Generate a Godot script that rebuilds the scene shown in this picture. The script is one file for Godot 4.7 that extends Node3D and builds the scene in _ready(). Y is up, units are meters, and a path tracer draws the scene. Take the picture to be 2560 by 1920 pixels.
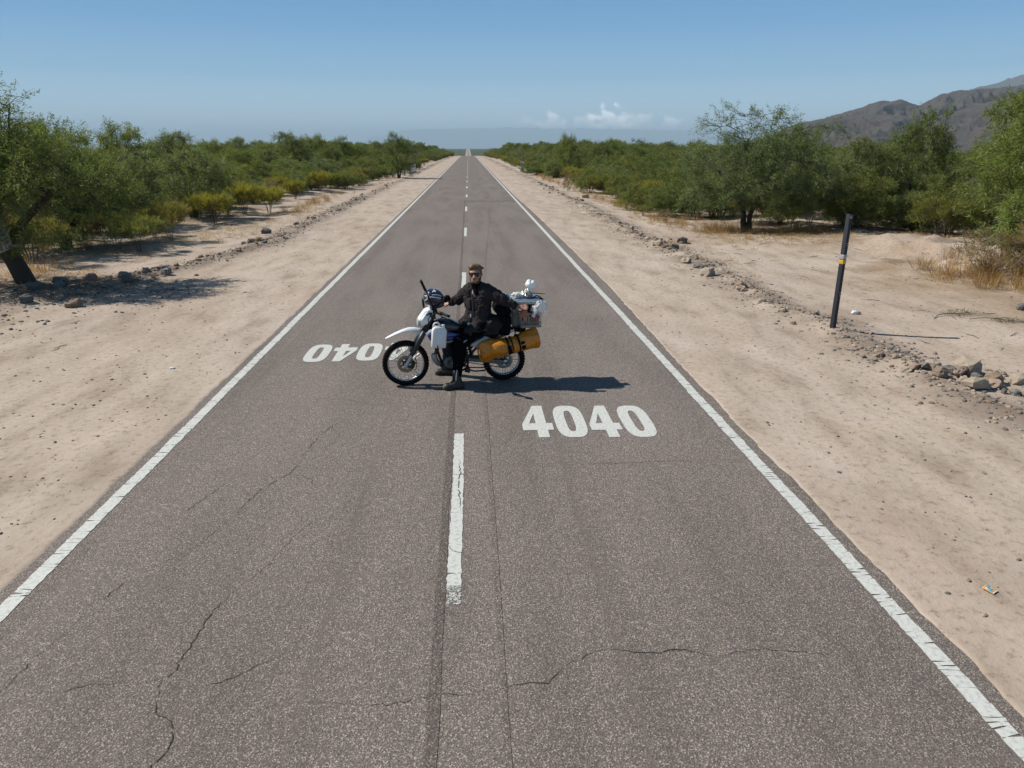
extends Node3D

# The place: a straight two-lane desert road seen from a drone 3.3 m above it; the road runs along -z, x = 0 is its centre line.
const LEAN := 0.1396                                   # the motorcycle stands across the road, turned by 8 degrees
const BIKE_AT := Vector3(-0.879, 0.0, -10.212)         # where its front wheel touches the road
var rng := RandomNumberGenerator.new()
var used := {}
var M := {}
var n_low := FastNoiseLite.new()
var n_mid := FastNoiseLite.new()
var n_fine := FastNoiseLite.new()
var n_edge := FastNoiseLite.new()
var bike_frame: Transform3D


func _ready() -> void:
	rng.seed = 4040
	bike_frame = Transform3D(Basis(Vector3.UP, LEAN), BIKE_AT)
	setup_view()
	setup_noise()
	setup_materials()
	build_ground()
	build_road()
	build_mountains()
	build_roadside()
	build_plants()
	build_motorcycle()
	build_luggage()
	build_rider()
	build_stones()
	build_litter()


func setup_view() -> void:
	var cam := Camera3D.new()
	cam.name = "camera"
	cam.position = Vector3(0.116, 3.32, 0.0)
	cam.rotation_degrees = Vector3(-18.04, -3.30, 0.0)
	cam.fov = 55.93
	cam.near = 0.05
	cam.far = 120000.0
	add_child(cam)
	cam.current = true
	var sun := DirectionalLight3D.new()
	sun.name = "sun"
	sun.light_energy = 1.6
	sun.light_color = Color(1.0, 0.965, 0.91)
	sun.light_angular_distance = 0.5
	sun.shadow_enabled = true
	add_child(sun)
	sun.look_at_from_position(Vector3.ZERO, Vector3(1.497, -1.59, 0.44))
	var e := Environment.new()
	e.background_mode = Environment.BG_SKY
	var sky := Sky.new()
	var pm := PanoramaSkyMaterial.new()
	pm.panorama = sky_panorama()
	sky.sky_material = pm
	e.sky = sky
	e.background_energy_multiplier = 1.0
	e.tonemap_mode = Environment.TONE_MAPPER_LINEAR
	e.tonemap_exposure = 1.3
	e.fog_enabled = true
	e.fog_density = 0.00005
	e.fog_light_color = Color(0.79, 0.912, 1.0)
	e.sdfgi_enabled = true
	e.ssao_enabled = true
	e.ssil_enabled = true
	var we := WorldEnvironment.new()
	we.name = "world_environment"
	we.environment = e
	add_child(we)


# Clear desert sky: pale at the horizon, deep blue overhead, a few small cumulus far off to the right of the road.
func sky_panorama() -> ImageTexture:
	var w := 4096
	var h := 2048
	var im := Image.create(w, h, false, Image.FORMAT_RGBF)
	var stops := [[-90.0, Color(0.33, 0.28, 0.22)], [-2.0, Color(0.36, 0.40, 0.42)], [0.0, Color(0.85, 0.98, 1.02)], [1.5, Color(0.64, 0.82, 0.91)], [3.0, Color(0.42, 0.62, 0.76)], [5.0, Color(0.22, 0.43, 0.62)], [8.0, Color(0.12, 0.305, 0.55)], [12.0, Color(0.06, 0.21, 0.45)], [25.0, Color(0.045, 0.115, 0.225)], [90.0, Color(0.027, 0.052, 0.10)]]
	for y in h:
		var el := 90.0 - (y + 0.5) * 180.0 / h
		im.fill_rect(Rect2i(0, y, w, 1), sky_at(el, stops))
	var puff := FastNoiseLite.new()
	puff.seed = 12
	puff.frequency = 0.035
	puff.fractal_octaves = 5
	# the road's direction, -z, is at the picture's left rim
	# [azimuth, elevation of the base, half width, height, strength]
	var clouds := [[4.3, 1.75, 1.0, 0.45, 0.2], [6.4, 1.62, 1.25, 1.0, 0.42], [9.0, 1.6, 1.3, 0.8, 0.3], [10.6, 1.62, 1.9, 1.35, 0.6], [12.6, 1.62, 1.7, 0.8, 0.32], [15.0, 1.5, 1.1, 0.85, 0.42]]
	for c in clouds:
		for px in range(int((c[0] - c[2] * 1.3) / 360.0 * w), int((c[0] + c[2] * 1.3) / 360.0 * w)):
			for py in range(int((90.0 - c[1] - c[3] * 1.3) / 180.0 * h), int((90.0 - c[1] + 0.25) / 180.0 * h)):
				var az: float = (px + 0.5) * 360.0 / w
				var el: float = 90.0 - (py + 0.5) * 180.0 / h
				var u: float = (az - c[0]) / c[2]
				var v: float = (el - c[1]) / c[3]
				var body: float = 1.0 - u * u - (v * v if v > 0.0 else v * v * 18.0)
				var d: float = smoothstep(0.0, 0.55, body * 0.8 + puff.get_noise_2d(px * 1.9, py * 2.6) * 1.15 - 0.1) * c[4]
				if d > 0.0:
					var under := im.get_pixel(px, py)
					var lit := Color(2.4, 2.25, 2.15).lerp(Color(1.25, 1.3, 1.4), clampf(0.45 - v * 0.6, 0.0, 1.0))
					im.set_pixel(px, py, under.lerp(lit, clampf(d, 0.0, 1.0)))
	return ImageTexture.create_from_image(im)


func sky_at(el: float, stops: Array) -> Color:
	for i in range(1, stops.size()):
		if el <= stops[i][0]:
			var t: float = (el - stops[i - 1][0]) / (stops[i][0] - stops[i - 1][0])
			return stops[i - 1][1].lerp(stops[i][1], t)
	return stops[-1][1]


func setup_noise() -> void:
	n_low.seed = 3
	n_low.frequency = 0.05
	n_low.fractal_octaves = 3
	n_mid.seed = 8
	n_mid.frequency = 0.45
	n_mid.fractal_octaves = 3
	n_fine.seed = 21
	n_fine.frequency = 2.2
	n_fine.fractal_octaves = 2
	n_edge.seed = 5
	n_edge.frequency = 0.8
	n_edge.fractal_octaves = 3


func ramp(stops: Array, stepped := false) -> Gradient:
	var g := Gradient.new()
	var offs := PackedFloat32Array()
	var cols := PackedColorArray()
	for s in stops:
		offs.append(s[0])
		cols.append(s[1])
	g.offsets = offs
	g.colors = cols
	if stepped:
		g.interpolation_mode = Gradient.GRADIENT_INTERPOLATE_CONSTANT
	return g


func noise_tex(size: int, noise: FastNoiseLite, stops: Array, stepped := false, bump := 0.0) -> NoiseTexture2D:
	var t := NoiseTexture2D.new()
	t.width = size
	t.height = size
	t.seamless = true
	t.seamless_blend_skirt = 0.05
	t.noise = noise
	t.generate_mipmaps = false
	if stops:
		t.color_ramp = ramp(stops, stepped)
	if bump > 0.0:
		t.as_normal_map = true
		t.bump_strength = bump
	return t


func fnl(kind: int, seed_value: int, freq: float, octaves := 1) -> FastNoiseLite:
	var n := FastNoiseLite.new()
	n.noise_type = kind as FastNoiseLite.NoiseType
	n.seed = seed_value
	n.frequency = freq
	n.fractal_type = FastNoiseLite.FRACTAL_FBM if octaves > 1 else FastNoiseLite.FRACTAL_NONE
	n.fractal_octaves = octaves
	return n


func grey(v: float) -> Color:
	return Color(v, v, v)


# A plain material: the colour is a linear base colour, broken up by a shared grain (scuffs, dust) laid on in the object's own axes.
func mat(called: String, linear: Color, rough := 0.6, metal := 0.0, grain := 0.0, spec := 0.5) -> StandardMaterial3D:
	var m := StandardMaterial3D.new()
	m.resource_name = called
	m.albedo_color = linear.linear_to_srgb()
	m.roughness = rough
	m.metallic = metal
	m.metallic_specular = spec
	if grain > 0.0:
		m.albedo_texture = M.grain_tex
		m.uv1_triplanar = true
		m.uv1_scale = Vector3.ONE * grain
	M[called] = m
	return m


func setup_materials() -> void:
	M.grain_tex = noise_tex(256, fnl(FastNoiseLite.TYPE_SIMPLEX_SMOOTH, 40, 0.02, 5), [[0.0, grey(0.70)], [0.45, grey(0.90)], [1.0, grey(1.0)]])
	# road
	var cell := fnl(FastNoiseLite.TYPE_CELLULAR, 77, 0.12, 2)
	cell.fractal_lacunarity = 2.2
	cell.fractal_gain = 0.6
	cell.cellular_return_type = FastNoiseLite.RETURN_CELL_VALUE
	cell.domain_warp_enabled = true
	cell.domain_warp_amplitude = 4.0
	cell.domain_warp_frequency = 0.12
	var pal := [[0.0, Color(0.33, 0.32, 0.31)], [0.10, Color(0.43, 0.41, 0.395)], [0.19, Color(0.37, 0.35, 0.345)], [0.28, Color(0.47, 0.43, 0.42)], [0.36, Color(0.52, 0.49, 0.46)], [0.42, Color(0.39, 0.37, 0.365)], [0.50, Color(0.46, 0.42, 0.42)], [0.58, Color(0.50, 0.45, 0.43)], [0.64, Color(0.41, 0.395, 0.38)], [0.72, Color(0.55, 0.51, 0.48)], [0.79, Color(0.36, 0.34, 0.34)], [0.86, Color(0.60, 0.55, 0.51)], [0.91, Color(0.49, 0.39, 0.36)], [0.945, Color(0.68, 0.64, 0.59)], [0.985, Color(0.75, 0.73, 0.69)]]
	var cell2 := fnl(FastNoiseLite.TYPE_CELLULAR, 78, 0.15)
	cell2.cellular_return_type = FastNoiseLite.RETURN_DISTANCE
	var a := StandardMaterial3D.new()
	a.resource_name = "asphalt"
	for q in pal:
		q[0] = 0.0 if q[0] == 0.0 else 0.22 + 0.60 * q[0]
		q[1] = Color(lerpf(q[1].r, 0.455, 0.12) * 0.985, lerpf(q[1].g, 0.427, 0.12) * 0.995, lerpf(q[1].b, 0.415, 0.12) * 1.0)
	a.albedo_texture = noise_tex(2048, cell, pal, true)
	a.normal_enabled = true
	a.normal_texture = noise_tex(1024, cell2, [], false, 5.0)
	a.normal_scale = 0.4
	a.roughness = 0.82
	a.metallic_specular = 0.35
	a.detail_enabled = true
	a.detail_blend_mode = BaseMaterial3D.BLEND_MODE_MUL
	a.detail_uv_layer = BaseMaterial3D.DETAIL_UV_2
	a.detail_albedo = noise_tex(512, fnl(FastNoiseLite.TYPE_SIMPLEX_SMOOTH, 9, 0.008, 5), [[0.0, Color(0.87, 0.86, 0.855)], [0.5, Color(0.95, 0.94, 0.935)], [1.0, Color(1, 0.985, 0.98)]])
	M.asphalt = a
	var t: StandardMaterial3D = a.duplicate()
	t.resource_name = "sealed_joint"
	t.albedo_color = grey(0.87)
	M.tar = t
	var tf: StandardMaterial3D = a.duplicate()
	tf.resource_name = "faint_joint"
	tf.albedo_color = grey(0.94)
	M.tar_faint = tf
	mat("crack", Color(0.035, 0.033, 0.031), 0.9)
	var p := mat("road_paint", Color(0.53, 0.55, 0.53), 0.6, 0.0, 0.0)
	p.albedo_texture = noise_tex(512, fnl(FastNoiseLite.TYPE_SIMPLEX_SMOOTH, 31, 0.03, 4), [[0.0, grey(0.74)], [0.22, grey(0.90)], [0.5, grey(0.97)], [1.0, grey(1.0)]])
	p.uv1_triplanar = true
	p.uv1_world_triplanar = true
	p.uv1_scale = Vector3.ONE * 1.3
	# sand
	var s := StandardMaterial3D.new()
	s.resource_name = "sand"
	s.vertex_color_use_as_albedo = true
	var grain := fnl(FastNoiseLite.TYPE_PERLIN, 55, 0.012, 8)
	grain.fractal_gain = 0.72
	s.albedo_texture = noise_tex(2048, grain, [[0.0, Color(0.62, 0.59, 0.56)], [0.25, Color(0.88, 0.865, 0.85)], [0.45, Color(0.97, 0.965, 0.96)], [1.0, Color(1, 1, 1)]])
	s.normal_enabled = true
	var relief := fnl(FastNoiseLite.TYPE_PERLIN, 56, 0.014, 8)
	relief.fractal_gain = 0.68
	s.normal_texture = noise_tex(2048, relief, [], false, 9.0)
	s.normal_scale = 0.5
	s.roughness = 0.95
	s.metallic_specular = 0.25
	s.detail_enabled = true
	s.detail_blend_mode = BaseMaterial3D.BLEND_MODE_MUL
	s.detail_uv_layer = BaseMaterial3D.DETAIL_UV_2
	s.detail_albedo = noise_tex(512, fnl(FastNoiseLite.TYPE_SIMPLEX_SMOOTH, 57, 0.012, 6), [[0.0, Color(0.80, 0.77, 0.74)], [0.4, Color(0.93, 0.915, 0.90)], [1.0, Color(1, 0.99, 0.985)]])
	M.sand = s
	var r := mat("mountain_rock", Color(1, 1, 1), 0.95)
	r.vertex_color_use_as_albedo = true
	# plants
	for pair in [["leaf", Color(0.9, 1.0, 0.6)], ["straw", Color(0.9, 0.8, 0.5)]]:
		var l := mat(pair[0], Color(1, 1, 1), 0.62)
		l.vertex_color_use_as_albedo = true
		l.cull_mode = BaseMaterial3D.CULL_DISABLED
		l.backlight_enabled = true
		l.backlight = pair[1].linear_to_srgb()
	mat("bark", Color(0.055, 0.043, 0.033), 0.9, 0.0, 3.0)
	mat("grey_twig", Color(0.20, 0.18, 0.16), 0.9, 0.0, 3.0)
	mat("stem", Color(0.13, 0.10, 0.075), 0.9, 0.0, 3.0)
	# stones
	for k in [["stone_pale", Color(0.37, 0.31, 0.245)], ["stone_grey", Color(0.20, 0.19, 0.18)], ["stone_brown", Color(0.25, 0.185, 0.135)], ["stone_dark", Color(0.145, 0.135, 0.125)], ["stone_pink", Color(0.33, 0.245, 0.20)]]:
		mat(k[0], k[1], 0.9, 0.0, 4.0)


# ---------------------------------------------------------------- naming
func numbered(called: String) -> String:
	if not used.has(called):
		used[called] = 0
		return called
	used[called] += 1
	return "%s_%03d" % [called, used[called]]


func tag(o: Node3D, label := "", category := "", group := "", kind := "") -> Node3D:
	if label:
		o.set_meta("label", label)
	if category:
		o.set_meta("category", category)
	if group:
		o.set_meta("group", group)
	if kind:
		o.set_meta("kind", kind)
	return o


func thing(called: String, label: String, category: String, at := Vector3.ZERO, turn := 0.0, group := "") -> Node3D:
	var o := Node3D.new()
	o.name = numbered(called)
	add_child(o, true)
	o.position = at
	o.rotation.y = turn
	tag(o, label, category, group)
	return o


func part(called: String, m: Mesh, material: Material, parent: Node3D, label := "", kind := "") -> MeshInstance3D:
	var o := MeshInstance3D.new()
	o.mesh = m
	o.material_override = material
	var key := "%d/%s" % [parent.get_instance_id(), called]
	if parent == self:
		o.name = numbered(called)
	else:
		used[key] = used.get(key, -1) + 1
		o.name = called if used[key] == 0 else "%s_%03d" % [called, used[key]]
	parent.add_child(o, true)
	tag(o, label, "", "", kind)
	return o


# ---------------------------------------------------------------- shapes
func st_new(smooth := true) -> SurfaceTool:
	var st := SurfaceTool.new()
	st.begin(Mesh.PRIMITIVE_TRIANGLES)
	st.set_smooth_group(0 if smooth else 0xFFFFFFFF)
	return st


func done(st: SurfaceTool) -> ArrayMesh:
	st.generate_normals()
	st.index()
	return st.commit()


# a, b, c run counter-clockwise seen from outside; Godot's front faces run clockwise
func tri(st: SurfaceTool, a: Vector3, b: Vector3, c: Vector3) -> void:
	st.add_vertex(a)
	st.add_vertex(c)
	st.add_vertex(b)


func quad(st: SurfaceTool, a: Vector3, b: Vector3, c: Vector3, d: Vector3) -> void:
	tri(st, a, b, c)
	tri(st, a, c, d)


# rings of equal length, each running counter-clockwise seen against the direction of travel
func loft(st: SurfaceTool, rings: Array, cap_a := true, cap_b := true) -> void:
	for i in rings.size() - 1:
		var r: Array = rings[i]
		var q: Array = rings[i + 1]
		var n := r.size()
		for k in n:
			var k2 := (k + 1) % n
			quad(st, r[k], r[k2], q[k2], q[k])
	if cap_a:
		fan(st, rings[0], true)
	if cap_b:
		fan(st, rings[-1], false)


func fan(st: SurfaceTool, ring: Array, back: bool) -> void:
	var c := Vector3.ZERO
	for p in ring:
		c += p
	c /= ring.size()
	for k in ring.size():
		var a: Vector3 = ring[k]
		var b: Vector3 = ring[(k + 1) % ring.size()]
		if back:
			tri(st, c, b, a)
		else:
			tri(st, c, a, b)


func ring_of(c: Vector3, u: Vector3, v: Vector3, n: int) -> Array:
	var out := []
	for k in n:
		var a := TAU * k / n
		out.append(c + u * cos(a) + v * sin(a))
	return out


func tube(st: SurfaceTool, pts: Array, radii: Variant, sides := 8, caps := true) -> void:
	var rings := []
	var up := Vector3.ZERO
	for i in pts.size():
		var d: Vector3 = (pts[mini(i + 1, pts.size() - 1)] - pts[maxi(i - 1, 0)]).normalized()
		if up == Vector3.ZERO:
			up = d.cross(Vector3.RIGHT if absf(d.x) < 0.8 else Vector3.UP).normalized()
		var side := d.cross(up).normalized()
		up = side.cross(d).normalized()
		var r: float = radii if radii is float else radii[i]
		rings.append(ring_of(pts[i], up * r, d.cross(up) * r, sides))
	loft(st, rings, caps, caps)


func spline(pts: Array, per := 6, closed := false) -> Array:
	var out := []
	var n := pts.size()
	for i in (n if closed else n - 1):
		var p0: Vector3 = pts[(i - 1 + n) % n] if closed else pts[maxi(i - 1, 0)]
		var p1: Vector3 = pts[i]
		var p2: Vector3 = pts[(i + 1) % n]
		var p3: Vector3 = pts[(i + 2) % n] if closed else pts[mini(i + 2, n - 1)]
		for k in per:
			var t := float(k) / per
			out.append(0.5 * ((2.0 * p1) + (p2 - p0) * t + (2.0 * p0 - 5.0 * p1 + 4.0 * p2 - p3) * t * t + (3.0 * p1 - p0 - 3.0 * p2 + p3) * t * t * t))
	if not closed:
		out.append(pts[-1])
	return out


# profile of (radius, along) turned about an axis; the outline runs so that the outside is on its left when it climbs
func lathe(st: SurfaceTool, profile: Array, at: Transform3D, segs := 32, closed := false) -> void:
	var n := profile.size()
	for i in (n if closed else n - 1):
		var a: Vector2 = profile[i]
		var b: Vector2 = profile[(i + 1) % n]
		for k in segs:
			var p := TAU * k / segs
			var q := TAU * (k + 1) / segs
			var a0 := at * Vector3(a.x * cos(p), a.y, -a.x * sin(p))
			var a1 := at * Vector3(a.x * cos(q), a.y, -a.x * sin(q))
			var b0 := at * Vector3(b.x * cos(p), b.y, -b.x * sin(p))
			var b1 := at * Vector3(b.x * cos(q), b.y, -b.x * sin(q))
			if a.x > 1e-6:
				tri(st, a0, a1, b1)
			if b.x > 1e-6:
				tri(st, a0, b1, b0)


# a box with rounded edges
func rbox(st: SurfaceTool, at: Transform3D, size: Vector3, r := 0.01, n := 2) -> void:
	var h := size * 0.5
	r = minf(r, minf(h.x, minf(h.y, h.z)) * 0.98)
	for f in 6:
		var ax := f % 3
		var sg := 1.0 if f < 3 else -1.0
		var bx := (ax + 1) % 3
		var cx := (ax + 2) % 3
		var ub := []
		var uc := []
		for k in n + 1:
			var t := float(k) / n
			ub.append(-h[bx] + r * t)
			uc.append(-h[cx] + r * t)
		for k in n + 1:
			var t := float(k) / n
			ub.append(h[bx] - r + r * t)
			uc.append(h[cx] - r + r * t)
		for i in ub.size() - 1:
			for j in uc.size() - 1:
				var c := []
				for q in [[0, 0], [1, 0], [1, 1], [0, 1]]:
					var p := Vector3.ZERO
					p[ax] = sg * h[ax]
					p[bx] = ub[i + q[0]]
					p[cx] = uc[j + q[1]]
					var core := Vector3(clampf(p.x, -h.x + r, h.x - r), clampf(p.y, -h.y + r, h.y - r), clampf(p.z, -h.z + r, h.z - r))
					var d := p - core
					c.append(at * (core + d.normalized() * r))
				if sg > 0:
					quad(st, c[0], c[1], c[2], c[3])
				else:
					quad(st, c[3], c[2], c[1], c[0])


func at_turn(p: Vector3, deg := Vector3.ZERO) -> Transform3D:
	return Transform3D(Basis.from_euler(deg * PI / 180.0), p)


# y axis of the frame along d
func along(p: Vector3, d: Vector3) -> Transform3D:
	var y := d.normalized()
	var x := y.cross(Vector3.FORWARD if absf(y.z) < 0.9 else Vector3.UP).normalized()
	return Transform3D(Basis(x, y, x.cross(y)), p)


# a flat outline (x, y; counter-clockwise) given thickness along z of the frame, with chamfered rims
func slab(st: SurfaceTool, poly: Array, z0: float, z1: float, at := Transform3D.IDENTITY, bevel := 0.004) -> void:
	var n := poly.size()
	var area := 0.0
	for i in n:
		area += poly[i].x * poly[(i + 1) % n].y - poly[(i + 1) % n].x * poly[i].y
	var pts := poly.duplicate()
	if area < 0.0:
		pts.reverse()
	var inner := []
	for i in n:
		var a: Vector2 = pts[(i - 1 + n) % n]
		var b: Vector2 = pts[i]
		var c: Vector2 = pts[(i + 1) % n]
		var n1 := (b - a).normalized().orthogonal()
		var n2 := (c - b).normalized().orthogonal()
		var m := (n1 + n2)
		m = m / maxf(0.35, m.dot(n1))
		inner.append(b - m * bevel)
	# Vector2.orthogonal() of a counter-clockwise edge points outwards
	var idx := Geometry2D.triangulate_polygon(PackedVector2Array(inner))
	for k in range(0, idx.size(), 3):
		var a: Vector2 = inner[idx[k]]
		var b: Vector2 = inner[idx[k + 1]]
		var c: Vector2 = inner[idx[k + 2]]
		if (b - a).cross(c - a) < 0.0:
			var sw := b
			b = c
			c = sw
		tri(st, at * Vector3(a.x, a.y, z1), at * Vector3(b.x, b.y, z1), at * Vector3(c.x, c.y, z1))
		tri(st, at * Vector3(a.x, a.y, z0), at * Vector3(c.x, c.y, z0), at * Vector3(b.x, b.y, z0))
	for i in n:
		var j := (i + 1) % n
		var lv := [[inner, z0], [pts, z0 + bevel], [pts, z1 - bevel], [inner, z1]]
		for k in 3:
			var lo: Array = lv[k]
			var hi: Array = lv[k + 1]
			var p: Vector2 = lo[0][i]
			var q: Vector2 = lo[0][j]
			var r: Vector2 = hi[0][j]
			var s: Vector2 = hi[0][i]
			quad(st, at * Vector3(p.x, p.y, lo[1]), at * Vector3(q.x, q.y, lo[1]), at * Vector3(r.x, r.y, hi[1]), at * Vector3(s.x, s.y, hi[1]))


func v2s(flat: Array) -> Array:
	var out := []
	for i in range(0, flat.size(), 2):
		out.append(Vector2(flat[i], flat[i + 1]))
	return out


# an ellipsoid roughened by noise: stones, bags, bundles
func blob(st: SurfaceTool, at: Transform3D, half: Vector3, rough := 0.0, freq := 2.0, seed_value := 1, nu := 20, nv := 12, power := 1.0) -> void:
	var n := FastNoiseLite.new()
	n.seed = seed_value
	n.frequency = freq
	n.fractal_octaves = 3
	var rows := []
	for j in nv + 1:
		var row := []
		var th := PI * j / nv
		for i in nu:
			var ph := TAU * i / nu
			var d := Vector3(sin(th) * cos(ph), cos(th), -sin(th) * sin(ph))
			var q := d
			if power != 1.0:
				q = Vector3(signf(d.x) * pow(absf(d.x), power), signf(d.y) * pow(absf(d.y), power), signf(d.z) * pow(absf(d.z), power))
			row.append(at * (q * half * (1.0 + rough * n.get_noise_3dv(d))))
		rows.append(row)
	for j in nv:
		for i in nu:
			var i2 := (i + 1) % nu
			if j > 0:
				tri(st, rows[j][i], rows[j + 1][i], rows[j][i2])
			if j < nv - 1:
				tri(st, rows[j][i2], rows[j + 1][i], rows[j + 1][i2])


func grid_mesh(v: PackedVector3Array, nx: int, nz: int, uv: PackedVector2Array, uv2: PackedVector2Array, col: PackedColorArray) -> ArrayMesh:
	var nrm := PackedVector3Array()
	nrm.resize(v.size())
	for j in nz:
		for i in nx:
			var dx := v[j * nx + mini(i + 1, nx - 1)] - v[j * nx + maxi(i - 1, 0)]
			var dz := v[mini(j + 1, nz - 1) * nx + i] - v[maxi(j - 1, 0) * nx + i]
			var n := dz.cross(dx).normalized()
			nrm[j * nx + i] = n if n.y > 0.0 else -n
	var idx := PackedInt32Array()
	idx.resize((nx - 1) * (nz - 1) * 6)
	var k := 0
	for j in nz - 1:
		for i in nx - 1:
			var a := j * nx + i
			var turned := (v[a + 1] - v[a]).cross(v[a + nx] - v[a]).y > 0.0
			var b := a + nx if turned else a + 1
			var c := a + 1 if turned else a + nx
			# clockwise seen from above
			idx[k] = a
			idx[k + 1] = b
			idx[k + 2] = c
			idx[k + 3] = c
			idx[k + 4] = b
			idx[k + 5] = a + nx + 1
			k += 6
	var arr := []
	arr.resize(Mesh.ARRAY_MAX)
	arr[Mesh.ARRAY_VERTEX] = v
	arr[Mesh.ARRAY_NORMAL] = nrm
	arr[Mesh.ARRAY_TEX_UV] = uv
	if uv2.size():
		arr[Mesh.ARRAY_TEX_UV2] = uv2
	if col.size():
		arr[Mesh.ARRAY_COLOR] = col
	arr[Mesh.ARRAY_INDEX] = idx
	var m := ArrayMesh.new()
	m.add_surface_from_arrays(Mesh.PRIMITIVE_TRIANGLES, arr)
	return m


# ---------------------------------------------------------------- the land
# Height of the road along its length: level, over a low crest 400 m off, down into a wide basin and up again.
func prof(z: float) -> float:
	var d := -z
	if d < 230.0:
		return 0.0
	if d < 420.0:
		return -0.55 * pow((d - 230.0) / 190.0, 2.0)
	if d < 3000.0:
		var t := (d - 420.0) / 2580.0
		return lerpf(-0.55, -26.0, 1.0 - pow(1.0 - t, 3.0))
	if d < 5400.0:
		return lerpf(-26.0, -5.0, (d - 3000.0) / 2400.0)
	return -5.0


func windrow_x(z: float, side: float) -> float:
	var near := maxf(0.0, 26.0 + z) if z < 0.0 else 26.0
	if side < 0.0:
		return -7.4 - 0.20 * near - 0.006 * near * near + 0.35 * n_low.get_noise_2d(z * 3.0, 10.0)
	return 7.0 + 0.25 * smoothstep(14.0, 5.0, -z) + 0.35 * n_low.get_noise_2d(z * 3.0, 90.0)


func sand_edge(z: float, side: float) -> float:
	return (3.43 + 0.16 * smoothstep(9.0, 20.0, -z) * smoothstep(60.0, 35.0, -z) if side > 0.0 else 3.575) + 0.03 * n_edge.get_noise_2d(z, side * 50.0) + 0.018 * n_fine.get_noise_2d(z * 2.0, side * 50.0)


func gy(x: float, z: float) -> float:
	var ax := absf(x)
	var side := signf(x)
	var far := smoothstep(500.0, 90.0, -z)
	var y := prof(z)
	if ax > 4000.0:
		return y - 5.0
	var edge := sand_edge(z, side) if -z < 150.0 else 3.4
	if ax < edge:
		return y - 0.06 - 0.4 * smoothstep(100.0, 400.0, -z)
	var out := ax - edge
	y += 0.022 * smoothstep(0.0, 0.06, out) - 0.014
	if far > 0.0:
		var bumps := 0.038 * n_mid.get_noise_2d(x * 0.7, z * 0.4) + 0.009 * n_fine.get_noise_2d(x, z)
		# wheel ruts along the shoulder
		for rut in [[4.7, 0.0], [6.0, 30.0]]:
			var c: float = rut[0] + 0.5 * n_low.get_noise_2d(z * 1.2, rut[1] + side * 200.0)
			var w := (ax - c) / 0.16
			bumps -= 0.022 * exp(-w * w) * (0.6 + 0.8 * n_mid.get_noise_2d(z * 0.3, rut[1]))
		y += bumps * smoothstep(0.0, 0.8, out) * far
		var ridge := (ax - absf(windrow_x(z, side))) / 0.42
		y += far * (0.07 + 0.09 * n_mid.get_noise_2d(x * 2.0 + 40.0, z * 1.2)) * exp(-ridge * ridge)
		if side > 0.0:
			# a low eroded bank below the bushes on the right
			y += far * smoothstep(10.5, 14.5, x) * smoothstep(-29.0, -22.0, z) * smoothstep(-14.0, -19.0, z) * (0.42 + 0.45 * n_mid.get_noise_2d(x * 0.8, z * 0.8))
		y += far * smoothstep(8.0, 13.0, ax) * 0.22 * n_low.get_noise_2d(x * 2.2, z * 2.2)
	return y


func ground_color(x: float, z: float) -> Color:
	var ax := absf(x)
	var c := Color(0.476, 0.424, 0.372)
	var a := n_low.get_noise_2d(x * 3.0, z * 2.0)
	var b := n_mid.get_noise_2d(x * 0.7 + 70.0, z * 0.35)
	c = c.lerp(Color(0.41, 0.345, 0.295), clampf(0.25 + a * 0.9, 0.0, 0.8))
	c = c.lerp(Color(0.485, 0.435, 0.40), clampf(b * 1.3, 0.0, 0.6))
	# darker gravel thrown up in the graded rows
	var ridge := (ax - absf(windrow_x(z, signf(x)))) / 0.7
	c = c.lerp(Color(0.20, 0.165, 0.14), exp(-ridge * ridge) * clampf(0.55 + 1.2 * n_mid.get_noise_2d(x * 1.5, z * 1.5 + 300.0), 0.0, 0.85))
	# litter of dead grass and leaves towards the scrub
	var scrub := smoothstep(8.0, 12.5, ax)
	c = c.lerp(Color(0.27, 0.205, 0.14), scrub * clampf(0.35 + 1.3 * n_mid.get_noise_2d(x * 0.5, z * 0.5 + 900.0), 0.0, 0.8))
	# beyond what the eye can part into bushes the land is scrub
	var cover := maxf(smoothstep(45.0, 110.0, ax), smoothstep(420.0, 900.0, -z) * smoothstep(9.0, 16.0, ax))
	return c.lerp(Color(0.060, 0.075, 0.032), cover)


func steps(from: float, to: float, size: float, grow: float, most: float) -> Array:
	var out := [from]
	var s := size
	while out[-1] < to:
		out.append(out[-1] + s)
		s = minf(s * grow, most)
	return out


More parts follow.
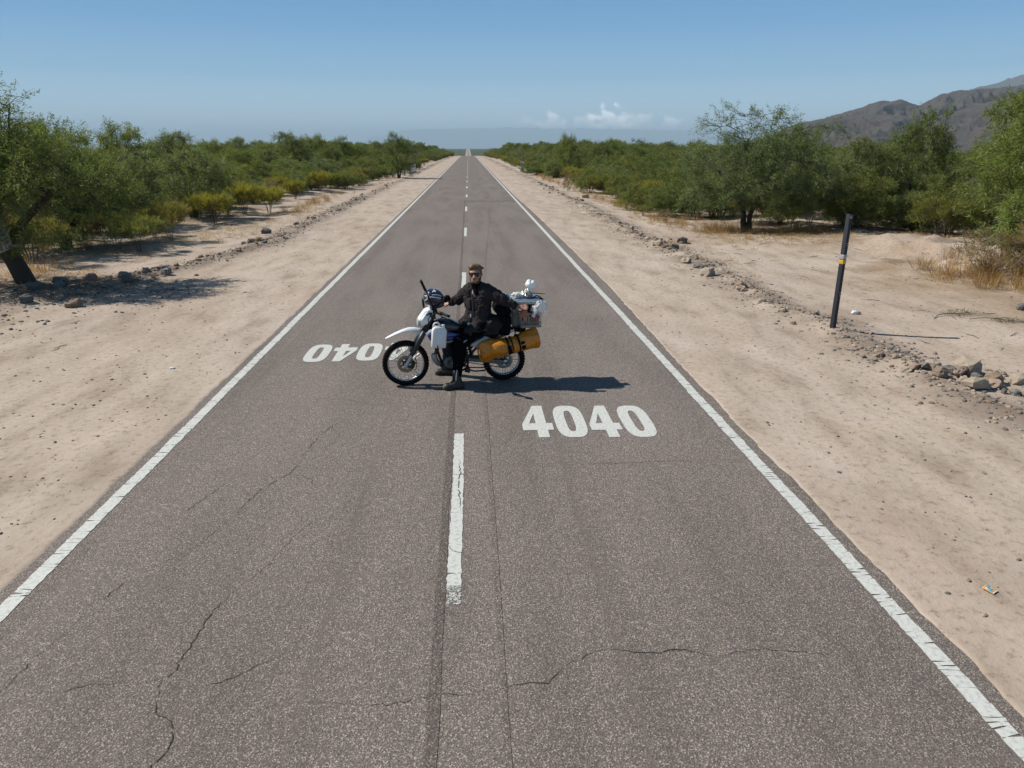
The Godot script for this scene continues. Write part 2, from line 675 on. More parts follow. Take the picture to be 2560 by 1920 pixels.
func build_ground() -> void:
	var half := []
	half.append_array([0.0, 1.6, 3.0])
	half.append_array(steps(3.34, 3.72, 0.022, 1.0, 1.0))
	half.append_array(steps(3.80, 16.0, 0.13, 1.006, 0.4))
	half.append_array(steps(half[-1] + 0.4, 75000.0, 0.4, 1.18, 9000.0))
	var xs := []
	for i in range(half.size() - 1, 0, -1):
		xs.append(-half[i])
	xs.append_array(half)
	var zs := steps(-7.0, 1.0, 0.5, 1.0, 1.0)
	zs.append_array(steps(1.2, 24.0, 0.10, 1.003, 0.3))
	zs.append_array(steps(zs[-1] + 0.2, 90.0, 0.2, 1.012, 1.0))
	zs.append_array(steps(zs[-1] + 1.0, 6000.0, 1.0, 1.06, 220.0))
	zs.append_array(steps(zs[-1] + 600.0, 80000.0, 1000.0, 1.4, 9000.0))
	var nx := xs.size()
	var nz := zs.size()
	var v := PackedVector3Array()
	var uv := PackedVector2Array()
	var uv2 := PackedVector2Array()
	var col := PackedColorArray()
	v.resize(nx * nz)
	uv.resize(nx * nz)
	uv2.resize(nx * nz)
	col.resize(nx * nz)
	var k := 0
	for j in nz:
		var z: float = -zs[j]
		for i in nx:
			var x: float = xs[i]
			v[k] = Vector3(x, gy(x, z), z)
			uv[k] = Vector2(x, z) / 2.6
			uv2[k] = Vector2(x / 5.0, z / 13.0)
			col[k] = ground_color(x, z)
			k += 1
	part("desert_ground", grid_mesh(v, nx, nz, uv, uv2, col), M.sand, self, "", "structure")


# a strip on the road between two edges given for each z
func strip_mesh(rows: Array, lift: float, tile: float) -> ArrayMesh:
	var v := PackedVector3Array()
	var uv := PackedVector2Array()
	var uv2 := PackedVector2Array()
	for r in rows:
		for x in [r[1], r[2]]:
			v.append(Vector3(x, prof(r[0]) + lift, r[0]))
			uv.append(Vector2(x, r[0]) / tile)
			uv2.append(Vector2(x / 4.5 + 0.3, r[0] / 31.0))
	return grid_mesh(v, 2, rows.size(), uv, uv2, PackedColorArray())


# a plate of paint with uneven rims: cracked across, chipped at the edges
func paint_plates(st: SurfaceTool, x0: float, x1: float, z0: float, z1: float, crackle: float, r: RandomNumberGenerator) -> void:
	var z := z0
	var y := 0.0045
	while z > z1:
		var len := minf((0.35 + 2.6 * pow(r.randf(), 1.8)) * crackle, z - z1)
		var seg := maxi(1, int(len / 0.05))
		if -z > 26.0:
			seg = maxi(1, int(len / 0.6))
		var lo := []
		var hi := []
		var skew := r.randf_range(-0.016, 0.016)
		for i in seg + 1:
			var t := float(i) / seg
			var zz := z - len * t
			var gap := (r.randf_range(0.0012, 0.0042) if r.randf() < 0.8 else 0.0) if -z < 26.0 else 0.0
			var split: float = gap * (1.0 if i == 0 else (-1.0 if i == seg else 0.0))
			var part_way := r.randf()
			var yy := prof(zz) + y
			var sway := 0.012 * n_low.get_noise_2d(zz * 9.0, x0 * 40.0)
			lo.append(Vector3(x0 + sway + r.randf_range(-0.006, 0.006), yy, zz + skew - (split if part_way < 0.75 else 0.0)))
			hi.append(Vector3(x1 + sway + r.randf_range(-0.006, 0.006), yy, zz - skew - (split if part_way > 0.25 else 0.0)))
		var mid := []
		for i in seg + 1:
			var wob := r.randf_range(-0.006, 0.006) if i == 0 or i == seg else 0.0
			mid.append((lo[i] + hi[i]) * 0.5 + Vector3(0, 0, wob))
		for i in seg:
			quad(st, lo[i], mid[i], mid[i + 1], lo[i + 1])
			quad(st, mid[i], hi[i], hi[i + 1], mid[i + 1])
		z -= len


func jagged(st: SurfaceTool, pts: Array, width: float, r: RandomNumberGenerator, y := 0.004) -> void:
	var fine := []
	for i in pts.size() - 1:
		var a := Vector2(pts[i][0], pts[i][1])
		var b := Vector2(pts[i + 1][0], pts[i + 1][1])
		var n := maxi(2, int(a.distance_to(b) / 0.035))
		for k in n:
			var p := a.lerp(b, float(k) / n)
			fine.append(p + Vector2(r.randf_range(-0.012, 0.012), r.randf_range(-0.012, 0.012)))
	fine.append(Vector2(pts[-1][0], pts[-1][1]))
	for i in fine.size() - 1:
		if r.randf() < 0.10:
			continue
		var a: Vector2 = fine[i]
		var b: Vector2 = fine[i + 1]
		var end := minf(1.0, 4.0 * minf(i + 1, fine.size() - 1 - i) / fine.size())
		var w := width * end * r.randf_range(0.45, 1.15)
		var s := (b - a).normalized().orthogonal() * w * 0.5
		var e := (b - a).normalized() * 0.004
		quad(st, Vector3(a.x - e.x - s.x, y, a.y - e.y - s.y), Vector3(a.x - e.x + s.x, y, a.y - e.y + s.y), Vector3(b.x + e.x + s.x, y, b.y + e.y + s.y), Vector3(b.x + e.x - s.x, y, b.y + e.y - s.y))


func flat_faces(m: SurfaceTool) -> ArrayMesh:
	return done(m)


# up-facing flat outline with an optional hole, cut into triangles
func flat_poly(outer: Array, y: float, hole: Array = []) -> ArrayMesh:
	var st := st_new(false)
	if hole.is_empty():
		var idx := Geometry2D.triangulate_polygon(PackedVector2Array(outer))
		for k in range(0, idx.size(), 3):
			up_tri(st, outer[idx[k]], outer[idx[k + 1]], outer[idx[k + 2]], y)
	else:
		for i in outer.size():
			var j := (i + 1) % outer.size()
			up_tri(st, outer[i], outer[j], hole[j], y)
			up_tri(st, outer[i], hole[j], hole[i], y)
	return done(st)


func up_tri(st: SurfaceTool, a: Vector2, b: Vector2, c: Vector2, y: float) -> void:
	var p := Vector3(a.x, y, a.y)
	var q := Vector3(b.x, y, b.y)
	var r := Vector3(c.x, y, c.y)
	if (q - p).cross(r - p).y < 0.0:
		tri(st, p, r, q)
	else:
		tri(st, p, q, r)


func ring2(c: Vector2, half: Vector2, power: float, n := 48) -> Array:
	var out := []
	for i in n:
		var a := TAU * (i + 0.5) / n
		var d := Vector2(cos(a), sin(a))
		out.append(c + Vector2(signf(d.x) * pow(absf(d.x), power) * half.x, signf(d.y) * pow(absf(d.y), power) * half.y))
	return out


# road numerals; the frame turns numeral axes (x right, y up the page) into road x, z
func numeral(digit: int, at: Vector2, size: Vector2, turn: float, parent: Node3D) -> void:
	var m: ArrayMesh
	if digit == 0:
		var o := []
		var h := []
		for p in ring2(Vector2(0.5, 0.5), Vector2(0.5, 0.5), 0.62):
			o.append(page(p, at, size, turn))
		for p in ring2(Vector2(0.5, 0.5), Vector2(0.135, 0.325), 0.62):
			h.append(page(p, at, size, turn))
		m = flat_poly(o, 0.0045, h)
	else:
		var o := []
		var shape := v2s([0.46, 1.0, 0.80, 1.0, 0.80, 0.42, 1.0, 0.42, 1.0, 0.215, 0.80, 0.215, 0.80, 0.0, 0.45, 0.0, 0.45, 0.215, 0.0, 0.215, 0.0, 0.40, 0.20, 0.42, 0.45, 0.42, 0.45, 0.745, 0.435, 0.745, 0.20, 0.42, 0.0, 0.40])
		# the counter of the 4 is left open by running the outline into it and back
		shape = v2s([0.46, 1.0, 0.80, 1.0, 0.80, 0.42, 1.0, 0.42, 1.0, 0.215, 0.80, 0.215, 0.80, 0.0, 0.45, 0.0, 0.45, 0.215, 0.0, 0.215, 0.0, 0.40])
		var counter := v2s([0.45, 0.74, 0.45, 0.42, 0.235, 0.42])
		var st := st_new(false)
		for poly in [[shape[0], shape[1], shape[2], counter[1], counter[0]], [shape[0], counter[0], counter[2], shape[10]], [shape[10], counter[2], counter[1], Vector2(0.45, 0.215), shape[9]], [counter[1], shape[2], shape[5], Vector2(0.45, 0.215)], [shape[2], shape[3], shape[4], shape[5]], [Vector2(0.45, 0.215), shape[5], shape[6], shape[7]]]:
			var idx := Geometry2D.triangulate_polygon(PackedVector2Array(poly))
			for k in range(0, idx.size(), 3):
				up_tri(st, page(poly[idx[k]], at, size, turn), page(poly[idx[k + 1]], at, size, turn), page(poly[idx[k + 2]], at, size, turn), 0.0045)
		m = done(st)
	part("painted_digit", m, M.road_paint, parent)


func page(p: Vector2, at: Vector2, size: Vector2, turn: float) -> Vector2:
	var q := Vector2(p.x * size.x, p.y * size.y).rotated(turn)
	return at + Vector2(q.x, -q.y)


func build_road() -> void:
	var r := RandomNumberGenerator.new()
	r.seed = 9
	var zs := steps(-7.0, 60.0, 0.5, 1.0, 1.0)
	zs.append_array(steps(zs[-1] + 2.0, 5400.0, 4.0, 1.06, 60.0))
	var rows := []
	for z in zs:
		rows.append([-z, -3.78, 3.7])
	var road := part("road", strip_mesh(rows, 0.0, 2.1), M.asphalt, self, "", "structure")
	for side in [-1.0, 1.0]:
		var st := st_new(false)
		var c: float = 3.268 if side > 0.0 else -3.442
		paint_plates(st, c - 0.066, c + 0.066, 4.0, -26.0, 0.11, r)
		var z := -26.0
		while z > -430.0:
			var nz := z - (2.0 if z > -200.0 else 10.0)
			quad(st, Vector3(c - 0.066, prof(z) + 0.0045, z), Vector3(c + 0.066, prof(z) + 0.0045, z), Vector3(c + 0.066, prof(nz) + 0.0045, nz), Vector3(c - 0.066, prof(nz) + 0.0045, nz))
			z = nz
		part("edge_line", done(st), M.road_paint, road)
	for i in 32:
		var top := -8.25 - 12.12 * i + 12.12
		var st := st_new(false)
		paint_plates(st, -0.115, 0.0, top + 3.25, top, 0.45 if i < 3 else 3.0, r)
		if i == 1:
			# the near end of this dash is worn down to flecks
			for k in 150:
				var p := Vector2(r.randf_range(-0.11, -0.005), top + 3.25 + 0.24 * pow(r.randf(), 1.5))
				var w := r.randf_range(0.004, 0.011)
				quad(st, Vector3(p.x - w, 0.0045, p.y + w), Vector3(p.x + w, 0.0045, p.y + w * r.randf_range(0.3, 1.0)), Vector3(p.x + w * 0.8, 0.0045, p.y - w), Vector3(p.x - w, 0.0045, p.y - w * 0.6))
		part("centre_dash", done(st), M.road_paint, road, "dash with a long crack and a near end worn to flecks" if i == 1 else "")
	# the joint between the two lanes, and a second one in the right lane
	var seam := []
	var seam2 := []
	for i in 100:
		var z := 3.5 - 0.55 * i
		seam.append([z, -0.195 + 0.02 * n_edge.get_noise_2d(z * 0.6, 3.0), -0.125 + 0.02 * n_edge.get_noise_2d(z * 0.6, 9.0)])
		var w := 0.022 + 0.012 * n_edge.get_noise_2d(z * 0.5, 60.0)
		var c := 0.29 + 0.05 * n_low.get_noise_2d(z, 5.0) + maxf(0.0, -z - 14.0) * 0.036
		seam2.append([z, c - w, c + w])
	part("lane_joint", strip_mesh(seam, 0.004, 2.5), M.tar, road)
	part("lane_joint", strip_mesh(seam2, 0.004, 2.5), M.tar_faint, road)
	var st2 := st_new(false)
	for i in 24:
		var x0 := -0.2 + 3.4 * i / 24.0
		var x1 := -0.2 + 3.4 * (i + 1) / 24.0
		var za := -49.3 + 0.12 * n_edge.get_noise_2d(x0 * 2.0, 0.0)
		var zb := -49.3 + 0.12 * n_edge.get_noise_2d(x1 * 2.0, 0.0)
		quad(st2, Vector3(x0, 0.004, za + 0.2), Vector3(x1, 0.004, zb + 0.2), Vector3(x1, 0.004, zb - 0.2), Vector3(x0, 0.004, za - 0.2))
	part("cross_joint", done(st2), M.crack.duplicate(), road)
	var cj: StandardMaterial3D = M.crack.duplicate()
	cj.albedo_color = Color(0.05, 0.048, 0.046).linear_to_srgb()
	(road.get_child(road.get_child_count() - 1) as MeshInstance3D).material_override = cj
	var cracks := [
		[[[-1.78, -5.05], [-1.87, -4.77], [-1.88, -4.48], [-1.91, -4.21], [-1.9, -4.1], [-1.96, -4.06], [-2.09, -4.02]], 0.017],
		[[[-1.96, -4.06], [-1.95, -3.98], [-1.92, -3.91]], 0.008], [[[-1.78, -5.05], [-1.62, -5.4], [-1.5, -5.9], [-1.28, -6.35]], 0.008], [[[1.02, -4.18], [0.86, -4.12], [0.71, -4.03]], 0.008], [[[0.2, -3.78], [-0.1, -3.80], [-0.45, -3.73], [-0.8, -3.76]], 0.008], [[[1.75, -4.06], [2.1, -4.12], [2.6, -4.02]], 0.008], [[[-2.18, -6.24], [-2.3, -5.8], [-2.5, -5.5], [-2.69, -5.23]], 0.007], [[[-2.09, -4.02], [-2.4, -4.02], [-2.6, -3.95]], 0.009], [[[-1.85, -7.25], [-1.6, -7.05], [-1.5, -6.8]], 0.007], [[[1.4, -9.9], [1.9, -10.3], [2.6, -10.2]], 0.008],
		[[[-1.92, -3.91], [-1.87, -3.74], [-1.74, -3.66], [-1.68, -3.48], [-1.73, -3.34], [-1.78, -3.15]], 0.017],
		[[[-2.69, -5.23], [-2.75, -5.07], [-2.78, -4.95]], 0.012], [[[-2.82, -4.59], [-2.88, -4.46], [-2.95, -3.99]], 0.010],
		[[[1.02, -4.18], [1.3, -4.12], [1.56, -4.14], [1.75, -4.06]], 0.016], [[[0.71, -4.03], [0.58, -3.87], [0.35, -3.86], [0.2, -3.78]], 0.013],
		[[[-1.79, -7.68], [-1.85, -7.25], [-2.07, -6.82], [-2.18, -6.24]], 0.014], [[[1.07, -7.26], [1.53, -7.27], [2.43, -7.31], [3.0, -7.07]], 0.010],
		[[[-1.56, -8.85], [-1.75, -8.3], [-1.83, -7.61]], 0.014], [[[-1.22, -4.25], [-1.36, -4.16], [-1.5, -4.03], [-1.71, -3.94]], 0.010],
		[[[-1.2, -9.3], [-1.6, -9.6], [-2.2, -9.7]], 0.012], [[[-2.4, -7.2], [-2.6, -6.6], [-2.7, -6.2]], 0.010]]
	for c in cracks:
		var st := st_new(false)
		jagged(st, c[0], c[1] * 0.5, r)
		part("crack", done(st), M.crack, road)
	# cracks that run through the paint of the near dash
	var pc := st_new(false)
	jagged(pc, [[-0.045, -7.45], [-0.03, -7.1], [-0.04, -6.75], [-0.028, -6.45], [-0.022, -6.25]], 0.009, r, 0.0085)
	jagged(pc, [[-0.115, -5.62], [-0.06, -5.52], [0.0, -5.5]], 0.007, r, 0.0085)
	part("crack", done(pc), M.crack, road)
	var near := tag(Node3D.new(), "large white number 4040 painted in the right lane, upright to the viewer")
	near.name = "painted_number"
	road.add_child(near, true)
	for i in 4:
		numeral([4, 0, 4, 0][i], Vector2(0.735 + 0.425 * i, -8.04 + 0.02 * (i - 1.5)), Vector2(0.385, 1.12), 0.0, near)
	var other := tag(Node3D.new(), "white number 4040 upside down in the left lane, partly behind the front wheel")
	other.name = "painted_number_001"
	road.add_child(other, true)
	for i in 4:
		numeral([4, 0, 4, 0][i], Vector2(-1.0 - 0.435 * i, -12.66 + 0.015 * i), Vector2(0.39, 1.10), PI, other)


# ---------------------------------------------------------------- mountains
# A range whose skyline is given by (azimuth, elevation) in degrees at a distance; its flanks fall towards the plain in spurs and gullies.
func range_mesh(skyline: Array, dist: float, depth: float, seed_value: int, tone: Color, tone2: Color, base: float, rough := 1.0, jag := 0.015) -> ArrayMesh:
	var n := FastNoiseLite.new()
	n.seed = seed_value
	n.noise_type = FastNoiseLite.TYPE_SIMPLEX
	n.fractal_type = FastNoiseLite.FRACTAL_RIDGED
	n.fractal_octaves = 5
	n.frequency = 3.4 / depth
	var nx := 280
	var nz := 80
	var v := PackedVector3Array()
	var uv := PackedVector2Array()
	var col := PackedColorArray()
	var a0: float = skyline[0][0]
	var a1: float = skyline[-1][0]
	for j in nz:
		var t := float(j) / (nz - 1)                      # 0 at the foot in front, 0.7 on the ridge, 1 behind it
		for i in nx:
			var az := lerpf(a0, a1, float(i) / (nx - 1))
			var el: float = skyline[-1][1]
			for k in range(1, skyline.size()):
				if az <= skyline[k][0]:
					var f: float = (az - skyline[k - 1][0]) / (skyline[k][0] - skyline[k - 1][0])
					el = lerpf(skyline[k - 1][1], skyline[k][1], f)
					break
			var d := dist + (t - 0.7) * depth
			var p := Vector3(sin(deg_to_rad(az)), 0, -cos(deg_to_rad(az))) * d
			var top := tan(deg_to_rad(el)) * dist + 3.3 - base
			var s := t / 0.7 if t < 0.7 else (1.0 - t) / 0.3
			var r := n.get_noise_2d(p.x, p.z)
			var spur := r * 0.5 + 0.5
			var y := top * (pow(s, 1.15) + rough * (0.55 * (spur - 0.55)) * s * (1.0 - s) * 2.2)
			y += top * jag * (n.get_noise_2d(p.x * 3.0, p.z * 3.0)) * s
			v.append(Vector3(p.x, base + y - 2.0 * (1.0 - s), p.z))
			uv.append(Vector2(p.x, p.z) / 60.0)
			col.append(tone.lerp(tone2, clampf(0.5 + 0.8 * n.get_noise_2d(p.z * 1.7, p.x * 1.7), 0.0, 1.0)))
	return grid_mesh(v, nx, nz, uv, PackedVector2Array(), col)


func build_mountains() -> void:
	var brown := Color(0.055, 0.040, 0.036)
	var olive := Color(0.038, 0.036, 0.032)
	part("mountain_range", range_mesh([[20.0, 0.1], [21.5, 0.6], [23.0, 1.42], [24.3, 1.8], [25.9, 2.05], [26.8, 2.12], [28.0, 2.2], [29.2, 2.16], [30.4, 2.05], [31.6, 1.85], [33.8, 2.41], [35.2, 2.92], [36.7, 3.05], [38.5, 3.2], [41.0, 3.2]], 3300.0, 1100.0, 4, brown, olive, -5.0, 2.0, 0.022), M.mountain_rock, self, "", "structure")
	part("mountain_range", range_mesh([[23.5, 0.6], [25.4, 2.0], [26.6, 2.35], [27.3, 2.52], [28.0, 2.8], [28.6, 3.05], [29.3, 3.0], [30.03, 3.07], [31.03, 2.72], [31.5, 2.95], [32.13, 3.29], [33.24, 3.55], [34.62, 3.58], [36.6, 3.7], [39.0, 3.85], [41.5, 3.9]], 4200.0, 1300.0, 15, brown, olive, -5.0, 2.0, 0.022), M.mountain_rock, self, "", "structure")
	part("mountain_range", range_mesh([[30.0, 2.2], [32.6, 3.35], [33.87, 3.6], [35.3, 3.95], [36.46, 4.4], [38.35, 4.75], [41.5, 4.8]], 13000.0, 3500.0, 27, brown, olive, -5.0, 1.7, 0.022), M.mountain_rock, self, "", "structure")
	part("far_mountain_ridge", range_mesh([[-9.4, -0.1], [-8.6, 0.05], [-7.95, 0.4], [-7.1, 0.86], [-6.45, 0.9], [-5.5, 1.0], [-4.95, 1.28], [-3.6, 1.33], [-2.08, 1.36], [3.09, 1.47], [8.27, 1.37], [13.4, 1.29], [18.6, 1.17], [23.1, 0.95], [27.0, 0.9]], 60000.0, 12000.0, 33, olive, brown, -5.0, 0.8, 0.10), M.mountain_rock, self, "", "structure")


# ---------------------------------------------------------------- things beside the road
func build_roadside() -> void:
	mat("post_black", Color(0.013, 0.018, 0.028), 0.7, 0.0, 3.0)
	mat("post_yellow", Color(0.62, 0.40, 0.02), 0.5, 0.0, 3.0)
	mat("post_silver", Color(0.42, 0.43, 0.44), 0.45, 0.2, 3.0)
	mat("white_wood", Color(0.62, 0.61, 0.58), 0.7, 0.0, 3.0)
	mat("grey_wood", Color(0.24, 0.23, 0.21), 0.85, 0.0, 3.0)
	mat("dark_wood", Color(0.045, 0.04, 0.035), 0.85, 0.0, 3.0)
	mat("red_board", Color(0.20, 0.05, 0.035), 0.7, 0.0, 3.0)
	mat("sign_board", Color(0.50, 0.51, 0.47), 0.7, 0.0, 3.0)
	mat("sign_ink", Color(0.05, 0.05, 0.055), 0.8)
	mat("concrete", Color(0.42, 0.40, 0.37), 0.9, 0.0, 3.0)
	# the dark marker post
	var y0 := gy(6.93, -12.9)
	var t := thing("marker_post", "tall dark steel marker post with yellow and silver bands right of the road", "post", Vector3(6.93, y0 - 0.05, -12.95), 0.42)
	t.rotation.z = -0.012
	var st := st_new()
	rbox(st, at_turn(Vector3(0, 1.02, 0)), Vector3(0.076, 2.24, 0.085), 0.006)
	part("pole", done(st), M.post_black, t)
	for b in [[1.285, 0.075, "post_yellow", "yellow_band"], [1.375, 0.085, "post_silver", "silver_band"]]:
		st = st_new()
		rbox(st, at_turn(Vector3(0, b[0], 0)), Vector3(0.082, b[1], 0.091), 0.006)
		part(b[3], done(st), M[b[2]], t)
	st = st_new()
	lathe(st, v2s([0.0001, 0.010, 0.026, 0.010, 0.031, 0.007, 0.031, 0.0]), along(Vector3(0, 2.09, 0.0425), Vector3(0, 0, 1)), 20)
	var badge := part("round_badge", done(st), M.post_silver, t)
	st = st_new()
	lathe(st, v2s([0.012, 0.0115, 0.022, 0.0115, 0.022, 0.010]), along(Vector3(0, 2.09, 0.0425), Vector3(0, 0, 1)), 20)
	part("ring_mark", done(st), M.post_black, badge)
	for m in [[1.62, 0.05, 0.012], [1.585, 0.045, 0.010], [1.40, 0.02, 0.05], [0.66, 0.045, 0.012], [0.71, 0.012, 0.06]]:
		st = st_new()
		rbox(st, at_turn(Vector3(0.005, m[0], 0.0428), Vector3(0, 0, 6)), Vector3(m[1], m[2], 0.003), 0.001, 1)
		part("scraped_mark", done(st), M.concrete, t)
	# far off on the left: white rails of a culvert, grey and dark posts
	for s in [["left", -7.75, -104.0, "white culvert railing at the left edge of the road far off"], ["right", 8.0, -113.0, "low white culvert railing at the right edge of the road far off"]]:
		var c := thing("culvert_railing", s[3], "railing", Vector3(s[1], gy(s[1], s[2]), s[2]), 0.0)
		var hgt := 0.95 if s[0] == "left" else 0.62
		for k in 5:
			st = st_new()
			rbox(st, at_turn(Vector3(0, hgt * 0.5, -2.0 * k)), Vector3(0.16, hgt + 0.2, 0.16), 0.012)
			part("railing_post", done(st), M.white_wood, c)
		for h in [0.88, 0.5]:
			st = st_new()
			rbox(st, at_turn(Vector3(0.1, hgt * h, -4.0)), Vector3(0.05, 0.14, 8.3), 0.01)
			part("rail", done(st), M.white_wood, c)
		st = st_new()
		rbox(st, at_turn(Vector3(-0.1 if s[0] == "left" else 0.1, 0.06, -4.0)), Vector3(0.5, 0.3, 9.0), 0.03)
		part("headwall", done(st), M.concrete, c)
	for p in [[-8.0, -96.5, 1.75, "grey_wood", "thin pale grey post in front of the left culvert railing"], [-8.3, -108.5, 1.5, "dark_wood", "short dark post behind the near end of the left railing"], [-8.2, -118.0, 1.7, "dark_wood", "dark post behind the far end of the left railing"], [8.9, -121.5, 1.9, "dark_wood", "dark upright post behind the right culvert railing"]]:
		var w := thing("wooden_post", p[4], "post", Vector3(p[0], gy(p[0], p[1]), p[1]))
		st = st_new()
		tube(st, [Vector3(0, -0.2, 0), Vector3(0.01, p[2] * 0.5, 0), Vector3(0.03, p[2], 0.02)], [0.10, 0.09, 0.085], 8)
		part("pole", done(st), M[p[3]], w)
		st = st_new()
		tube(st, [Vector3(0.03, p[2] - 0.005, 0.02), Vector3(0.03, p[2] + 0.03, 0.02)], [0.10, 0.07], 8)
		part("cap", done(st), M[p[3]], w)
	var h := thing("hazard_board", "red and white striped hazard board by the right culvert railing", "sign", Vector3(8.15, gy(8.15, -112.2), -112.2), 0.2)
	st = st_new()
	rbox(st, at_turn(Vector3(0, 0.45, -0.05)), Vector3(0.09, 1.2, 0.07), 0.01)
	part("pole", done(st), M.dark_wood, h)
	st = st_new()
	rbox(st, at_turn(Vector3(0, 1.0, 0.0)), Vector3(0.55, 1.0, 0.03), 0.01)
	part("board", done(st), M.white_wood, h)
	for k in 3:
		st = st_new(false)
		slab(st, v2s([-0.27, 1.28 - 0.34 * k, -0.27, 1.10 - 0.34 * k, 0.27, 0.86 - 0.34 * k, 0.27, 1.04 - 0.34 * k]), 0.016, 0.022, Transform3D.IDENTITY, 0.001)
		part("stripe", done(st), M.red_board, h)


# ---------------------------------------------------------------- plants
class Leaves:
	var v := PackedVector3Array()
	var n := PackedVector3Array()
	var c := PackedColorArray()
	var idx := PackedInt32Array()

	func blade(p: Vector3, d: Vector3, wide: Vector3, col: Color) -> void:
		var k := v.size()
		var m := p + d * 0.45
		v.append(p)
		v.append(m + wide)
		v.append(p + d)
		v.append(m - wide)
		var nn := d.cross(wide).normalized()
		for i in 4:
			n.append(nn)
			c.append(col)
		# clockwise seen along the normal
		idx.append_array(PackedInt32Array([k, k + 1, k + 2, k, k + 2, k + 3]))

	func mesh() -> ArrayMesh:
		var arr := []
		arr.resize(Mesh.ARRAY_MAX)
		arr[Mesh.ARRAY_VERTEX] = v
		arr[Mesh.ARRAY_NORMAL] = n
		arr[Mesh.ARRAY_COLOR] = c
		arr[Mesh.ARRAY_INDEX] = idx
		var m := ArrayMesh.new()
		m.add_surface_from_arrays(Mesh.PRIMITIVE_TRIANGLES, arr)
		return m


func rand_dir(r: RandomNumberGenerator) -> Vector3:
	var y := r.randf_range(-1.0, 1.0)
	var a := r.randf() * TAU
	var s := sqrt(1.0 - y * y)
	return Vector3(cos(a) * s, y, sin(a) * s)


# trunk(s), limbs that reach into the crown's ellipsoids, twigs with sprays of small leaflets at their ends
func plant_meshes(P: Dictionary) -> Array:
	var r := RandomNumberGenerator.new()
	r.seed = P.seed
	var wood := st_new()
	var lv := Leaves.new()
	var nodes := []                      # [position, radius] where twigs may start
	for tr in P.trunks:
		var pts := spline(tr[0], 5)
		var radii := []
		for i in pts.size():
			radii.append(lerpf(tr[1], tr[2], float(i) / (pts.size() - 1)))
		tube(wood, pts, radii, 8 if tr[1] > 0.04 else 5)
		for i in range(int(pts.size() * P.get("low", 0.5)), pts.size()):
			nodes.append([pts[i], radii[i]])
	for e in P.env:
		var c: Vector3 = e[0]
		var rad: Vector3 = e[1]
		# limbs
		for i in e[2]:
			var d := rand_dir(r)
			d.y = absf(d.y) * 0.8 + 0.05
			var goal := c + d * rad * r.randf_range(0.45, 0.75)
			var from: Array = nearest(nodes, goal, r, 0.35)
			var a: Vector3 = from[0]
			var mid := a.lerp(goal, 0.5) + Vector3(r.randf_range(-0.2, 0.2), r.randf_range(0.0, 0.25), r.randf_range(-0.2, 0.2)) * a.distance_to(goal) * 0.5
			var pts := spline([a, mid, goal], 4)
			var radii := []
			for k in pts.size():
				radii.append(lerpf(minf(from[1] * 0.75, P.get("limb", 0.06)), 0.010, float(k) / (pts.size() - 1)))
			tube(wood, pts, radii, 5, false)
			for k in range(2, pts.size()):
				nodes.append([pts[k], radii[k]])
		var per: int = e[4]
		for i in e[3]:
			var d := rand_dir(r)
			if d.y < -0.25 and r.randf() < 0.5:
				d.y = -d.y
			var cc := c + d * rad * lerpf(0.30, 0.97, pow(r.randf(), 0.55))
			var from: Array = nearest(nodes, cc, r, 0.15)
			var a: Vector3 = from[0]
			var mid := a.lerp(cc, 0.55) + rand_dir(r) * a.distance_to(cc) * 0.12
			tube(wood, [a, mid, cc], [minf(from[1] * 0.7, 0.018), 0.010, 0.005], 3, false)
			var tint: Color = P.col.lerp(P.col2, r.randf()) * r.randf_range(0.78, 1.22)
			for k in per:
				var out := (rand_dir(r) + (cc - c).normalized() * 0.5 + Vector3(0, P.get("rise", 0.15), 0)).normalized()
				var tip: Vector3 = cc + out * P.spread * r.randf_range(0.35, 1.0)
				var root := mid.lerp(cc, r.randf_range(0.4, 1.0))
				if r.randf() < P.get("twigs", 0.5):
					tube(wood, [root, root.lerp(tip, 0.5) + rand_dir(r) * 0.05, tip], [0.005, 0.004, 0.002], 3, false)
				spray(lv, r, P, root, tip, tint)
	return [done(wood), lv.mesh()]


func spray(lv: Leaves, r: RandomNumberGenerator, P: Dictionary, root: Vector3, tip: Vector3, tint: Color) -> void:
	var ax := (tip - root).normalized()
	for b in P.blades:
		var p: Vector3 = root.lerp(tip, r.randf_range(0.15, 1.05)) + rand_dir(r) * P.get("loose", 0.06)
		var d: Vector3 = (ax * P.get("follow", 0.7) + rand_dir(r) + Vector3(0, -P.get("droop", 0.2), 0)).normalized() * P.blen * r.randf_range(0.55, 1.3)
		var wide: Vector3 = d.cross(rand_dir(r)).normalized() * P.bwid * r.randf_range(0.6, 1.2)
		var k := r.randf_range(0.72, 1.25)
		lv.blade(p, d, wide, Color(tint.r * k * r.randf_range(0.93, 1.07), tint.g * k, tint.b * k))


func nearest(nodes: Array, goal: Vector3, r: RandomNumberGenerator, slack: float) -> Array:
	var best: Array = nodes[0]
	var bd := 1e9
	for n in nodes:
		var d: float = n[0].distance_to(goal) * (1.0 + slack * r.randf()) + maxf(0.0, n[0].y - goal.y) * 0.8
		if d < bd:
			bd = d
			best = n
	return best


func plant(called: String, meshes: Array, wood: Material, label: String, category: String, at: Vector3, turn := 0.0, size := Vector3.ONE, group := "", leaf := "leaf") -> Node3D:
	var t := thing(called, label, category, at, turn, group)
	t.scale = size
	if meshes[0] != null:
		part("trunk" if category == "tree" else "stems", meshes[0], wood, t)
	if meshes[1] != null:
		part("crown" if category == "tree" else "foliage", meshes[1], M[leaf], t)
	return t


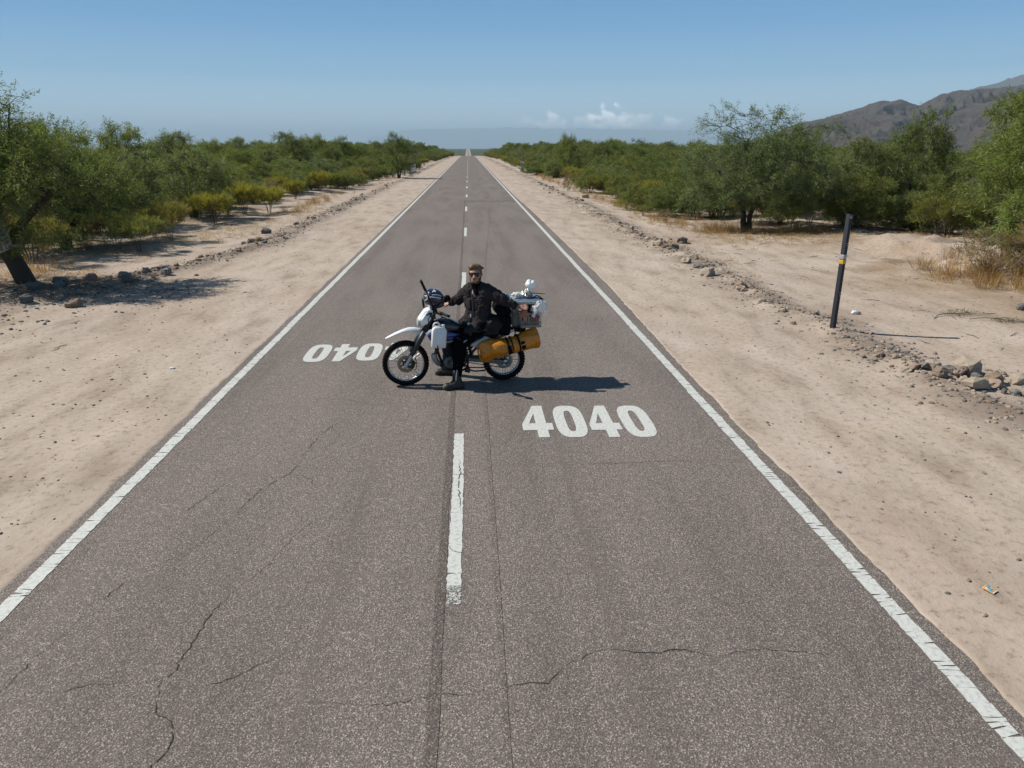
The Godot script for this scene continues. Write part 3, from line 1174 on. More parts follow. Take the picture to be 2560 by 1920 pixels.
# a clump of stems that fan out of the ground, for the shrubs
func fan_stems(n: int, hgt: float, wide: float, thick: float, seed_value: int, lean := 0.0) -> Array:
	var r := RandomNumberGenerator.new()
	r.seed = seed_value
	var out := []
	for i in n:
		var a := TAU * i / n + r.randf_range(-0.3, 0.3)
		var d := Vector3(cos(a), 0, sin(a)) * wide * r.randf_range(0.35, 1.0) + Vector3(lean, 0, 0)
		var h := hgt * r.randf_range(0.75, 1.1)
		out.append([[Vector3(d.x * 0.14, -0.1, d.z * 0.14), Vector3(d.x * 0.35, h * 0.45, d.z * 0.35), Vector3(d.x, h, d.z)], thick * r.randf_range(0.7, 1.1), thick * 0.35])
	return out


func build_plants() -> void:
	var green := Color(0.170, 0.200, 0.058)
	var green2 := Color(0.130, 0.165, 0.050)
	var grey_green := Color(0.195, 0.215, 0.110)
	var bright := Color(0.205, 0.262, 0.066)
	var olive := Color(0.25, 0.232, 0.05)
	var yellow := Color(0.34, 0.29, 0.04)
	var rusty := Color(0.22, 0.15, 0.06)
	var V := {}
	# --- trees of their own
	V.big = plant_meshes({"seed": 1, "trunks": [[[Vector3(0, -0.2, 0), Vector3(-0.25, 0.55, 0.0), Vector3(-0.52, 1.2, 0.05), Vector3(-0.6, 1.9, 0.1)], 0.25, 0.13], [[Vector3(-0.45, 0.95, 0.0), Vector3(-1.0, 1.7, 0.1), Vector3(-1.7, 2.4, 0.3)], 0.15, 0.08], [[Vector3(-0.4, 0.9, 0), Vector3(0.3, 1.7, -0.1), Vector3(1.2, 2.3, 0.1), Vector3(2.2, 2.5, 0.2)], 0.13, 0.06], [[Vector3(-0.55, 1.5, 0.05), Vector3(-0.1, 2.4, -0.2), Vector3(0.1, 3.6, -0.3)], 0.1, 0.04]],
		"env": [[Vector3(0.8, 2.1, 0.1), Vector3(2.2, 1.3, 2.2), 12, 150, 10], [Vector3(-1.9, 2.6, 0.0), Vector3(2.0, 1.5, 2.2), 8, 95, 10], [Vector3(-0.3, 3.0, -0.2), Vector3(1.5, 1.0, 1.6), 5, 60, 9], [Vector3(-0.6, 4.0, -0.2), Vector3(1.5, 1.0, 1.3), 7, 34, 5], [Vector3(-0.6, 1.3, 0.5), Vector3(1.1, 0.6, 0.9), 2, 26, 8]],
		"col": green, "col2": green2, "spread": 0.50, "blades": 20, "blen": 0.105, "bwid": 0.0095, "droop": 0.35, "twigs": 0.35, "limb": 0.07})
	plant("mesquite_tree", V.big, M.bark, "big spreading mesquite tree with a leaning dark trunk at the left edge, sign nailed on", "tree", Vector3(-11.05, gy(-11.05, -18.9), -18.9))
	V.drooping = plant_meshes({"seed": 6, "trunks": fan_stems(4, 1.9, 0.9, 0.09, 44), "low": 0.4,
		"env": [[Vector3(0.0, 2.1, 0.0), Vector3(2.6, 1.25, 2.4), 12, 150, 9], [Vector3(1.2, 1.35, 0.8), Vector3(1.7, 0.65, 1.6), 5, 60, 9], [Vector3(-0.6, 2.9, 0.0), Vector3(1.5, 0.8, 1.5), 5, 45, 8]],
		"col": green, "col2": green2, "spread": 0.5, "blades": 20, "blen": 0.11, "bwid": 0.010, "droop": 0.55, "follow": 1.0, "twigs": 0.35, "limb": 0.06})
	plant("mesquite_tree", V.drooping, M.bark, "spreading mesquite with drooping branch tips right behind the big leaning one", "tree", Vector3(-14.6, gy(-14.6, -27.4), -27.4), 0.3)
	V.lone = plant_meshes({"seed": 2, "trunks": [[[Vector3(-0.1, -0.2, 0), Vector3(-0.2, 0.7, 0.0), Vector3(-0.3, 1.4, 0.0)], 0.13, 0.09], [[Vector3(0.12, -0.2, 0.05), Vector3(0.05, 0.7, 0.05), Vector3(0.4, 1.7, 0.1), Vector3(0.8, 2.6, 0.0)], 0.12, 0.05], [[Vector3(-0.2, 0.9, 0), Vector3(-0.8, 1.7, 0.2), Vector3(-1.4, 2.5, 0.3)], 0.09, 0.04], [[Vector3(-0.25, 1.2, 0), Vector3(-0.2, 2.5, -0.1), Vector3(-0.3, 3.8, 0.0)], 0.08, 0.03]],
		"env": [[Vector3(-0.9, 2.45, 0.0), Vector3(2.1, 1.35, 2.1), 9, 105, 9], [Vector3(1.2, 2.5, 0.1), Vector3(2.1, 1.4, 2.1), 9, 105, 9], [Vector3(0.2, 3.3, 0.0), Vector3(1.9, 0.9, 1.7), 6, 60, 8], [Vector3(-0.3, 4.2, 0.0), Vector3(2.0, 0.95, 1.4), 13, 60, 4], [Vector3(2.2, 4.0, 0.0), Vector3(1.5, 0.55, 0.9), 6, 22, 4], [Vector3(-1.7, 1.45, 0.7), Vector3(1.6, 0.8, 1.3), 5, 60, 8], [Vector3(2.0, 1.55, 0.7), Vector3(1.6, 0.8, 1.3), 4, 50, 8], [Vector3(-0.2, 1.9, 1.4), Vector3(1.6, 0.7, 0.8), 4, 36, 8]],
		"col": Color(0.195, 0.235, 0.105), "col2": Color(0.145, 0.19, 0.075), "spread": 0.46, "blades": 21, "blen": 0.11, "bwid": 0.0095, "droop": 0.45, "twigs": 0.35, "limb": 0.06})
	plant("mesquite_tree", V.lone, M.bark, "round mesquite tree with a forked dark trunk standing alone in front of the right scrub", "tree", Vector3(12.1, gy(12.1, -31.2), -31.2), 0.0, Vector3(1.12, 1.0, 1.12))
	V.feather = plant_meshes({"seed": 3, "trunks": fan_stems(5, 2.4, 1.0, 0.06, 3), "env": [[Vector3(0, 2.0, 0), Vector3(1.9, 1.9, 1.9), 10, 150, 10], [Vector3(0.4, 3.5, 0), Vector3(1.3, 1.2, 1.3), 6, 60, 8], [Vector3(-1.0, 1.0, 0.5), Vector3(1.2, 0.9, 1.2), 4, 50, 9]],
		"col": bright, "col2": green, "spread": 0.5, "blades": 20, "blen": 0.15, "bwid": 0.012, "droop": 0.5, "follow": 1.2, "twigs": 0.3, "limb": 0.05})
	plant("feathery_tree", V.feather, M.stem, "bright green feathery tree leaning in at the right edge of the view", "tree", Vector3(15.6, gy(15.6, -19.2), -19.2), 0.6, Vector3(1.0, 1.08, 1.0))
	plant("feathery_tree", V.feather, M.stem, "second feathery green tree just behind the one at the right edge", "tree", Vector3(18.6, gy(18.6, -23.6), -23.6), 2.6, Vector3(1.0, 1.0, 1.0))
	# --- kinds that repeat
	for k in 3:
		V["tree%d" % k] = plant_meshes({"seed": 20 + k, "trunks": fan_stems(3, 1.9, 0.9, 0.10, 40 + k), "low": 0.45,
			"env": [[Vector3(0.1, 2.1, 0), Vector3(2.0, 1.35, 2.0), 10, 86, 8], [Vector3(-0.5 + 0.5 * k, 3.1, 0.3 - 0.3 * k), Vector3(1.2, 0.85, 1.2), 5, 42, 7], [Vector3(0.2, 0.85, 0), Vector3(1.9, 0.75, 1.9), 4, 64, 7]],
			"col": [green2, Color(0.21, 0.238, 0.056), grey_green][k], "col2": [green, green, green][k], "spread": 0.48, "blades": 18, "blen": 0.13, "bwid": 0.012, "droop": 0.3, "twigs": 0.25, "limb": 0.06})
	for k in 3:
		V["bush%d" % k] = plant_meshes({"seed": 30 + k, "trunks": fan_stems(8, 1.2, 0.9, 0.03, 50 + k), "low": 0.4,
			"env": [[Vector3(0, 1.05, 0), Vector3(1.35, 1.0, 1.35), 9, 76, 8], [Vector3(0.15, 0.48, 0.1), Vector3(1.35, 0.48, 1.35), 4, 55, 7]],
			"col": [grey_green, green, olive.lerp(green, 0.55)][k], "col2": [green, green2, green][k], "spread": 0.36, "blades": 20, "blen": 0.12, "bwid": 0.0098, "rise": 0.5, "follow": 1.1, "twigs": 0.25, "limb": 0.03})
	for k in 3:
		V["broom%d" % k] = plant_meshes({"seed": 60 + k, "trunks": fan_stems([11, 9, 7][k], [0.8, 0.95, 0.9][k], 0.50, 0.0085, 70 + k), "low": 0.4,
			"env": [[Vector3(0, 0.74, 0), Vector3(0.74, 0.36, 0.74), 14, [95, 80, 50][k], 6]],
			"col": [yellow, olive, rusty][k], "col2": [olive, green, olive][k], "spread": 0.32, "blades": 15, "blen": 0.12, "bwid": 0.0062, "rise": 1.7, "follow": 2.2, "droop": 0.0, "twigs": 0.6, "limb": 0.012})
	V.bare = plant_meshes({"seed": 80, "trunks": fan_stems(7, 2.4, 1.2, 0.035, 81), "low": 0.3,
		"env": [[Vector3(0, 2.5, 0), Vector3(1.5, 1.1, 1.5), 16, 70, 5]], "col": grey_green, "col2": rusty, "spread": 0.45, "blades": 1, "blen": 0.08, "bwid": 0.01, "rise": 0.5, "twigs": 1.0, "limb": 0.03})
	V.dry = plant_meshes({"seed": 85, "trunks": fan_stems(8, 0.9, 0.8, 0.015, 86), "low": 0.3,
		"env": [[Vector3(0, 0.8, 0), Vector3(0.9, 0.65, 0.9), 8, 50, 6]], "col": rusty, "col2": Color(0.30, 0.215, 0.095), "spread": 0.3, "blades": 12, "blen": 0.13, "bwid": 0.006, "rise": 0.5, "follow": 1.3, "droop": 0.0, "twigs": 0.9, "limb": 0.012})
	plant_list(V)
	plant_belts(V)
	grass(V)


# the plants one can point at, each with its own words: kind, x, z, turn, height factor, width factor, label
func plant_list(V: Dictionary) -> void:
	var L := [
		["broom0", -11.6, -34.6, 0.3, 1.06, 1.35, "yellow-green broom bush with bare stems standing out alone on the left sand"],
		["broom2", -10.9, -27.7, 1.2, 1.15, 1.0, "thin olive shrub with forked bare stems at the tip of the big left crown"],
		["broom1", -10.9, -25.0, 2.2, 0.92, 1.1, "low olive shrub under the hanging end of the big left crown"],
		["broom2", -11.9, -25.7, 4.2, 1.01, 1.2, "rusty shrub with red stems below the big left crown"],
		["broom0", -12.2, -29.5, 5.1, 0.83, 1.1, "small shrub with dark stems deep under the left crown"],
		["broom1", -13.2, -26.4, 3.3, 1.15, 1.2, "olive shrub with a V of thin stems between trunk and crown on the left"],
		["broom2", -12.4, -22.0, 0.8, 1.10, 1.0, "grey open shrub beside the leaning trunk, right behind the nailed sign"],
		["dry", -13.6, -23.6, 0.8, 1.3, 1.3, "brownish dry bush in the shade behind the nailed sign"],
		["dry", -13.1, -18.8, 0.8, 0.7, 0.8, "dry grassy tuft left of the leaning trunk at the picture edge"],
		["broom0", -11.7, -39.8, 2.0, 1.24, 1.5, "yellow broom bush behind the lone broom bush on the left"],
		["broom0", -10.9, -41.6, 4.0, 1.06, 1.4, "second yellow broom bush beside the track on the left sand"],
		["broom1", -12.4, -36.8, 1.0, 0.92, 1.2, "grey shrub of dead sticks left of the lone broom bush"],
		["bush0", -13.4, -37.2, 1.0, 1.5, 1.45, "large rounded grey-green bush behind the yellow broom bushes"],
		["bush0", -14.6, -33.2, 3.0, 1.55, 1.5, "grey-green bush at the right flank of the big left crown"],
		["tree1", -14.5, -27.5, 1.5, 1.10, 1.15, "mid green thicket tree joined to the back of the big left tree"],
		["tree0", -15.6, -25.0, 0.2, 1.22, 1.2, "dark dome of the tree behind the big left tree"],
		["tree0", -17.0, -31.5, 4.4, 1.12, 1.1, "darkest round tree top sloping down behind the left crown"],
		["tree1", -17.6, -40.0, 2.4, 1.16, 0.9, "flat-topped tree right of the bare grey branches on the left"],
		["bare", -18.6, -36.5, 2.4, 1.18, 1.1, "bare grey branched shrub sticking out of the left skyline"],
		["bare", -20.4, -37.0, 0.4, 1.05, 1.0, "smaller bare grey shrub left of the other bare one"],
		["tree2", -20.0, -52.0, 0.4, 1.10, 1.2, "broad tree crown on the left skyline beyond the flat-topped one"],
		["tree0", -8.0, -88.0, 0.4, 1.24, 1.05, "single tall tree standing over the scrub left of the far road"],
		["tree2", -17.2, -76.0, 3.4, 1.25, 1.2, "tall grey-green tree top left of the tall single tree"],
		["tree1", 11.6, -88.0, 1.2, 1.25, 0.9, "tall spiky tree over the scrub right of the far road"],
		["tree0", 19.8, -32.4, 1.9, 1.26, 0.92, "tall dark upright tree behind the marker post, mountain behind it"],
		["tree1", 16.0, -36.0, 2.9, 1.08, 1.05, "green thicket tree right behind the lone mesquite"],
		["tree2", 17.6, -33.0, 3.9, 0.95, 0.95, "grey-green tree between lone mesquite and tall dark tree"],
		["bush2", 16.6, -30.6, 0.9, 1.15, 1.1, "olive bush above the leaf litter behind the marker post"],
		["broom1", 15.0, -31.6, 2.9, 1.20, 1.3, "dark broom shrub rooted in the litter right of the lone mesquite"],
		["bush2", 19.4, -28.6, 2.2, 1.15, 1.2, "olive bush with yellow pods on the eroded bank at right"],
		["broom1", 18.3, -27.6, 4.9, 1.20, 1.3, "low yellowish shrub on the crest of the eroded bank"],
		["bare", 20.6, -28.0, 5.2, 0.85, 0.9, "tangle of bare yellow-brown branches above the eroded bank"],
		["dry", 14.3, -16.9, 0.5, 1.0, 1.3, "straw-brown dry shrub below the feathery tree at the right edge"],
		["dry", 13.3, -17.6, 2.5, 0.75, 1.0, "smaller golden dry shrub at the left foot of the feathery tree"],
		["dry", 13.6, -15.6, 4.5, 0.8, 1.1, "golden grass clump at the right picture edge above the bare twigs"],
		["bush1", 10.6, -38.0, 4.5, 0.85, 1.0, "low green bush at the left foot of the lone mesquite"],
		["bush2", 9.8, -41.5, 2.5, 0.7, 1.0, "yellow-green low bush left of the lone mesquite"],
		["bush2", 9.6, -58.0, 1.5, 0.95, 1.1, "dark-stemmed bush reaching out farthest onto the right sand"],
		["dry", 8.2, -60.5, 1.5, 0.8, 0.7, "little dark dead shrub alone on the right sand"],
		["bush1", 8.9, -98.0, 1.5, 0.75, 1.5, "low bright green bush beside the right culvert railing"],
		["dry", 9.2, -34.0, 1.0, 0.4, 0.5, "small tuft of dry grass on the sand left of the lone mesquite"],
		["broom1", 9.0, -37.5, 1.0, 0.41, 0.6, "knee-high green shrub alone on the sand left of the lone mesquite"],
	]
	for p in L:
		var kind: String = p[0].rstrip("0123456789")
		var nm: String = {"broom": "broom_bush", "dry": "dry_shrub", "bush": "thorn_bush", "tree": "thicket_tree", "bare": "bare_shrub"}[kind]
		plant(nm, V[p[0]], wood_of(kind), p[6], "tree" if kind == "tree" else ("shrub" if kind in ["dry", "bare"] else "bush"), Vector3(p[1], gy(p[1], p[2]), p[2]), p[3], Vector3(p[5], p[4], p[5]))


func wood_of(kind: String) -> Material:
	return {"broom": M.stem, "dry": M.grey_twig, "bush": M.stem, "tree": M.bark, "bare": M.grey_twig}[kind]


func plant_belts(V: Dictionary) -> void:
	var r := RandomNumberGenerator.new()
	r.seed = 77
	var first := {}
	var scrub := []
	var taken := []
	for c in get_children():
		if c.has_meta("category") and c.get_meta("category") in ["tree", "bush", "shrub"]:
			taken.append(Vector2(c.position.x, c.position.z))
	var z := -22.0
	while z > -420.0:
		var step := 2.7 if z > -70.0 else (3.8 if z > -160.0 else 7.0)
		for side in [-1.0, 1.0]:
			var deep := 24.0 if z > -70.0 else (26.0 if z > -160.0 else 34.0)
			var edge := belt_edge(z, side)
			var x := edge
			while x < edge + deep:
				var px: float = side * (x + r.randf_range(-0.8, 0.8)) + (0.0 if x > edge else 0.3)
				var pz := z + r.randf_range(-1.2, 1.2)
				var inner := (x - edge)
				x += step * r.randf_range(0.75, 1.3) * (0.5 if inner < 2.0 else 1.0)
				var clear := true
				for t in taken:
					if t.distance_to(Vector2(px, pz)) < (1.7 if inner > 2.5 else 1.0):
						clear = false
				# nothing grows on the open ground that the photograph shows bare
				if absf(px) < belt_edge(pz, side) - 0.2 or not clear or (pz > -24.0 and side > 0.0 and px < 19.0):
					continue
				var far := z < -150.0
				var pick := r.randf()
				var kind := "broom"
				if inner > 6.5:
					kind = "tree" if pick < (0.62 if z > -85.0 else 0.9) else ("bush" if pick < 0.95 else "bare")
				elif inner > 3.0:
					kind = "bush" if pick < 0.74 else ("tree" if pick < 0.88 else ("bare" if pick < 0.91 else "broom"))
				elif inner > 1.2:
					kind = "bush" if pick < 0.62 else ("broom" if pick < 0.92 else "dry")
				else:
					kind = "broom" if pick < 0.6 else "bush"
				var key := kind if kind in ["bare", "dry"] else "%s%d" % [kind, r.randi() % 3]
				var s := r.randf_range(0.78, 1.1)
				if kind == "bush":
					s *= r.randf_range(1.15, 1.6) if inner > 6.5 else (r.randf_range(0.95, 1.35) if inner > 3.0 else r.randf_range(0.6, 0.95))
				if kind == "tree":
					s *= r.randf_range(0.74, 0.98) * (1.16 if z < -85.0 else 1.0) if inner > 6.5 else r.randf_range(0.55, 0.72)
				if kind == "bare":
					s *= 0.9
				var size := Vector3(s * r.randf_range(0.95, 1.25), s, s * r.randf_range(0.95, 1.25))
				if kind == "broom":
					size *= 1.1
				var turn := r.randf() * TAU
				var p := Vector3(px, gy(px, pz), pz)
				if pz < -250.0:
					size *= 1.3
				if far:
					scrub.append([key, Transform3D(Basis(Vector3.UP, turn).scaled(size), p)])
					continue
				var look: String = {"tree": ["dark green tree", "mid green tree", "grey-green tree"], "bush": ["grey-green bush", "green bush", "olive bush"], "broom": ["yellow-green broom bush", "olive broom bush", "rusty broom bush"], "bare": ["bare grey shrub"], "dry": ["dry brown shrub"]}[kind][(key.right(1).to_int() if kind in ["tree", "bush", "broom"] else 0)]
				var row := "deep in scrub" if inner > 6.5 else ("in scrub" if inner > 2.5 else "at the sand")
				var built := "tall" if s > 1.0 else ("low" if s < 0.72 else "rounded")
				var label: String = "%s %s %s %s" % [built, look, row, landmark(z, side)]
				var nm: String = {"broom": "broom_bush", "dry": "dry_shrub", "bush": "thorn_bush", "tree": "thicket_tree", "bare": "bare_shrub"}[kind]
				var cat := "tree" if kind == "tree" else ("shrub" if kind in ["dry", "bare"] else "bush")
				if first.has(key):
					var c: Node3D = first[key].duplicate()
					c.name = numbered(nm)
					add_child(c, true)
					c.position = p
					c.rotation.y = turn
					c.scale = size
					tag(c, label, cat, label)
				else:
					first[key] = plant(nm, V[key], wood_of(kind), label, cat, p, turn, size, label)
		z -= step
	tell_apart()
	# past that the scrub reads as one mass
	for key in V:
		var where := []
		for s in scrub:
			if s[0] == key:
				where.append(s[1])
		if where.is_empty():
			continue
		for w in 2:
			if V[key][w] == null:
				continue
			var mm := MultiMesh.new()
			mm.transform_format = MultiMesh.TRANSFORM_3D
			mm.mesh = V[key][w]
			mm.instance_count = where.size()
			for i in where.size():
				mm.set_instance_transform(i, where[i])
			var o := MultiMeshInstance3D.new()
			o.name = numbered("distant_scrub")
			o.multimesh = mm
			o.material_override = M.leaf if w == 1 else wood_of(key.rstrip("0123456789"))
			add_child(o, true)
			tag(o, "mass of far scrub on both sides of the road towards the crest", "scrub", "distant scrub", "stuff")


func landmark(z: float, side: float) -> String:
	var marks: Array = [[-34.0, "behind the leaning mesquite"], [-46.0, "behind the yellow broom bushes"], [-62.0, "left of the flat-topped tree"], [-82.0, "short of the tall single tree"], [-104.0, "beside the left culvert railing"], [-150.0, "beyond the left culvert railing"]]
	if side > 0.0:
		marks = [[-34.0, "behind the marker post"], [-45.0, "behind the lone mesquite"], [-62.0, "left of the lone mesquite"], [-90.0, "short of the tall spiky tree"], [-125.0, "beside the right culvert railing"], [-150.0, "beyond the right culvert railing"]]
	for m in marks:
		if z > m[0]:
			return m[1]
	return marks[-1][1]


# plants that still answer to the same words are told apart by how near they stand
func tell_apart() -> void:
	var by := {}
	for c in get_children():
		if c.has_meta("group") and c.get_meta("category") in ["tree", "bush", "shrub", "stone"]:
			var l: String = c.get_meta("label")
			if not by.has(l):
				by[l] = []
			by[l].append(c)
	var nth := ["nearest", "second nearest", "third nearest", "fourth nearest", "fifth nearest", "sixth nearest", "seventh nearest", "eighth nearest", "ninth nearest", "tenth nearest", "eleventh nearest", "twelfth nearest", "thirteenth nearest", "fourteenth nearest", "fifteenth nearest", "sixteenth nearest"]
	for l in by:
		var all: Array = by[l]
		if all.size() < 2:
			continue
		all.sort_custom(func(a, b): return a.position.z > b.position.z)
		for i in all.size():
			all[i].set_meta("label", "%s, %s" % [l, nth[i] if i < nth.size() else "farther ones"])


func belt_edge(z: float, side: float) -> float:
	var d := -z
	var pts: Array = [[0.0, 13.0], [22.0, 16.5], [30.0, 16.0], [35.0, 14.6], [38.0, 13.0], [41.0, 11.9], [51.0, 12.0], [62.0, 10.6], [89.0, 9.7], [116.0, 8.8], [167.0, 8.6], [420.0, 8.2]]
	if side > 0.0:
		pts = [[0.0, 19.0], [24.0, 20.0], [29.5, 20.0], [30.5, 16.6], [33.0, 14.2], [36.0, 11.6], [39.0, 10.8], [64.0, 10.4], [88.0, 9.8], [99.0, 9.6], [138.0, 9.0], [420.0, 8.6]]
	for i in range(1, pts.size()):
		if d < pts[i][0]:
			return lerpf(pts[i - 1][1], pts[i][1], (d - pts[i - 1][0]) / (pts[i][0] - pts[i - 1][0]))
	return pts[-1][1]


# dead grass in thin patches, fallen twigs
func grass(_V: Dictionary) -> void:
	var r := RandomNumberGenerator.new()
	r.seed = 5
	var lv := Leaves.new()
	for i in 16:
		var a := r.randf() * TAU
		var d := (Vector3(cos(a), 0, sin(a)) * r.randf_range(0.3, 1.4) + Vector3.UP).normalized() * r.randf_range(0.05, 0.19)
		var k := r.randf_range(0.75, 1.2)
		lv.blade(Vector3(cos(a), 0, sin(a)) * r.randf() * 0.07 - Vector3(0, 0.01, 0), d, d.cross(rand_dir(r)).normalized() * 0.0035, Color(0.42 * k, 0.31 * k, 0.17 * k))
	var tuft := lv.mesh()
	var spots := []
	# [x, z, radius x, radius z, count]
	for p in [[11.6, -29.0, 2.6, 2.2, 260], [13.8, -28.6, 2.4, 2.0, 150], [11.0, -26.0, 3.0, 1.6, 110], [14.0, -16.5, 1.3, 1.6, 300], [15.4, -15.2, 1.2, 1.4, 160], [12.6, -17.8, 1.2, 1.0, 70], [16.5, -24.5, 2.6, 1.8, 70], [-11.6, -19.8, 2.2, 2.0, 130], [-13.4, -18.0, 1.2, 1.6, 150], [-9.6, -31.0, 1.4, 5.0, 130], [-9.2, -42.0, 1.2, 8.0, 150], [9.3, -36.0, 1.3, 5.0, 130], [9.0, -50.0, 1.0, 10.0, 140], [7.9, -24.0, 0.8, 6.0, 50], [8.8, -80.0, 0.9, 24.0, 140], [-8.8, -80.0, 0.8, 24.0, 120], [-12.0, -27.0, 2.0, 4.0, 90]]:
		for i in p[4]:
			var a := r.randf() * TAU
			var q := sqrt(r.randf()) * (0.6 + 0.5 * r.randf())
			var x: float = p[0] + cos(a) * q * p[2]
			var zz: float = p[1] + sin(a) * q * p[3]
			spots.append(Transform3D(Basis(Vector3.UP, r.randf() * TAU).scaled(Vector3.ONE * r.randf_range(0.6, 1.5)), Vector3(x, gy(x, zz), zz)))
	var tall := Leaves.new()
	for i in 34:
		var a := r.randf() * TAU
		var d := (Vector3(cos(a), 0, sin(a)) * r.randf_range(0.1, 0.9) + Vector3.UP).normalized() * r.randf_range(0.18, 0.5)
		var k := r.randf_range(0.7, 1.25)
		tall.blade(Vector3(cos(a), 0, sin(a)) * r.randf() * 0.12 - Vector3(0, 0.01, 0), d, d.cross(rand_dir(r)).normalized() * 0.0045, Color(0.36 * k, 0.235 * k, 0.095 * k))
	var clumps := []
	for p in [[14.0, -16.3, 1.3, 1.5, 110], [15.5, -15.0, 1.2, 1.3, 70], [13.0, -18.0, 1.0, 0.9, 30], [11.0, -30.3, 1.4, 0.8, 45], [13.4, -30.0, 1.3, 0.7, 60], [9.6, -33.5, 1.0, 2.0, 22], [-13.2, -18.4, 1.0, 1.2, 14], [-12.2, -21.0, 1.0, 1.2, 10], [9.4, -46.0, 0.8, 7.0, 40], [-9.6, -48.0, 0.8, 9.0, 40], [9.0, -80.0, 0.7, 22.0, 70]]:
		for i in p[4]:
			var x: float = p[0] + r.randfn() * p[2] * 0.6
			var zz: float = p[1] + r.randfn() * p[3] * 0.6
			clumps.append(Transform3D(Basis(Vector3.UP, r.randf() * TAU).scaled(Vector3.ONE * r.randf_range(0.6, 1.3)), Vector3(x, gy(x, zz), zz)))
	multi("tall_dead_grass", tall.mesh(), M.straw, clumps, "clumps of tall golden dead grass by the trees and at the right edge", "grass")
	multi("dead_grass", tuft, M.straw, spots, "thin straw-coloured dead grass in patches on the sand beside the scrub", "grass")
	var tw := st_new()
	tube(tw, [Vector3(-0.14, 0.004, 0), Vector3(-0.03, 0.012, 0.02), Vector3(0.06, 0.006, -0.01), Vector3(0.15, 0.004, 0.015)], [0.004, 0.005, 0.004, 0.002], 4)
	tube(tw, [Vector3(0.0, 0.01, 0.01), Vector3(0.05, 0.012, 0.06)], [0.003, 0.0015], 3)
	var tws := []
	for i in 520:
		var side := -1.0 if r.randf() < 0.45 else 1.0
		var x := side * r.randf_range(6.5, 18.0)
		if r.randf() < 0.6:
			x = side * r.randf_range(7.5, 18.0)
		var zz := -r.randf_range(4.0, 45.0)
		tws.append(Transform3D(Basis(Vector3.UP, r.randf() * TAU).scaled(Vector3.ONE * r.randf_range(0.4, 1.6)), Vector3(x, gy(x, zz), zz)))
	for p in [[14.2, -29.4], [15.0, -28.8], [18.0, -22.5], [12.4, -30.2], [-11.0, -17.8], [-9.8, -19.0]]:
		for i in 90:
			var x: float = p[0] + r.randfn() * 0.9
			var zz: float = p[1] + r.randfn() * 0.6
			tws.append(Transform3D(Basis.from_euler(Vector3(0, r.randf() * TAU, r.randf_range(-0.3, 0.3))).scaled(Vector3.ONE * r.randf_range(0.7, 2.2)), Vector3(x, gy(x, zz) + 0.01, zz)))
	var flake := Leaves.new()
	for i in 14:
		var a := r.randf() * TAU
		var p := Vector3(cos(a), 0, sin(a)) * r.randf() * 0.10 + Vector3(0, 0.006, 0)
		var d := Vector3(cos(a * 3.0), r.randf_range(-0.1, 0.25), sin(a * 3.0)) * 0.035
		flake.blade(p, d, d.cross(Vector3(r.randf_range(-0.5, 0.5), 1, 0)).normalized() * 0.009, Color(0.085, 0.06, 0.04) * r.randf_range(0.6, 1.4))
	var lit := []
	for p in [[14.3, -29.9, 1.7, 0.9, 900], [17.6, -29.6, 2.2, 0.9, 500], [20.4, -27.0, 1.4, 1.0, 200], [-10.6, -18.2, 1.6, 0.8, 350], [17.0, -21.6, 1.4, 0.8, 160], [11.9, -30.6, 1.6, 0.9, 260]]:
		for i in p[4]:
			var x: float = p[0] + r.randfn() * p[2]
			var zz: float = p[1] + r.randfn() * p[3]
			lit.append(Transform3D(Basis(Vector3.UP, r.randf() * TAU).scaled(Vector3.ONE * r.randf_range(0.7, 1.8)), Vector3(x, gy(x, zz), zz)))
	multi("leaf_litter", flake.mesh(), M.straw, lit, "dark brown leaf litter under the trees and on the bank behind the marker post", "litter")
	multi("fallen_twigs", tw_done(tw), M.grey_twig, tws, "small dead twigs scattered over the sand near the scrub", "twigs")


func tw_done(st: SurfaceTool) -> ArrayMesh:
	return done(st)


func multi(called: String, m: Mesh, material: Material, where: Array, label: String, category: String) -> void:
	var mm := MultiMesh.new()
	mm.transform_format = MultiMesh.TRANSFORM_3D
	mm.mesh = m
	mm.instance_count = where.size()
	for i in where.size():
		mm.set_instance_transform(i, where[i])
	var o := MultiMeshInstance3D.new()
	o.name = numbered(called)
	o.multimesh = mm
	o.material_override = material
	add_child(o, true)
	tag(o, label, category, "", "stuff")


# ---------------------------------------------------------------- the motorcycle
# Everything on it is measured in its own frame: x from the front wheel's contact towards the rear, y up, z towards its left side.
var base_of := {}


func bthing(called: String, label: String, category: String, base: Vector3) -> Node3D:
	var t := thing(called, label, category, bike_frame * base, LEAN)
	base_of[t] = base
	return t


func bpart(called: String, st: SurfaceTool, material: Material, t: Node3D, label := "") -> MeshInstance3D:
	return bmesh(called, done(st), material, t, label)


func bmesh(called: String, m: Mesh, material: Material, t: Node3D, label := "") -> MeshInstance3D:
	var o := part(called, m, material, t, label)
	if base_of.has(t):
		o.position = -base_of[t]
	return o


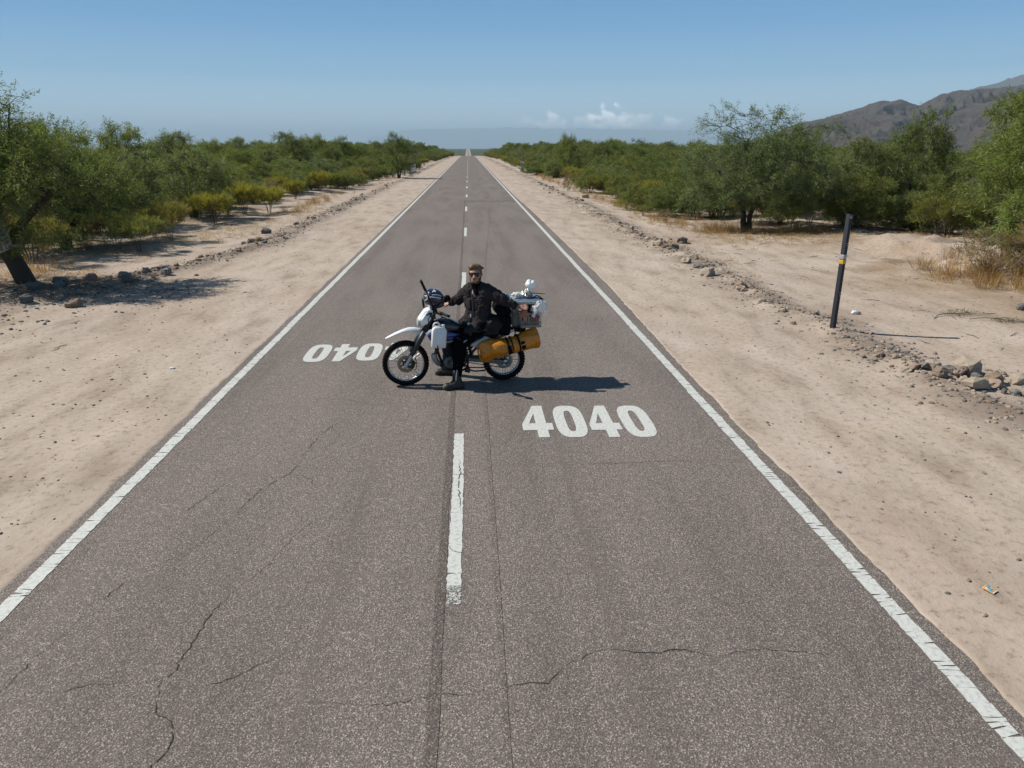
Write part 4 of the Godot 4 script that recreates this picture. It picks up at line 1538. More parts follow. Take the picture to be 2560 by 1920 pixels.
func bike_materials() -> void:
	mat("tyre_rubber", Color(0.010, 0.010, 0.010), 0.85, 0.0, 5.0, 0.25)
	mat("alloy", Color(0.62, 0.62, 0.60), 0.32, 0.9, 4.0)
	mat("fork_silver", Color(0.50, 0.52, 0.54), 0.38, 0.6, 4.0)
	mat("steel_spoke", Color(0.55, 0.55, 0.53), 0.35, 0.9)
	mat("disc_bronze", Color(0.34, 0.255, 0.165), 0.6, 0.1, 6.0)
	mat("black_metal", Color(0.016, 0.016, 0.017), 0.5, 0.1, 4.0)
	mat("fork_guard", Color(0.018, 0.024, 0.032), 0.45, 0.0, 4.0)
	mat("black_plastic", Color(0.011, 0.011, 0.012), 0.6, 0.0, 4.0, 0.3)
	mat("engine_metal", Color(0.055, 0.055, 0.056), 0.5, 0.4, 5.0)
	mat("case_metal", Color(0.16, 0.165, 0.17), 0.5, 0.4, 5.0)
	mat("sprocket_metal", Color(0.34, 0.34, 0.32), 0.5, 0.3, 5.0)
	mat("exhaust_metal", Color(0.36, 0.36, 0.37), 0.4, 0.6, 6.0)
	var w := mat("white_plastic", Color(0.70, 0.73, 0.74), 0.35)
	w.clearcoat_enabled = true
	w.clearcoat = 0.4
	var b := mat("blue_paint", Color(0.012, 0.022, 0.20), 0.3, 0.0, 3.0)
	b.clearcoat_enabled = true
	b.clearcoat = 0.7
	b.clearcoat_roughness = 0.12
	var k := mat("black_paint", Color(0.010, 0.011, 0.014), 0.25, 0.0, 3.0)
	k.clearcoat_enabled = true
	k.clearcoat = 0.35
	k.clearcoat_roughness = 0.1
	mat("grey_plastic", Color(0.42, 0.45, 0.48), 0.45, 0.0, 3.0)
	mat("seat_vinyl", Color(0.010, 0.010, 0.011), 0.7, 0.0, 5.0, 0.3)
	mat("lens_clear", Color(0.32, 0.37, 0.38), 0.12, 0.0)
	mat("lens_red", Color(0.22, 0.012, 0.015), 0.15)
	mat("mirror_glass", Color(0.75, 0.77, 0.8), 0.04, 1.0)
	mat("amber", Color(0.45, 0.22, 0.03), 0.4)


func wheel(called: String, c: Vector3, big: float, fat: float, tall: float, rim_r: float, t: Node3D) -> Node3D:
	var n := Node3D.new()
	n.name = called
	t.add_child(n, true)
	if base_of.has(t):
		n.position = -base_of[t]
	var ax := along(c, Vector3(0, 0, 1))
	var st := st_new()
	var prof_t := []
	for i in 18:
		var a := TAU * i / 18.0
		prof_t.append(Vector2(big - tall * 0.5 - 0.007 + cos(a) * tall * 0.5, sin(a) * fat * 0.5))
	lathe(st, prof_t, ax, 56, true)
	var kn := 44
	for i in kn:
		for j in 3:
			var a := TAU * (i + (0.5 if j == 1 else 0.0)) / kn
			var z: float = [-0.34, 0.0, 0.34][j] * fat
			var drop: float = 0.0 if j == 1 else tall * 0.10
			var r := big - 0.0095 - drop
			rbox(st, Transform3D(Basis(Vector3(0, 0, 1), a) * Basis(Vector3(0, 1, 0), [-0.5, 0.0, 0.5][j]), c + Vector3(cos(a) * r, sin(a) * r, z)), Vector3(0.016, 0.026, fat * 0.27), 0.004, 1)
	part("tyre", done(st), M.tyre_rubber, n)
	st = st_new()
	lathe(st, v2s([rim_r - 0.012, -fat * 0.20, rim_r, -fat * 0.28, rim_r + 0.010, -fat * 0.30, rim_r + 0.012, 0.0, rim_r + 0.010, fat * 0.30, rim_r, fat * 0.28, rim_r - 0.012, fat * 0.20, rim_r - 0.014, 0.0]), ax, 56, true)
	part("rim", done(st), M.alloy, n)
	st = st_new()
	for i in 36:
		var side := 1.0 if i % 2 == 0 else -1.0
		var a := TAU * i / 36.0
		var b := a + (0.42 if (i / 2) % 2 == 0 else -0.42)
		tube(st, [c + Vector3(cos(a) * 0.042, sin(a) * 0.042, side * 0.034), c + Vector3(cos(b) * (rim_r - 0.012), sin(b) * (rim_r - 0.012), side * 0.006)], 0.0032, 4, false)
	part("spokes", done(st), M.steel_spoke, n)
	st = st_new()
	lathe(st, v2s([0.018, -0.075, 0.030, -0.06, 0.046, -0.04, 0.046, -0.03, 0.03, -0.02, 0.03, 0.02, 0.046, 0.03, 0.046, 0.04, 0.030, 0.06, 0.018, 0.075]), ax, 24)
	part("hub", done(st), M.black_metal, n)
	return n


func frame_box(a: Vector3, b: Vector3) -> Transform3D:
	return along((a + b) * 0.5, b - a)


func bar(st: SurfaceTool, a: Vector3, b: Vector3, w: float, d: float, r := 0.006) -> void:
	rbox(st, frame_box(a, b), Vector3(w, a.distance_to(b), d), r)


func ellipse_ring(c: Vector3, u: Vector3, v: Vector3, power := 1.0, n := 20) -> Array:
	var out := []
	for k in n:
		var a := TAU * k / n
		var cu := cos(a)
		var sv := sin(a)
		out.append(c + u * signf(cu) * pow(absf(cu), power) + v * signf(sv) * pow(absf(sv), power))
	return out


func build_motorcycle() -> void:
	bike_materials()
	var t := bthing("motorcycle", "white and blue dual-sport motorcycle standing crosswise on the road, loaded with luggage", "motorcycle", Vector3(0.75, 0, 0))
	var fc := Vector3(0.03, 0.340, 0)
	var rc := Vector3(1.487, 0.318, 0)
	var fw := wheel("front_wheel", fc, 0.342, 0.085, 0.078, 0.262, t)
	var rw := wheel("rear_wheel", rc, 0.322, 0.118, 0.090, 0.232, t)
	# brake disc and caliper on the front hub
	var st := st_new()
	lathe(st, v2s([0.078, 0.060, 0.126, 0.060, 0.126, 0.066, 0.078, 0.066]), along(fc, Vector3(0, 0, 1)), 40, true)
	var disc := part("brake_disc", done(st), M.disc_bronze, fw)
	st = st_new()
	for k in 6:
		var a := TAU * k / 6.0
		bar(st, fc + Vector3(cos(a) * 0.03, sin(a) * 0.03, 0.062), fc + Vector3(cos(a + 0.35) * 0.085, sin(a + 0.35) * 0.085, 0.062), 0.022, 0.008, 0.002)
	part("disc_carrier", done(st), M.black_metal, fw)
	st = st_new()
	bar(st, Vector3(0.105, 0.275, 0.075), Vector3(0.150, 0.375, 0.075), 0.055, 0.05, 0.012)
	bar(st, Vector3(0.05, 0.30, 0.085), Vector3(0.12, 0.31, 0.085), 0.03, 0.02, 0.004)
	bpart("brake_caliper", st, M.black_metal, t)
	st = st_new()
	tube(st, spline([Vector3(0.14, 0.37, 0.085), Vector3(0.17, 0.42, 0.09), Vector3(0.18, 0.30, 0.095), Vector3(0.15, 0.25, 0.085)], 5), 0.006, 6)
	tube(st, spline([Vector3(0.17, 0.42, 0.09), Vector3(0.21, 0.62, 0.12), Vector3(0.38, 0.88, 0.11), Vector3(0.44, 1.05, 0.08)], 5), 0.005, 6)
	bpart("brake_hose", st, M.black_plastic, t)
	# fork
	for s in [1.0, -1.0]:
		var z: float = 0.098 * s
		st = st_new()
		tube(st, [Vector3(0.005, 0.282, z), Vector3(0.02, 0.31, z), Vector3(0.10, 0.45, z), Vector3(0.215, 0.645, z)], [0.022, 0.031, 0.027, 0.026], 12)
		rbox(st, at_turn(Vector3(0.028, 0.338, z * 0.86)), Vector3(0.05, 0.06, 0.05), 0.012)
		bpart("fork_slider", st, M.fork_silver, t)
		st = st_new()
		tube(st, [Vector3(0.118, 0.475, z * 1.02), Vector3(0.135, 0.515, z * 1.02), Vector3(0.235, 0.69, z * 1.02), Vector3(0.325, 0.845, z * 1.02)], [0.030, 0.038, 0.041, 0.036], 12)
		bpart("fork_guard", st, M.fork_guard, t)
		st = st_new()
		tube(st, [Vector3(0.30, 0.80, z), Vector3(0.455, 1.075, z)], 0.024, 12)
		bpart("fork_tube", st, M.black_metal, t)
	st = st_new()
	for p in [Vector3(0.345, 0.87, 0), Vector3(0.435, 1.035, 0)]:
		rbox(st, Transform3D(Basis(Vector3(0, 0, 1), -0.52), p), Vector3(0.10, 0.036, 0.25), 0.012)
	rbox(st, Transform3D(Basis(Vector3(0, 0, 1), -0.52), Vector3(0.41, 0.945, 0)), Vector3(0.06, 0.18, 0.06), 0.02)
	bpart("steering_head", st, M.black_metal, t)
	# beak fender
	st = st_new()
	var rings := []
	for p in [[-0.246, 0.728, 0.022, 0.008], [-0.20, 0.757, 0.038, 0.016], [-0.10, 0.807, 0.050, 0.030], [0.0, 0.848, 0.056, 0.042], [0.09, 0.872, 0.058, 0.052], [0.17, 0.872, 0.060, 0.066], [0.245, 0.852, 0.058, 0.080], [0.285, 0.828, 0.050, 0.070]]:
		var ring := []
		for side in 2:
			for k in 11:
				var a := lerpf(-1.0, 1.0, k / 10.0) * (1.0 if side == 0 else -1.0)
				var th := 0.0 if side == 0 else 0.005
				var crease := 0.35 * absf(a) + 0.65 * a * a * a * a
				ring.append(Vector3(p[0], p[1] - th - p[3] * crease, a * (p[2] - th * 0.6)))
		rings.append(ring)
	loft(st, rings)
	bpart("front_fender", st, M.white_plastic, t)
	# headlight cowl: a flat-faced mask, the lamp set in its lower front
	st = st_new(false)
	rings = []
	for p in [[1.152, 0.392, 0.432, 0.062], [1.140, 0.352, 0.446, 0.080], [1.118, 0.318, 0.446, 0.094], [1.010, 0.238, 0.410, 0.126], [0.992, 0.228, 0.400, 0.128], [0.930, 0.222, 0.355, 0.116], [0.885, 0.236, 0.315, 0.088], [0.866, 0.256, 0.296, 0.052]]:
		var w: float = p[3]
		var ring := []
		for q in [[p[1], -0.42 * w], [p[1] + 0.016, -0.78 * w], [p[1] + 0.055, -w], [p[2], -0.96 * w], [p[2], 0.96 * w], [p[1] + 0.055, w], [p[1] + 0.016, 0.78 * w], [p[1], 0.42 * w]]:
			ring.append(Vector3(q[0], p[0], q[1]))
		ring.reverse()
		rings.append(ring)
	for ring in rings:
		ring.reverse()
	loft(st, rings)
	var cowl := bpart("headlight_cowl", st, M.white_plastic, t)
	st = st_new()
	blob(st, at_turn(Vector3(0.247, 0.945, 0.0), Vector3(0, 0, -4)), Vector3(0.036, 0.056, 0.108), 0.0, 1.0, 1, 28, 14, 0.55)
	part("headlight", done(st), M.lens_clear, cowl)
	st = st_new()
	slab(st, v2s([0.30, 1.035, 0.40, 1.10, 0.405, 1.085, 0.31, 1.015]), 0.106, 0.112, at_turn(Vector3.ZERO), 0.002)
	part("cowl_seam", done(st), M.black_plastic, cowl)
	st = st_new()
	rbox(st, Transform3D(Basis(Vector3(0, 0, 1), -0.45), Vector3(0.46, 1.105, 0)), Vector3(0.10, 0.07, 0.18), 0.02)
	rbox(st, Transform3D(Basis(Vector3(0, 0, 1), -0.45), Vector3(0.395, 0.985, 0.085)), Vector3(0.10, 0.22, 0.05), 0.02)
	rbox(st, Transform3D(Basis(Vector3(0, 0, 1), -0.45), Vector3(0.395, 0.985, -0.085)), Vector3(0.10, 0.22, 0.05), 0.02)
	bpart("instrument_panel", st, M.black_plastic, t)
	# handlebar, grips, levers, mirrors
	st = st_new()
	var hb := [Vector3(0.635, 1.10, 0.415), Vector3(0.545, 1.115, 0.28), Vector3(0.50, 1.118, 0.20), Vector3(0.465, 1.09, 0.10), Vector3(0.462, 1.082, 0.0), Vector3(0.465, 1.09, -0.10), Vector3(0.50, 1.118, -0.20), Vector3(0.545, 1.115, -0.28), Vector3(0.635, 1.10, -0.415)]
	tube(st, hb, 0.012, 10)
	tube(st, [hb[2], hb[6]], 0.008, 8)
	bpart("handlebar", st, M.black_metal, t)
	for s in [1.0, -1.0]:
		st = st_new()
		var a := Vector3(0.548, 1.1145, 0.285 * s)
		var b := Vector3(0.637, 1.10, 0.418 * s)
		tube(st, [a, a.lerp(b, 0.06), a.lerp(b, 0.12), a.lerp(b, 0.94), b], [0.026, 0.026, 0.0185, 0.018, 0.021], 12)
		bpart("grip", st, M.black_plastic, t)
		st = st_new()
		rbox(st, along(a + Vector3(-0.025, 0.0, -0.03 * s), b - a), Vector3(0.045, 0.07, 0.05), 0.01)
		tube(st, [a + Vector3(-0.05, 0.0, -0.03 * s), a + Vector3(-0.035, -0.015, 0.04 * s), b + Vector3(-0.045, -0.03, -0.01 * s)], [0.009, 0.008, 0.006], 6)
		bpart("brake_lever" if s < 0.0 else "clutch_lever", st, M.black_metal, t)
	st = st_new()
	tube(st, spline([Vector3(0.485, 1.12, 0.25), Vector3(0.45, 1.18, 0.275), Vector3(0.39, 1.31, 0.30), Vector3(0.345, 1.44, 0.31)], 5), 0.012, 8)
	var m1 := bpart("mirror", st, M.black_plastic, t, "left mirror seen edge on, standing up above the helmet")
	st = st_new()
	rbox(st, Transform3D(Basis(Vector3(0, 0, 1), 0.40), Vector3(0.302, 1.525, 0.31)), Vector3(0.036, 0.165, 0.105), 0.014)
	part("mirror_shell", done(st), M.black_plastic, m1)
	st = st_new()
	lathe(st, v2s([0.0135, -0.012, 0.015, 0.0, 0.0135, 0.012]), along(Vector3(0.362, 1.39, 0.306), Vector3(-0.4, 1.0, 0)), 12)
	part("amber_ring", done(st), M.amber, m1)
	st = st_new()
	tube(st, spline([Vector3(0.50, 1.12, -0.25), Vector3(0.56, 1.13, -0.26), Vector3(0.63, 1.15, -0.29), Vector3(0.67, 1.185, -0.30)], 4), 0.009, 8)
	var m2 := bpart("mirror", st, M.black_plastic, t, "right mirror with its rounded back turned to the viewer")
	st = st_new()
	rings = []
	for p in [[-0.030, 0.35], [-0.022, 0.75], [-0.008, 0.98], [0.006, 1.0], [0.012, 0.93]]:
		rings.append(ellipse_ring(Vector3(0, 0, -p[0]), Vector3(0.066 * p[1], 0, 0), Vector3(0, 0.052 * p[1], 0), 0.72, 24))
	for i in rings.size():
		for k in rings[i].size():
			rings[i][k] = Transform3D(Basis.from_euler(Vector3(-0.15, 0.25, 0.30)), Vector3(0.682, 1.205, -0.30)) * rings[i][k]
	rings.reverse()
	loft(st, rings)
	part("mirror_shell", done(st), M.black_plastic, m2)
	# tank and its side panels
	st = st_new()
	rings = []
	for p in [[0.425, 0.865, 0.05, 0.08], [0.455, 0.868, 0.085, 0.12], [0.52, 0.872, 0.105, 0.150], [0.60, 0.870, 0.115, 0.165], [0.70, 0.862, 0.108, 0.160], [0.79, 0.842, 0.088, 0.135], [0.865, 0.822, 0.062, 0.105], [0.90, 0.812, 0.04, 0.08]]:
		rings.append(ellipse_ring(Vector3(p[0], p[1], 0), Vector3(0, p[2], 0), Vector3(0, 0, p[3]), 0.72, 24))
	loft(st, rings)
	var tank := bpart("fuel_tank", st, M.black_paint, t)
	st = st_new()
	lathe(st, v2s([0.038, 0.0, 0.038, 0.012, 0.030, 0.018, 0.0001, 0.018]), along(Vector3(0.60, 0.983, 0), Vector3(0.03, 1, 0)), 24)
	part("tank_cap", done(st), M.alloy, tank)
	for s in [1.0, -1.0]:
		var fr := Transform3D.IDENTITY
		var z0: float = 0.135 if s > 0.0 else -0.175
		var z1: float = 0.175 if s > 0.0 else -0.135
		st = st_new()
		slab(st, v2s([0.312, 0.805, 0.40, 0.872, 0.47, 0.885, 0.56, 0.86, 0.66, 0.815, 0.85, 0.765, 0.85, 0.705, 0.72, 0.69, 0.60, 0.672, 0.50, 0.69, 0.42, 0.655, 0.37, 0.72, 0.345, 0.775]), z0, z1, fr, 0.012)
		var sh := bpart("side_shroud", st, M.blue_paint, t)
		st = st_new()
		var zf := z1 + 0.002 if s > 0.0 else z0 - 0.002
		slab(st, v2s([0.316, 0.806, 0.40, 0.868, 0.475, 0.878, 0.44, 0.838, 0.375, 0.79, 0.345, 0.782]), zf - 0.004, zf + 0.004, fr, 0.002)
		part("white_decal", done(st), M.white_plastic, sh)
		st = st_new()
		slab(st, v2s([0.352, 0.795, 0.40, 0.832, 0.45, 0.858, 0.455, 0.850, 0.41, 0.822, 0.365, 0.786]), zf - 0.003, zf + 0.006, fr, 0.001)
		part("blue_decal", done(st), M.blue_paint, sh)
		st = st_new()
		slab(st, v2s([0.58, 0.672, 0.72, 0.694, 0.85, 0.712, 0.85, 0.692, 0.72, 0.672, 0.59, 0.648]), z0 + 0.005, z1 + 0.004, fr, 0.003)
		part("trim_strip", done(st), M.grey_plastic, sh)
		# white tail side panels
		st = st_new()
		var y0: float = 0.10 if s > 0.0 else -0.15
		slab(st, v2s([0.965, 0.585, 0.985, 0.615, 1.06, 0.655, 1.20, 0.715, 1.42, 0.775, 1.62, 0.80, 1.62, 0.765, 1.40, 0.71, 1.25, 0.645, 1.14, 0.585, 1.05, 0.562]), y0, y0 + 0.05, fr, 0.012)
		bpart("side_panel", st, M.white_plastic, t)
	st = st_new()
	var letters := TextMesh.new()
	letters.text = "XTZ"
	var face := SystemFont.new()
	face.font_names = PackedStringArray(["Droid Sans"])
	face.font_weight = 700
	face.font_italic = true
	letters.font = face
	letters.font_size = 16
	letters.pixel_size = 0.0022
	letters.depth = 0.003
	var lt := bmesh("lettering", letters, M.grey_plastic, t)
	lt.transform = Transform3D(Basis(Vector3(0, 0, 1), 0.10), Vector3(0.68, 0.722, 0.1765) - base_of[t])
	# seat
	st = st_new()
	rings = []
	for p in [[0.85, 0.845, 0.035, 0.085], [0.95, 0.838, 0.05, 0.11], [1.08, 0.832, 0.055, 0.135], [1.22, 0.845, 0.055, 0.14], [1.38, 0.865, 0.045, 0.125], [1.50, 0.87, 0.03, 0.10]]:
		rings.append(ellipse_ring(Vector3(p[0], p[1], 0), Vector3(0, p[2], 0), Vector3(0, 0, p[3]), 0.65, 20))
	loft(st, rings)
	bpart("seat", st, M.seat_vinyl, t)
	# frame
	st = st_new()
	tube(st, spline([Vector3(0.40, 0.93, 0), Vector3(0.44, 0.74, 0), Vector3(0.52, 0.42, 0), Vector3(0.60, 0.23, 0)], 5), 0.021, 8)
	for s in [0.09, -0.09]:
		tube(st, spline([Vector3(0.58, 0.235, s * 0.6), Vector3(0.72, 0.195, s), Vector3(0.90, 0.235, s), Vector3(0.93, 0.40, s), Vector3(0.86, 0.70, s), Vector3(0.78, 0.80, s * 0.5)], 5), 0.016, 8)
		tube(st, [Vector3(0.82, 0.78, s), Vector3(1.25, 0.79, s * 1.1), Vector3(1.78, 0.845, s * 1.1)], 0.013, 8)
		tube(st, [Vector3(0.90, 0.50, s), Vector3(1.42, 0.79, s * 1.1)], 0.013, 8)
	bpart("frame", st, M.black_metal, t)
	# engine
	st = st_new()
	rbox(st, at_turn(Vector3(0.72, 0.335, 0), Vector3(0, 0, 0)), Vector3(0.30, 0.22, 0.20), 0.05, 3)
	rbox(st, at_turn(Vector3(0.63, 0.25, 0), Vector3(0, 0, 0)), Vector3(0.18, 0.10, 0.16), 0.03)
	rbox(st, at_turn(Vector3(0.645, 0.50, 0), Vector3(0, 0, 8)), Vector3(0.10, 0.22, 0.12), 0.02)
	for k in 8:
		rbox(st, at_turn(Vector3(0.66 - 0.0035 * k, 0.43 + 0.021 * k, 0), Vector3(0, 0, 8)), Vector3(0.155, 0.007, 0.165), 0.003, 1)
	rbox(st, at_turn(Vector3(0.63, 0.625, 0), Vector3(0, 0, 8)), Vector3(0.15, 0.075, 0.15), 0.02)
	var eng := bpart("engine", st, M.engine_metal, t)
	st = st_new()
	lathe(st, v2s([0.092, 0.0, 0.092, 0.022, 0.080, 0.036, 0.045, 0.042, 0.040, 0.034, 0.0001, 0.034]), along(Vector3(0.675, 0.345, 0.098), Vector3(0, 0, 1)), 32)
	lathe(st, v2s([0.055, 0.0, 0.055, 0.018, 0.040, 0.026, 0.0001, 0.026]), along(Vector3(0.82, 0.37, 0.098), Vector3(0, 0, 1)), 24)
	part("generator_cover", done(st), M.case_metal, eng)
	st = st_new()
	tube(st, spline([Vector3(0.575, 0.60, 0.03), Vector3(0.50, 0.565, 0.07), Vector3(0.452, 0.46, 0.08), Vector3(0.475, 0.36, 0.07), Vector3(0.56, 0.27, 0.03), Vector3(0.70, 0.245, -0.06), Vector3(0.95, 0.33, -0.14)], 6), 0.021, 10)
	var ex := bpart("exhaust_pipe", st, M.engine_metal, t)
	st = st_new()
	tube(st, spline([Vector3(0.442, 0.49, 0.088), Vector3(0.440, 0.44, 0.090), Vector3(0.462, 0.375, 0.086), Vector3(0.515, 0.305, 0.066)], 5), [0.030, 0.036, 0.040, 0.042, 0.043, 0.044, 0.044, 0.044, 0.044, 0.043, 0.042, 0.041, 0.040, 0.038, 0.036, 0.03], 12)
	part("heat_shield", done(st), M.exhaust_metal, ex)
	st = st_new()
	tube(st, [Vector3(0.95, 0.33, -0.14), Vector3(1.10, 0.47, -0.16)], 0.021, 10)
	tube(st, [Vector3(1.09, 0.455, -0.165), Vector3(1.12, 0.49, -0.17), Vector3(1.58, 0.70, -0.19), Vector3(1.60, 0.71, -0.19)], [0.03, 0.055, 0.058, 0.045], 14)
	bpart("muffler", st, M.exhaust_metal, t)
	st = st_new()
	rbox(st, at_turn(Vector3(0.47, 0.60, 0.0), Vector3(0, 0, 14)), Vector3(0.06, 0.16, 0.20), 0.015)
	rbox(st, at_turn(Vector3(0.83, 0.58, 0.02)), Vector3(0.14, 0.16, 0.15), 0.03)
	bpart("air_box", st, M.black_plastic, t)
	# swingarm, chain, sprocket, shock
	for s in [1.0, -1.0]:
		st = st_new()
		bar(st, Vector3(0.93, 0.365, 0.085 * s), Vector3(1.36, 0.312, 0.10 * s), 0.055, 0.03, 0.01)
		bar(st, Vector3(1.34, 0.313, 0.104 * s), Vector3(1.55, 0.300, 0.108 * s), 0.066, 0.03, 0.012)
		bpart("swingarm", st, M.case_metal, t)
	st = st_new()
	lathe(st, v2s([0.072, 0.064, 0.118, 0.064, 0.118, 0.071, 0.072, 0.071]), along(rc, Vector3(0, 0, 1)), 44, true)
	for k in 44:
		var a := TAU * k / 44.0
		rbox(st, Transform3D(Basis(Vector3(0, 0, 1), a), rc + Vector3(cos(a) * 0.119, sin(a) * 0.119, 0.0675)), Vector3(0.012, 0.009, 0.006), 0.001, 1)
	for k in 6:
		var a := TAU * k / 6.0
		bar(st, rc + Vector3(cos(a) * 0.03, sin(a) * 0.03, 0.067), rc + Vector3(cos(a) * 0.08, sin(a) * 0.08, 0.067), 0.024, 0.008, 0.002)
	part("sprocket", done(st), M.sprocket_metal, rw)
	st = st_new()
	lathe(st, v2s([0.016, 0.118, 0.030, 0.122, 0.030, 0.130, 0.016, 0.136, 0.0001, 0.136]), along(rc, Vector3(0, 0, 1)), 18)
	part("axle_nut", done(st), M.alloy, rw)
	st = st_new()
	for s in [1.0, -1.0]:
		var a := rc + Vector3(-0.01, 0.117 * s, 0.0675)
		var b := Vector3(0.83, 0.37 + 0.032 * s, 0.0675)
		var n := 44
		for k in n:
			bar(st, a.lerp(b, (k + 0.08) / n), a.lerp(b, (k + 0.92) / n), 0.013, 0.012, 0.002)
	bpart("chain", st, M.black_metal, t)
	st = st_new()
	tube(st, [Vector3(1.00, 0.40, 0), Vector3(0.93, 0.70, 0)], 0.022, 10)
	for k in 7:
		var c := Vector3(0.995, 0.42, 0).lerp(Vector3(0.94, 0.66, 0), k / 6.0)
		lathe(st, v2s([0.036, -0.006, 0.042, 0.0, 0.036, 0.006]), along(c, Vector3(-0.07, 0.3, 0)), 14)
	bpart("shock_absorber", st, M.black_metal, t)
	# pegs, stand, pedal, cables
	st = st_new()
	for s in [1.0, -1.0]:
		bar(st, Vector3(0.90, 0.285, 0.11 * s), Vector3(0.925, 0.275, 0.22 * s), 0.045, 0.02, 0.004)
	bar(st, Vector3(0.72, 0.26, 0.14), Vector3(0.88, 0.28, 0.13), 0.018, 0.014, 0.004)
	tube(st, [Vector3(0.88, 0.24, 0.12), Vector3(1.02, 0.20, 0.15), Vector3(1.18, 0.205, 0.16)], 0.012, 6)
	tube(st, [Vector3(0.95, 0.25, 0.11), Vector3(1.10, 0.245, 0.13), Vector3(1.24, 0.24, 0.13)], 0.009, 6)
	bar(st, Vector3(0.88, 0.22, 0.12), Vector3(0.96, 0.205, 0.14), 0.06, 0.04, 0.01)
	bpart("foot_pegs", st, M.black_metal, t)
	st = st_new()
	for s in [1.0, -1.0, 0.5]:
		tube(st, spline([Vector3(0.50, 1.11, 0.20 * s), Vector3(0.40, 1.06, 0.17 * s), Vector3(0.37, 0.97, 0.12 * s), Vector3(0.45, 0.86, 0.07 * s)], 5), 0.006, 6)
	tube(st, spline([Vector3(0.35, 0.86, 0.13), Vector3(0.40, 0.95, 0.15), Vector3(0.44, 1.06, 0.13)], 5), 0.005, 6)
	bpart("cables", st, M.black_plastic, t)
	# tail: fender, light, rack
	st = st_new()
	rings = []
	for p in [[1.34, 0.75, 0.07, 0.02], [1.50, 0.795, 0.075, 0.03], [1.66, 0.815, 0.075, 0.035], [1.80, 0.775, 0.075, 0.035], [1.90, 0.70, 0.07, 0.03]]:
		rings.append(ellipse_ring(Vector3(p[0], p[1] - 0.04, 0), Vector3(0, p[3], 0), Vector3(0, 0, p[2]), 0.6, 16))
	loft(st, rings)
	bpart("rear_fender", st, M.black_plastic, t)
	st = st_new()
	rbox(st, at_turn(Vector3(1.765, 0.80, 0.02)), Vector3(0.09, 0.06, 0.14), 0.02)
	bpart("tail_light", st, M.lens_red, t)
	st = st_new()
	for s in [0.13, -0.13]:
		tube(st, [Vector3(1.38, 0.84, s), Vector3(1.55, 0.825, s), Vector3(2.0, 0.825, s)], 0.010, 8)
	for x in [1.50, 1.70, 1.90]:
		tube(st, [Vector3(x, 0.826, -0.14), Vector3(x, 0.826, 0.14)], 0.008, 8)
	for s in [1.0, -1.0]:
		tube(st, spline([Vector3(1.36, 0.80, 0.13 * s), Vector3(1.40, 0.62, 0.17 * s), Vector3(1.46, 0.515, 0.19 * s), Vector3(1.58, 0.49, 0.19 * s), Vector3(1.66, 0.55, 0.18 * s), Vector3(1.72, 0.81, 0.13 * s)], 6), 0.010, 8)
	bpart("luggage_rack", st, M.black_metal, t)


# ---------------------------------------------------------------- luggage
func strap_ring(c: Vector3, ax: Vector3, up: Vector3, ru: float, rv: float, w: float, th: float) -> Array:
	# a band wound about an axis: loft of small rectangles
	var rings := []
	var v := ax.cross(up).normalized()
	var n := 28
	for k in n + 1:
		var a := TAU * k / n
		var d := up * cos(a) + v * sin(a)
		var p := c + up * cos(a) * ru + v * sin(a) * rv
		rings.append([p + ax * w * 0.5, p + ax * w * 0.5 + d * th, p - ax * w * 0.5 + d * th, p - ax * w * 0.5])
	return rings


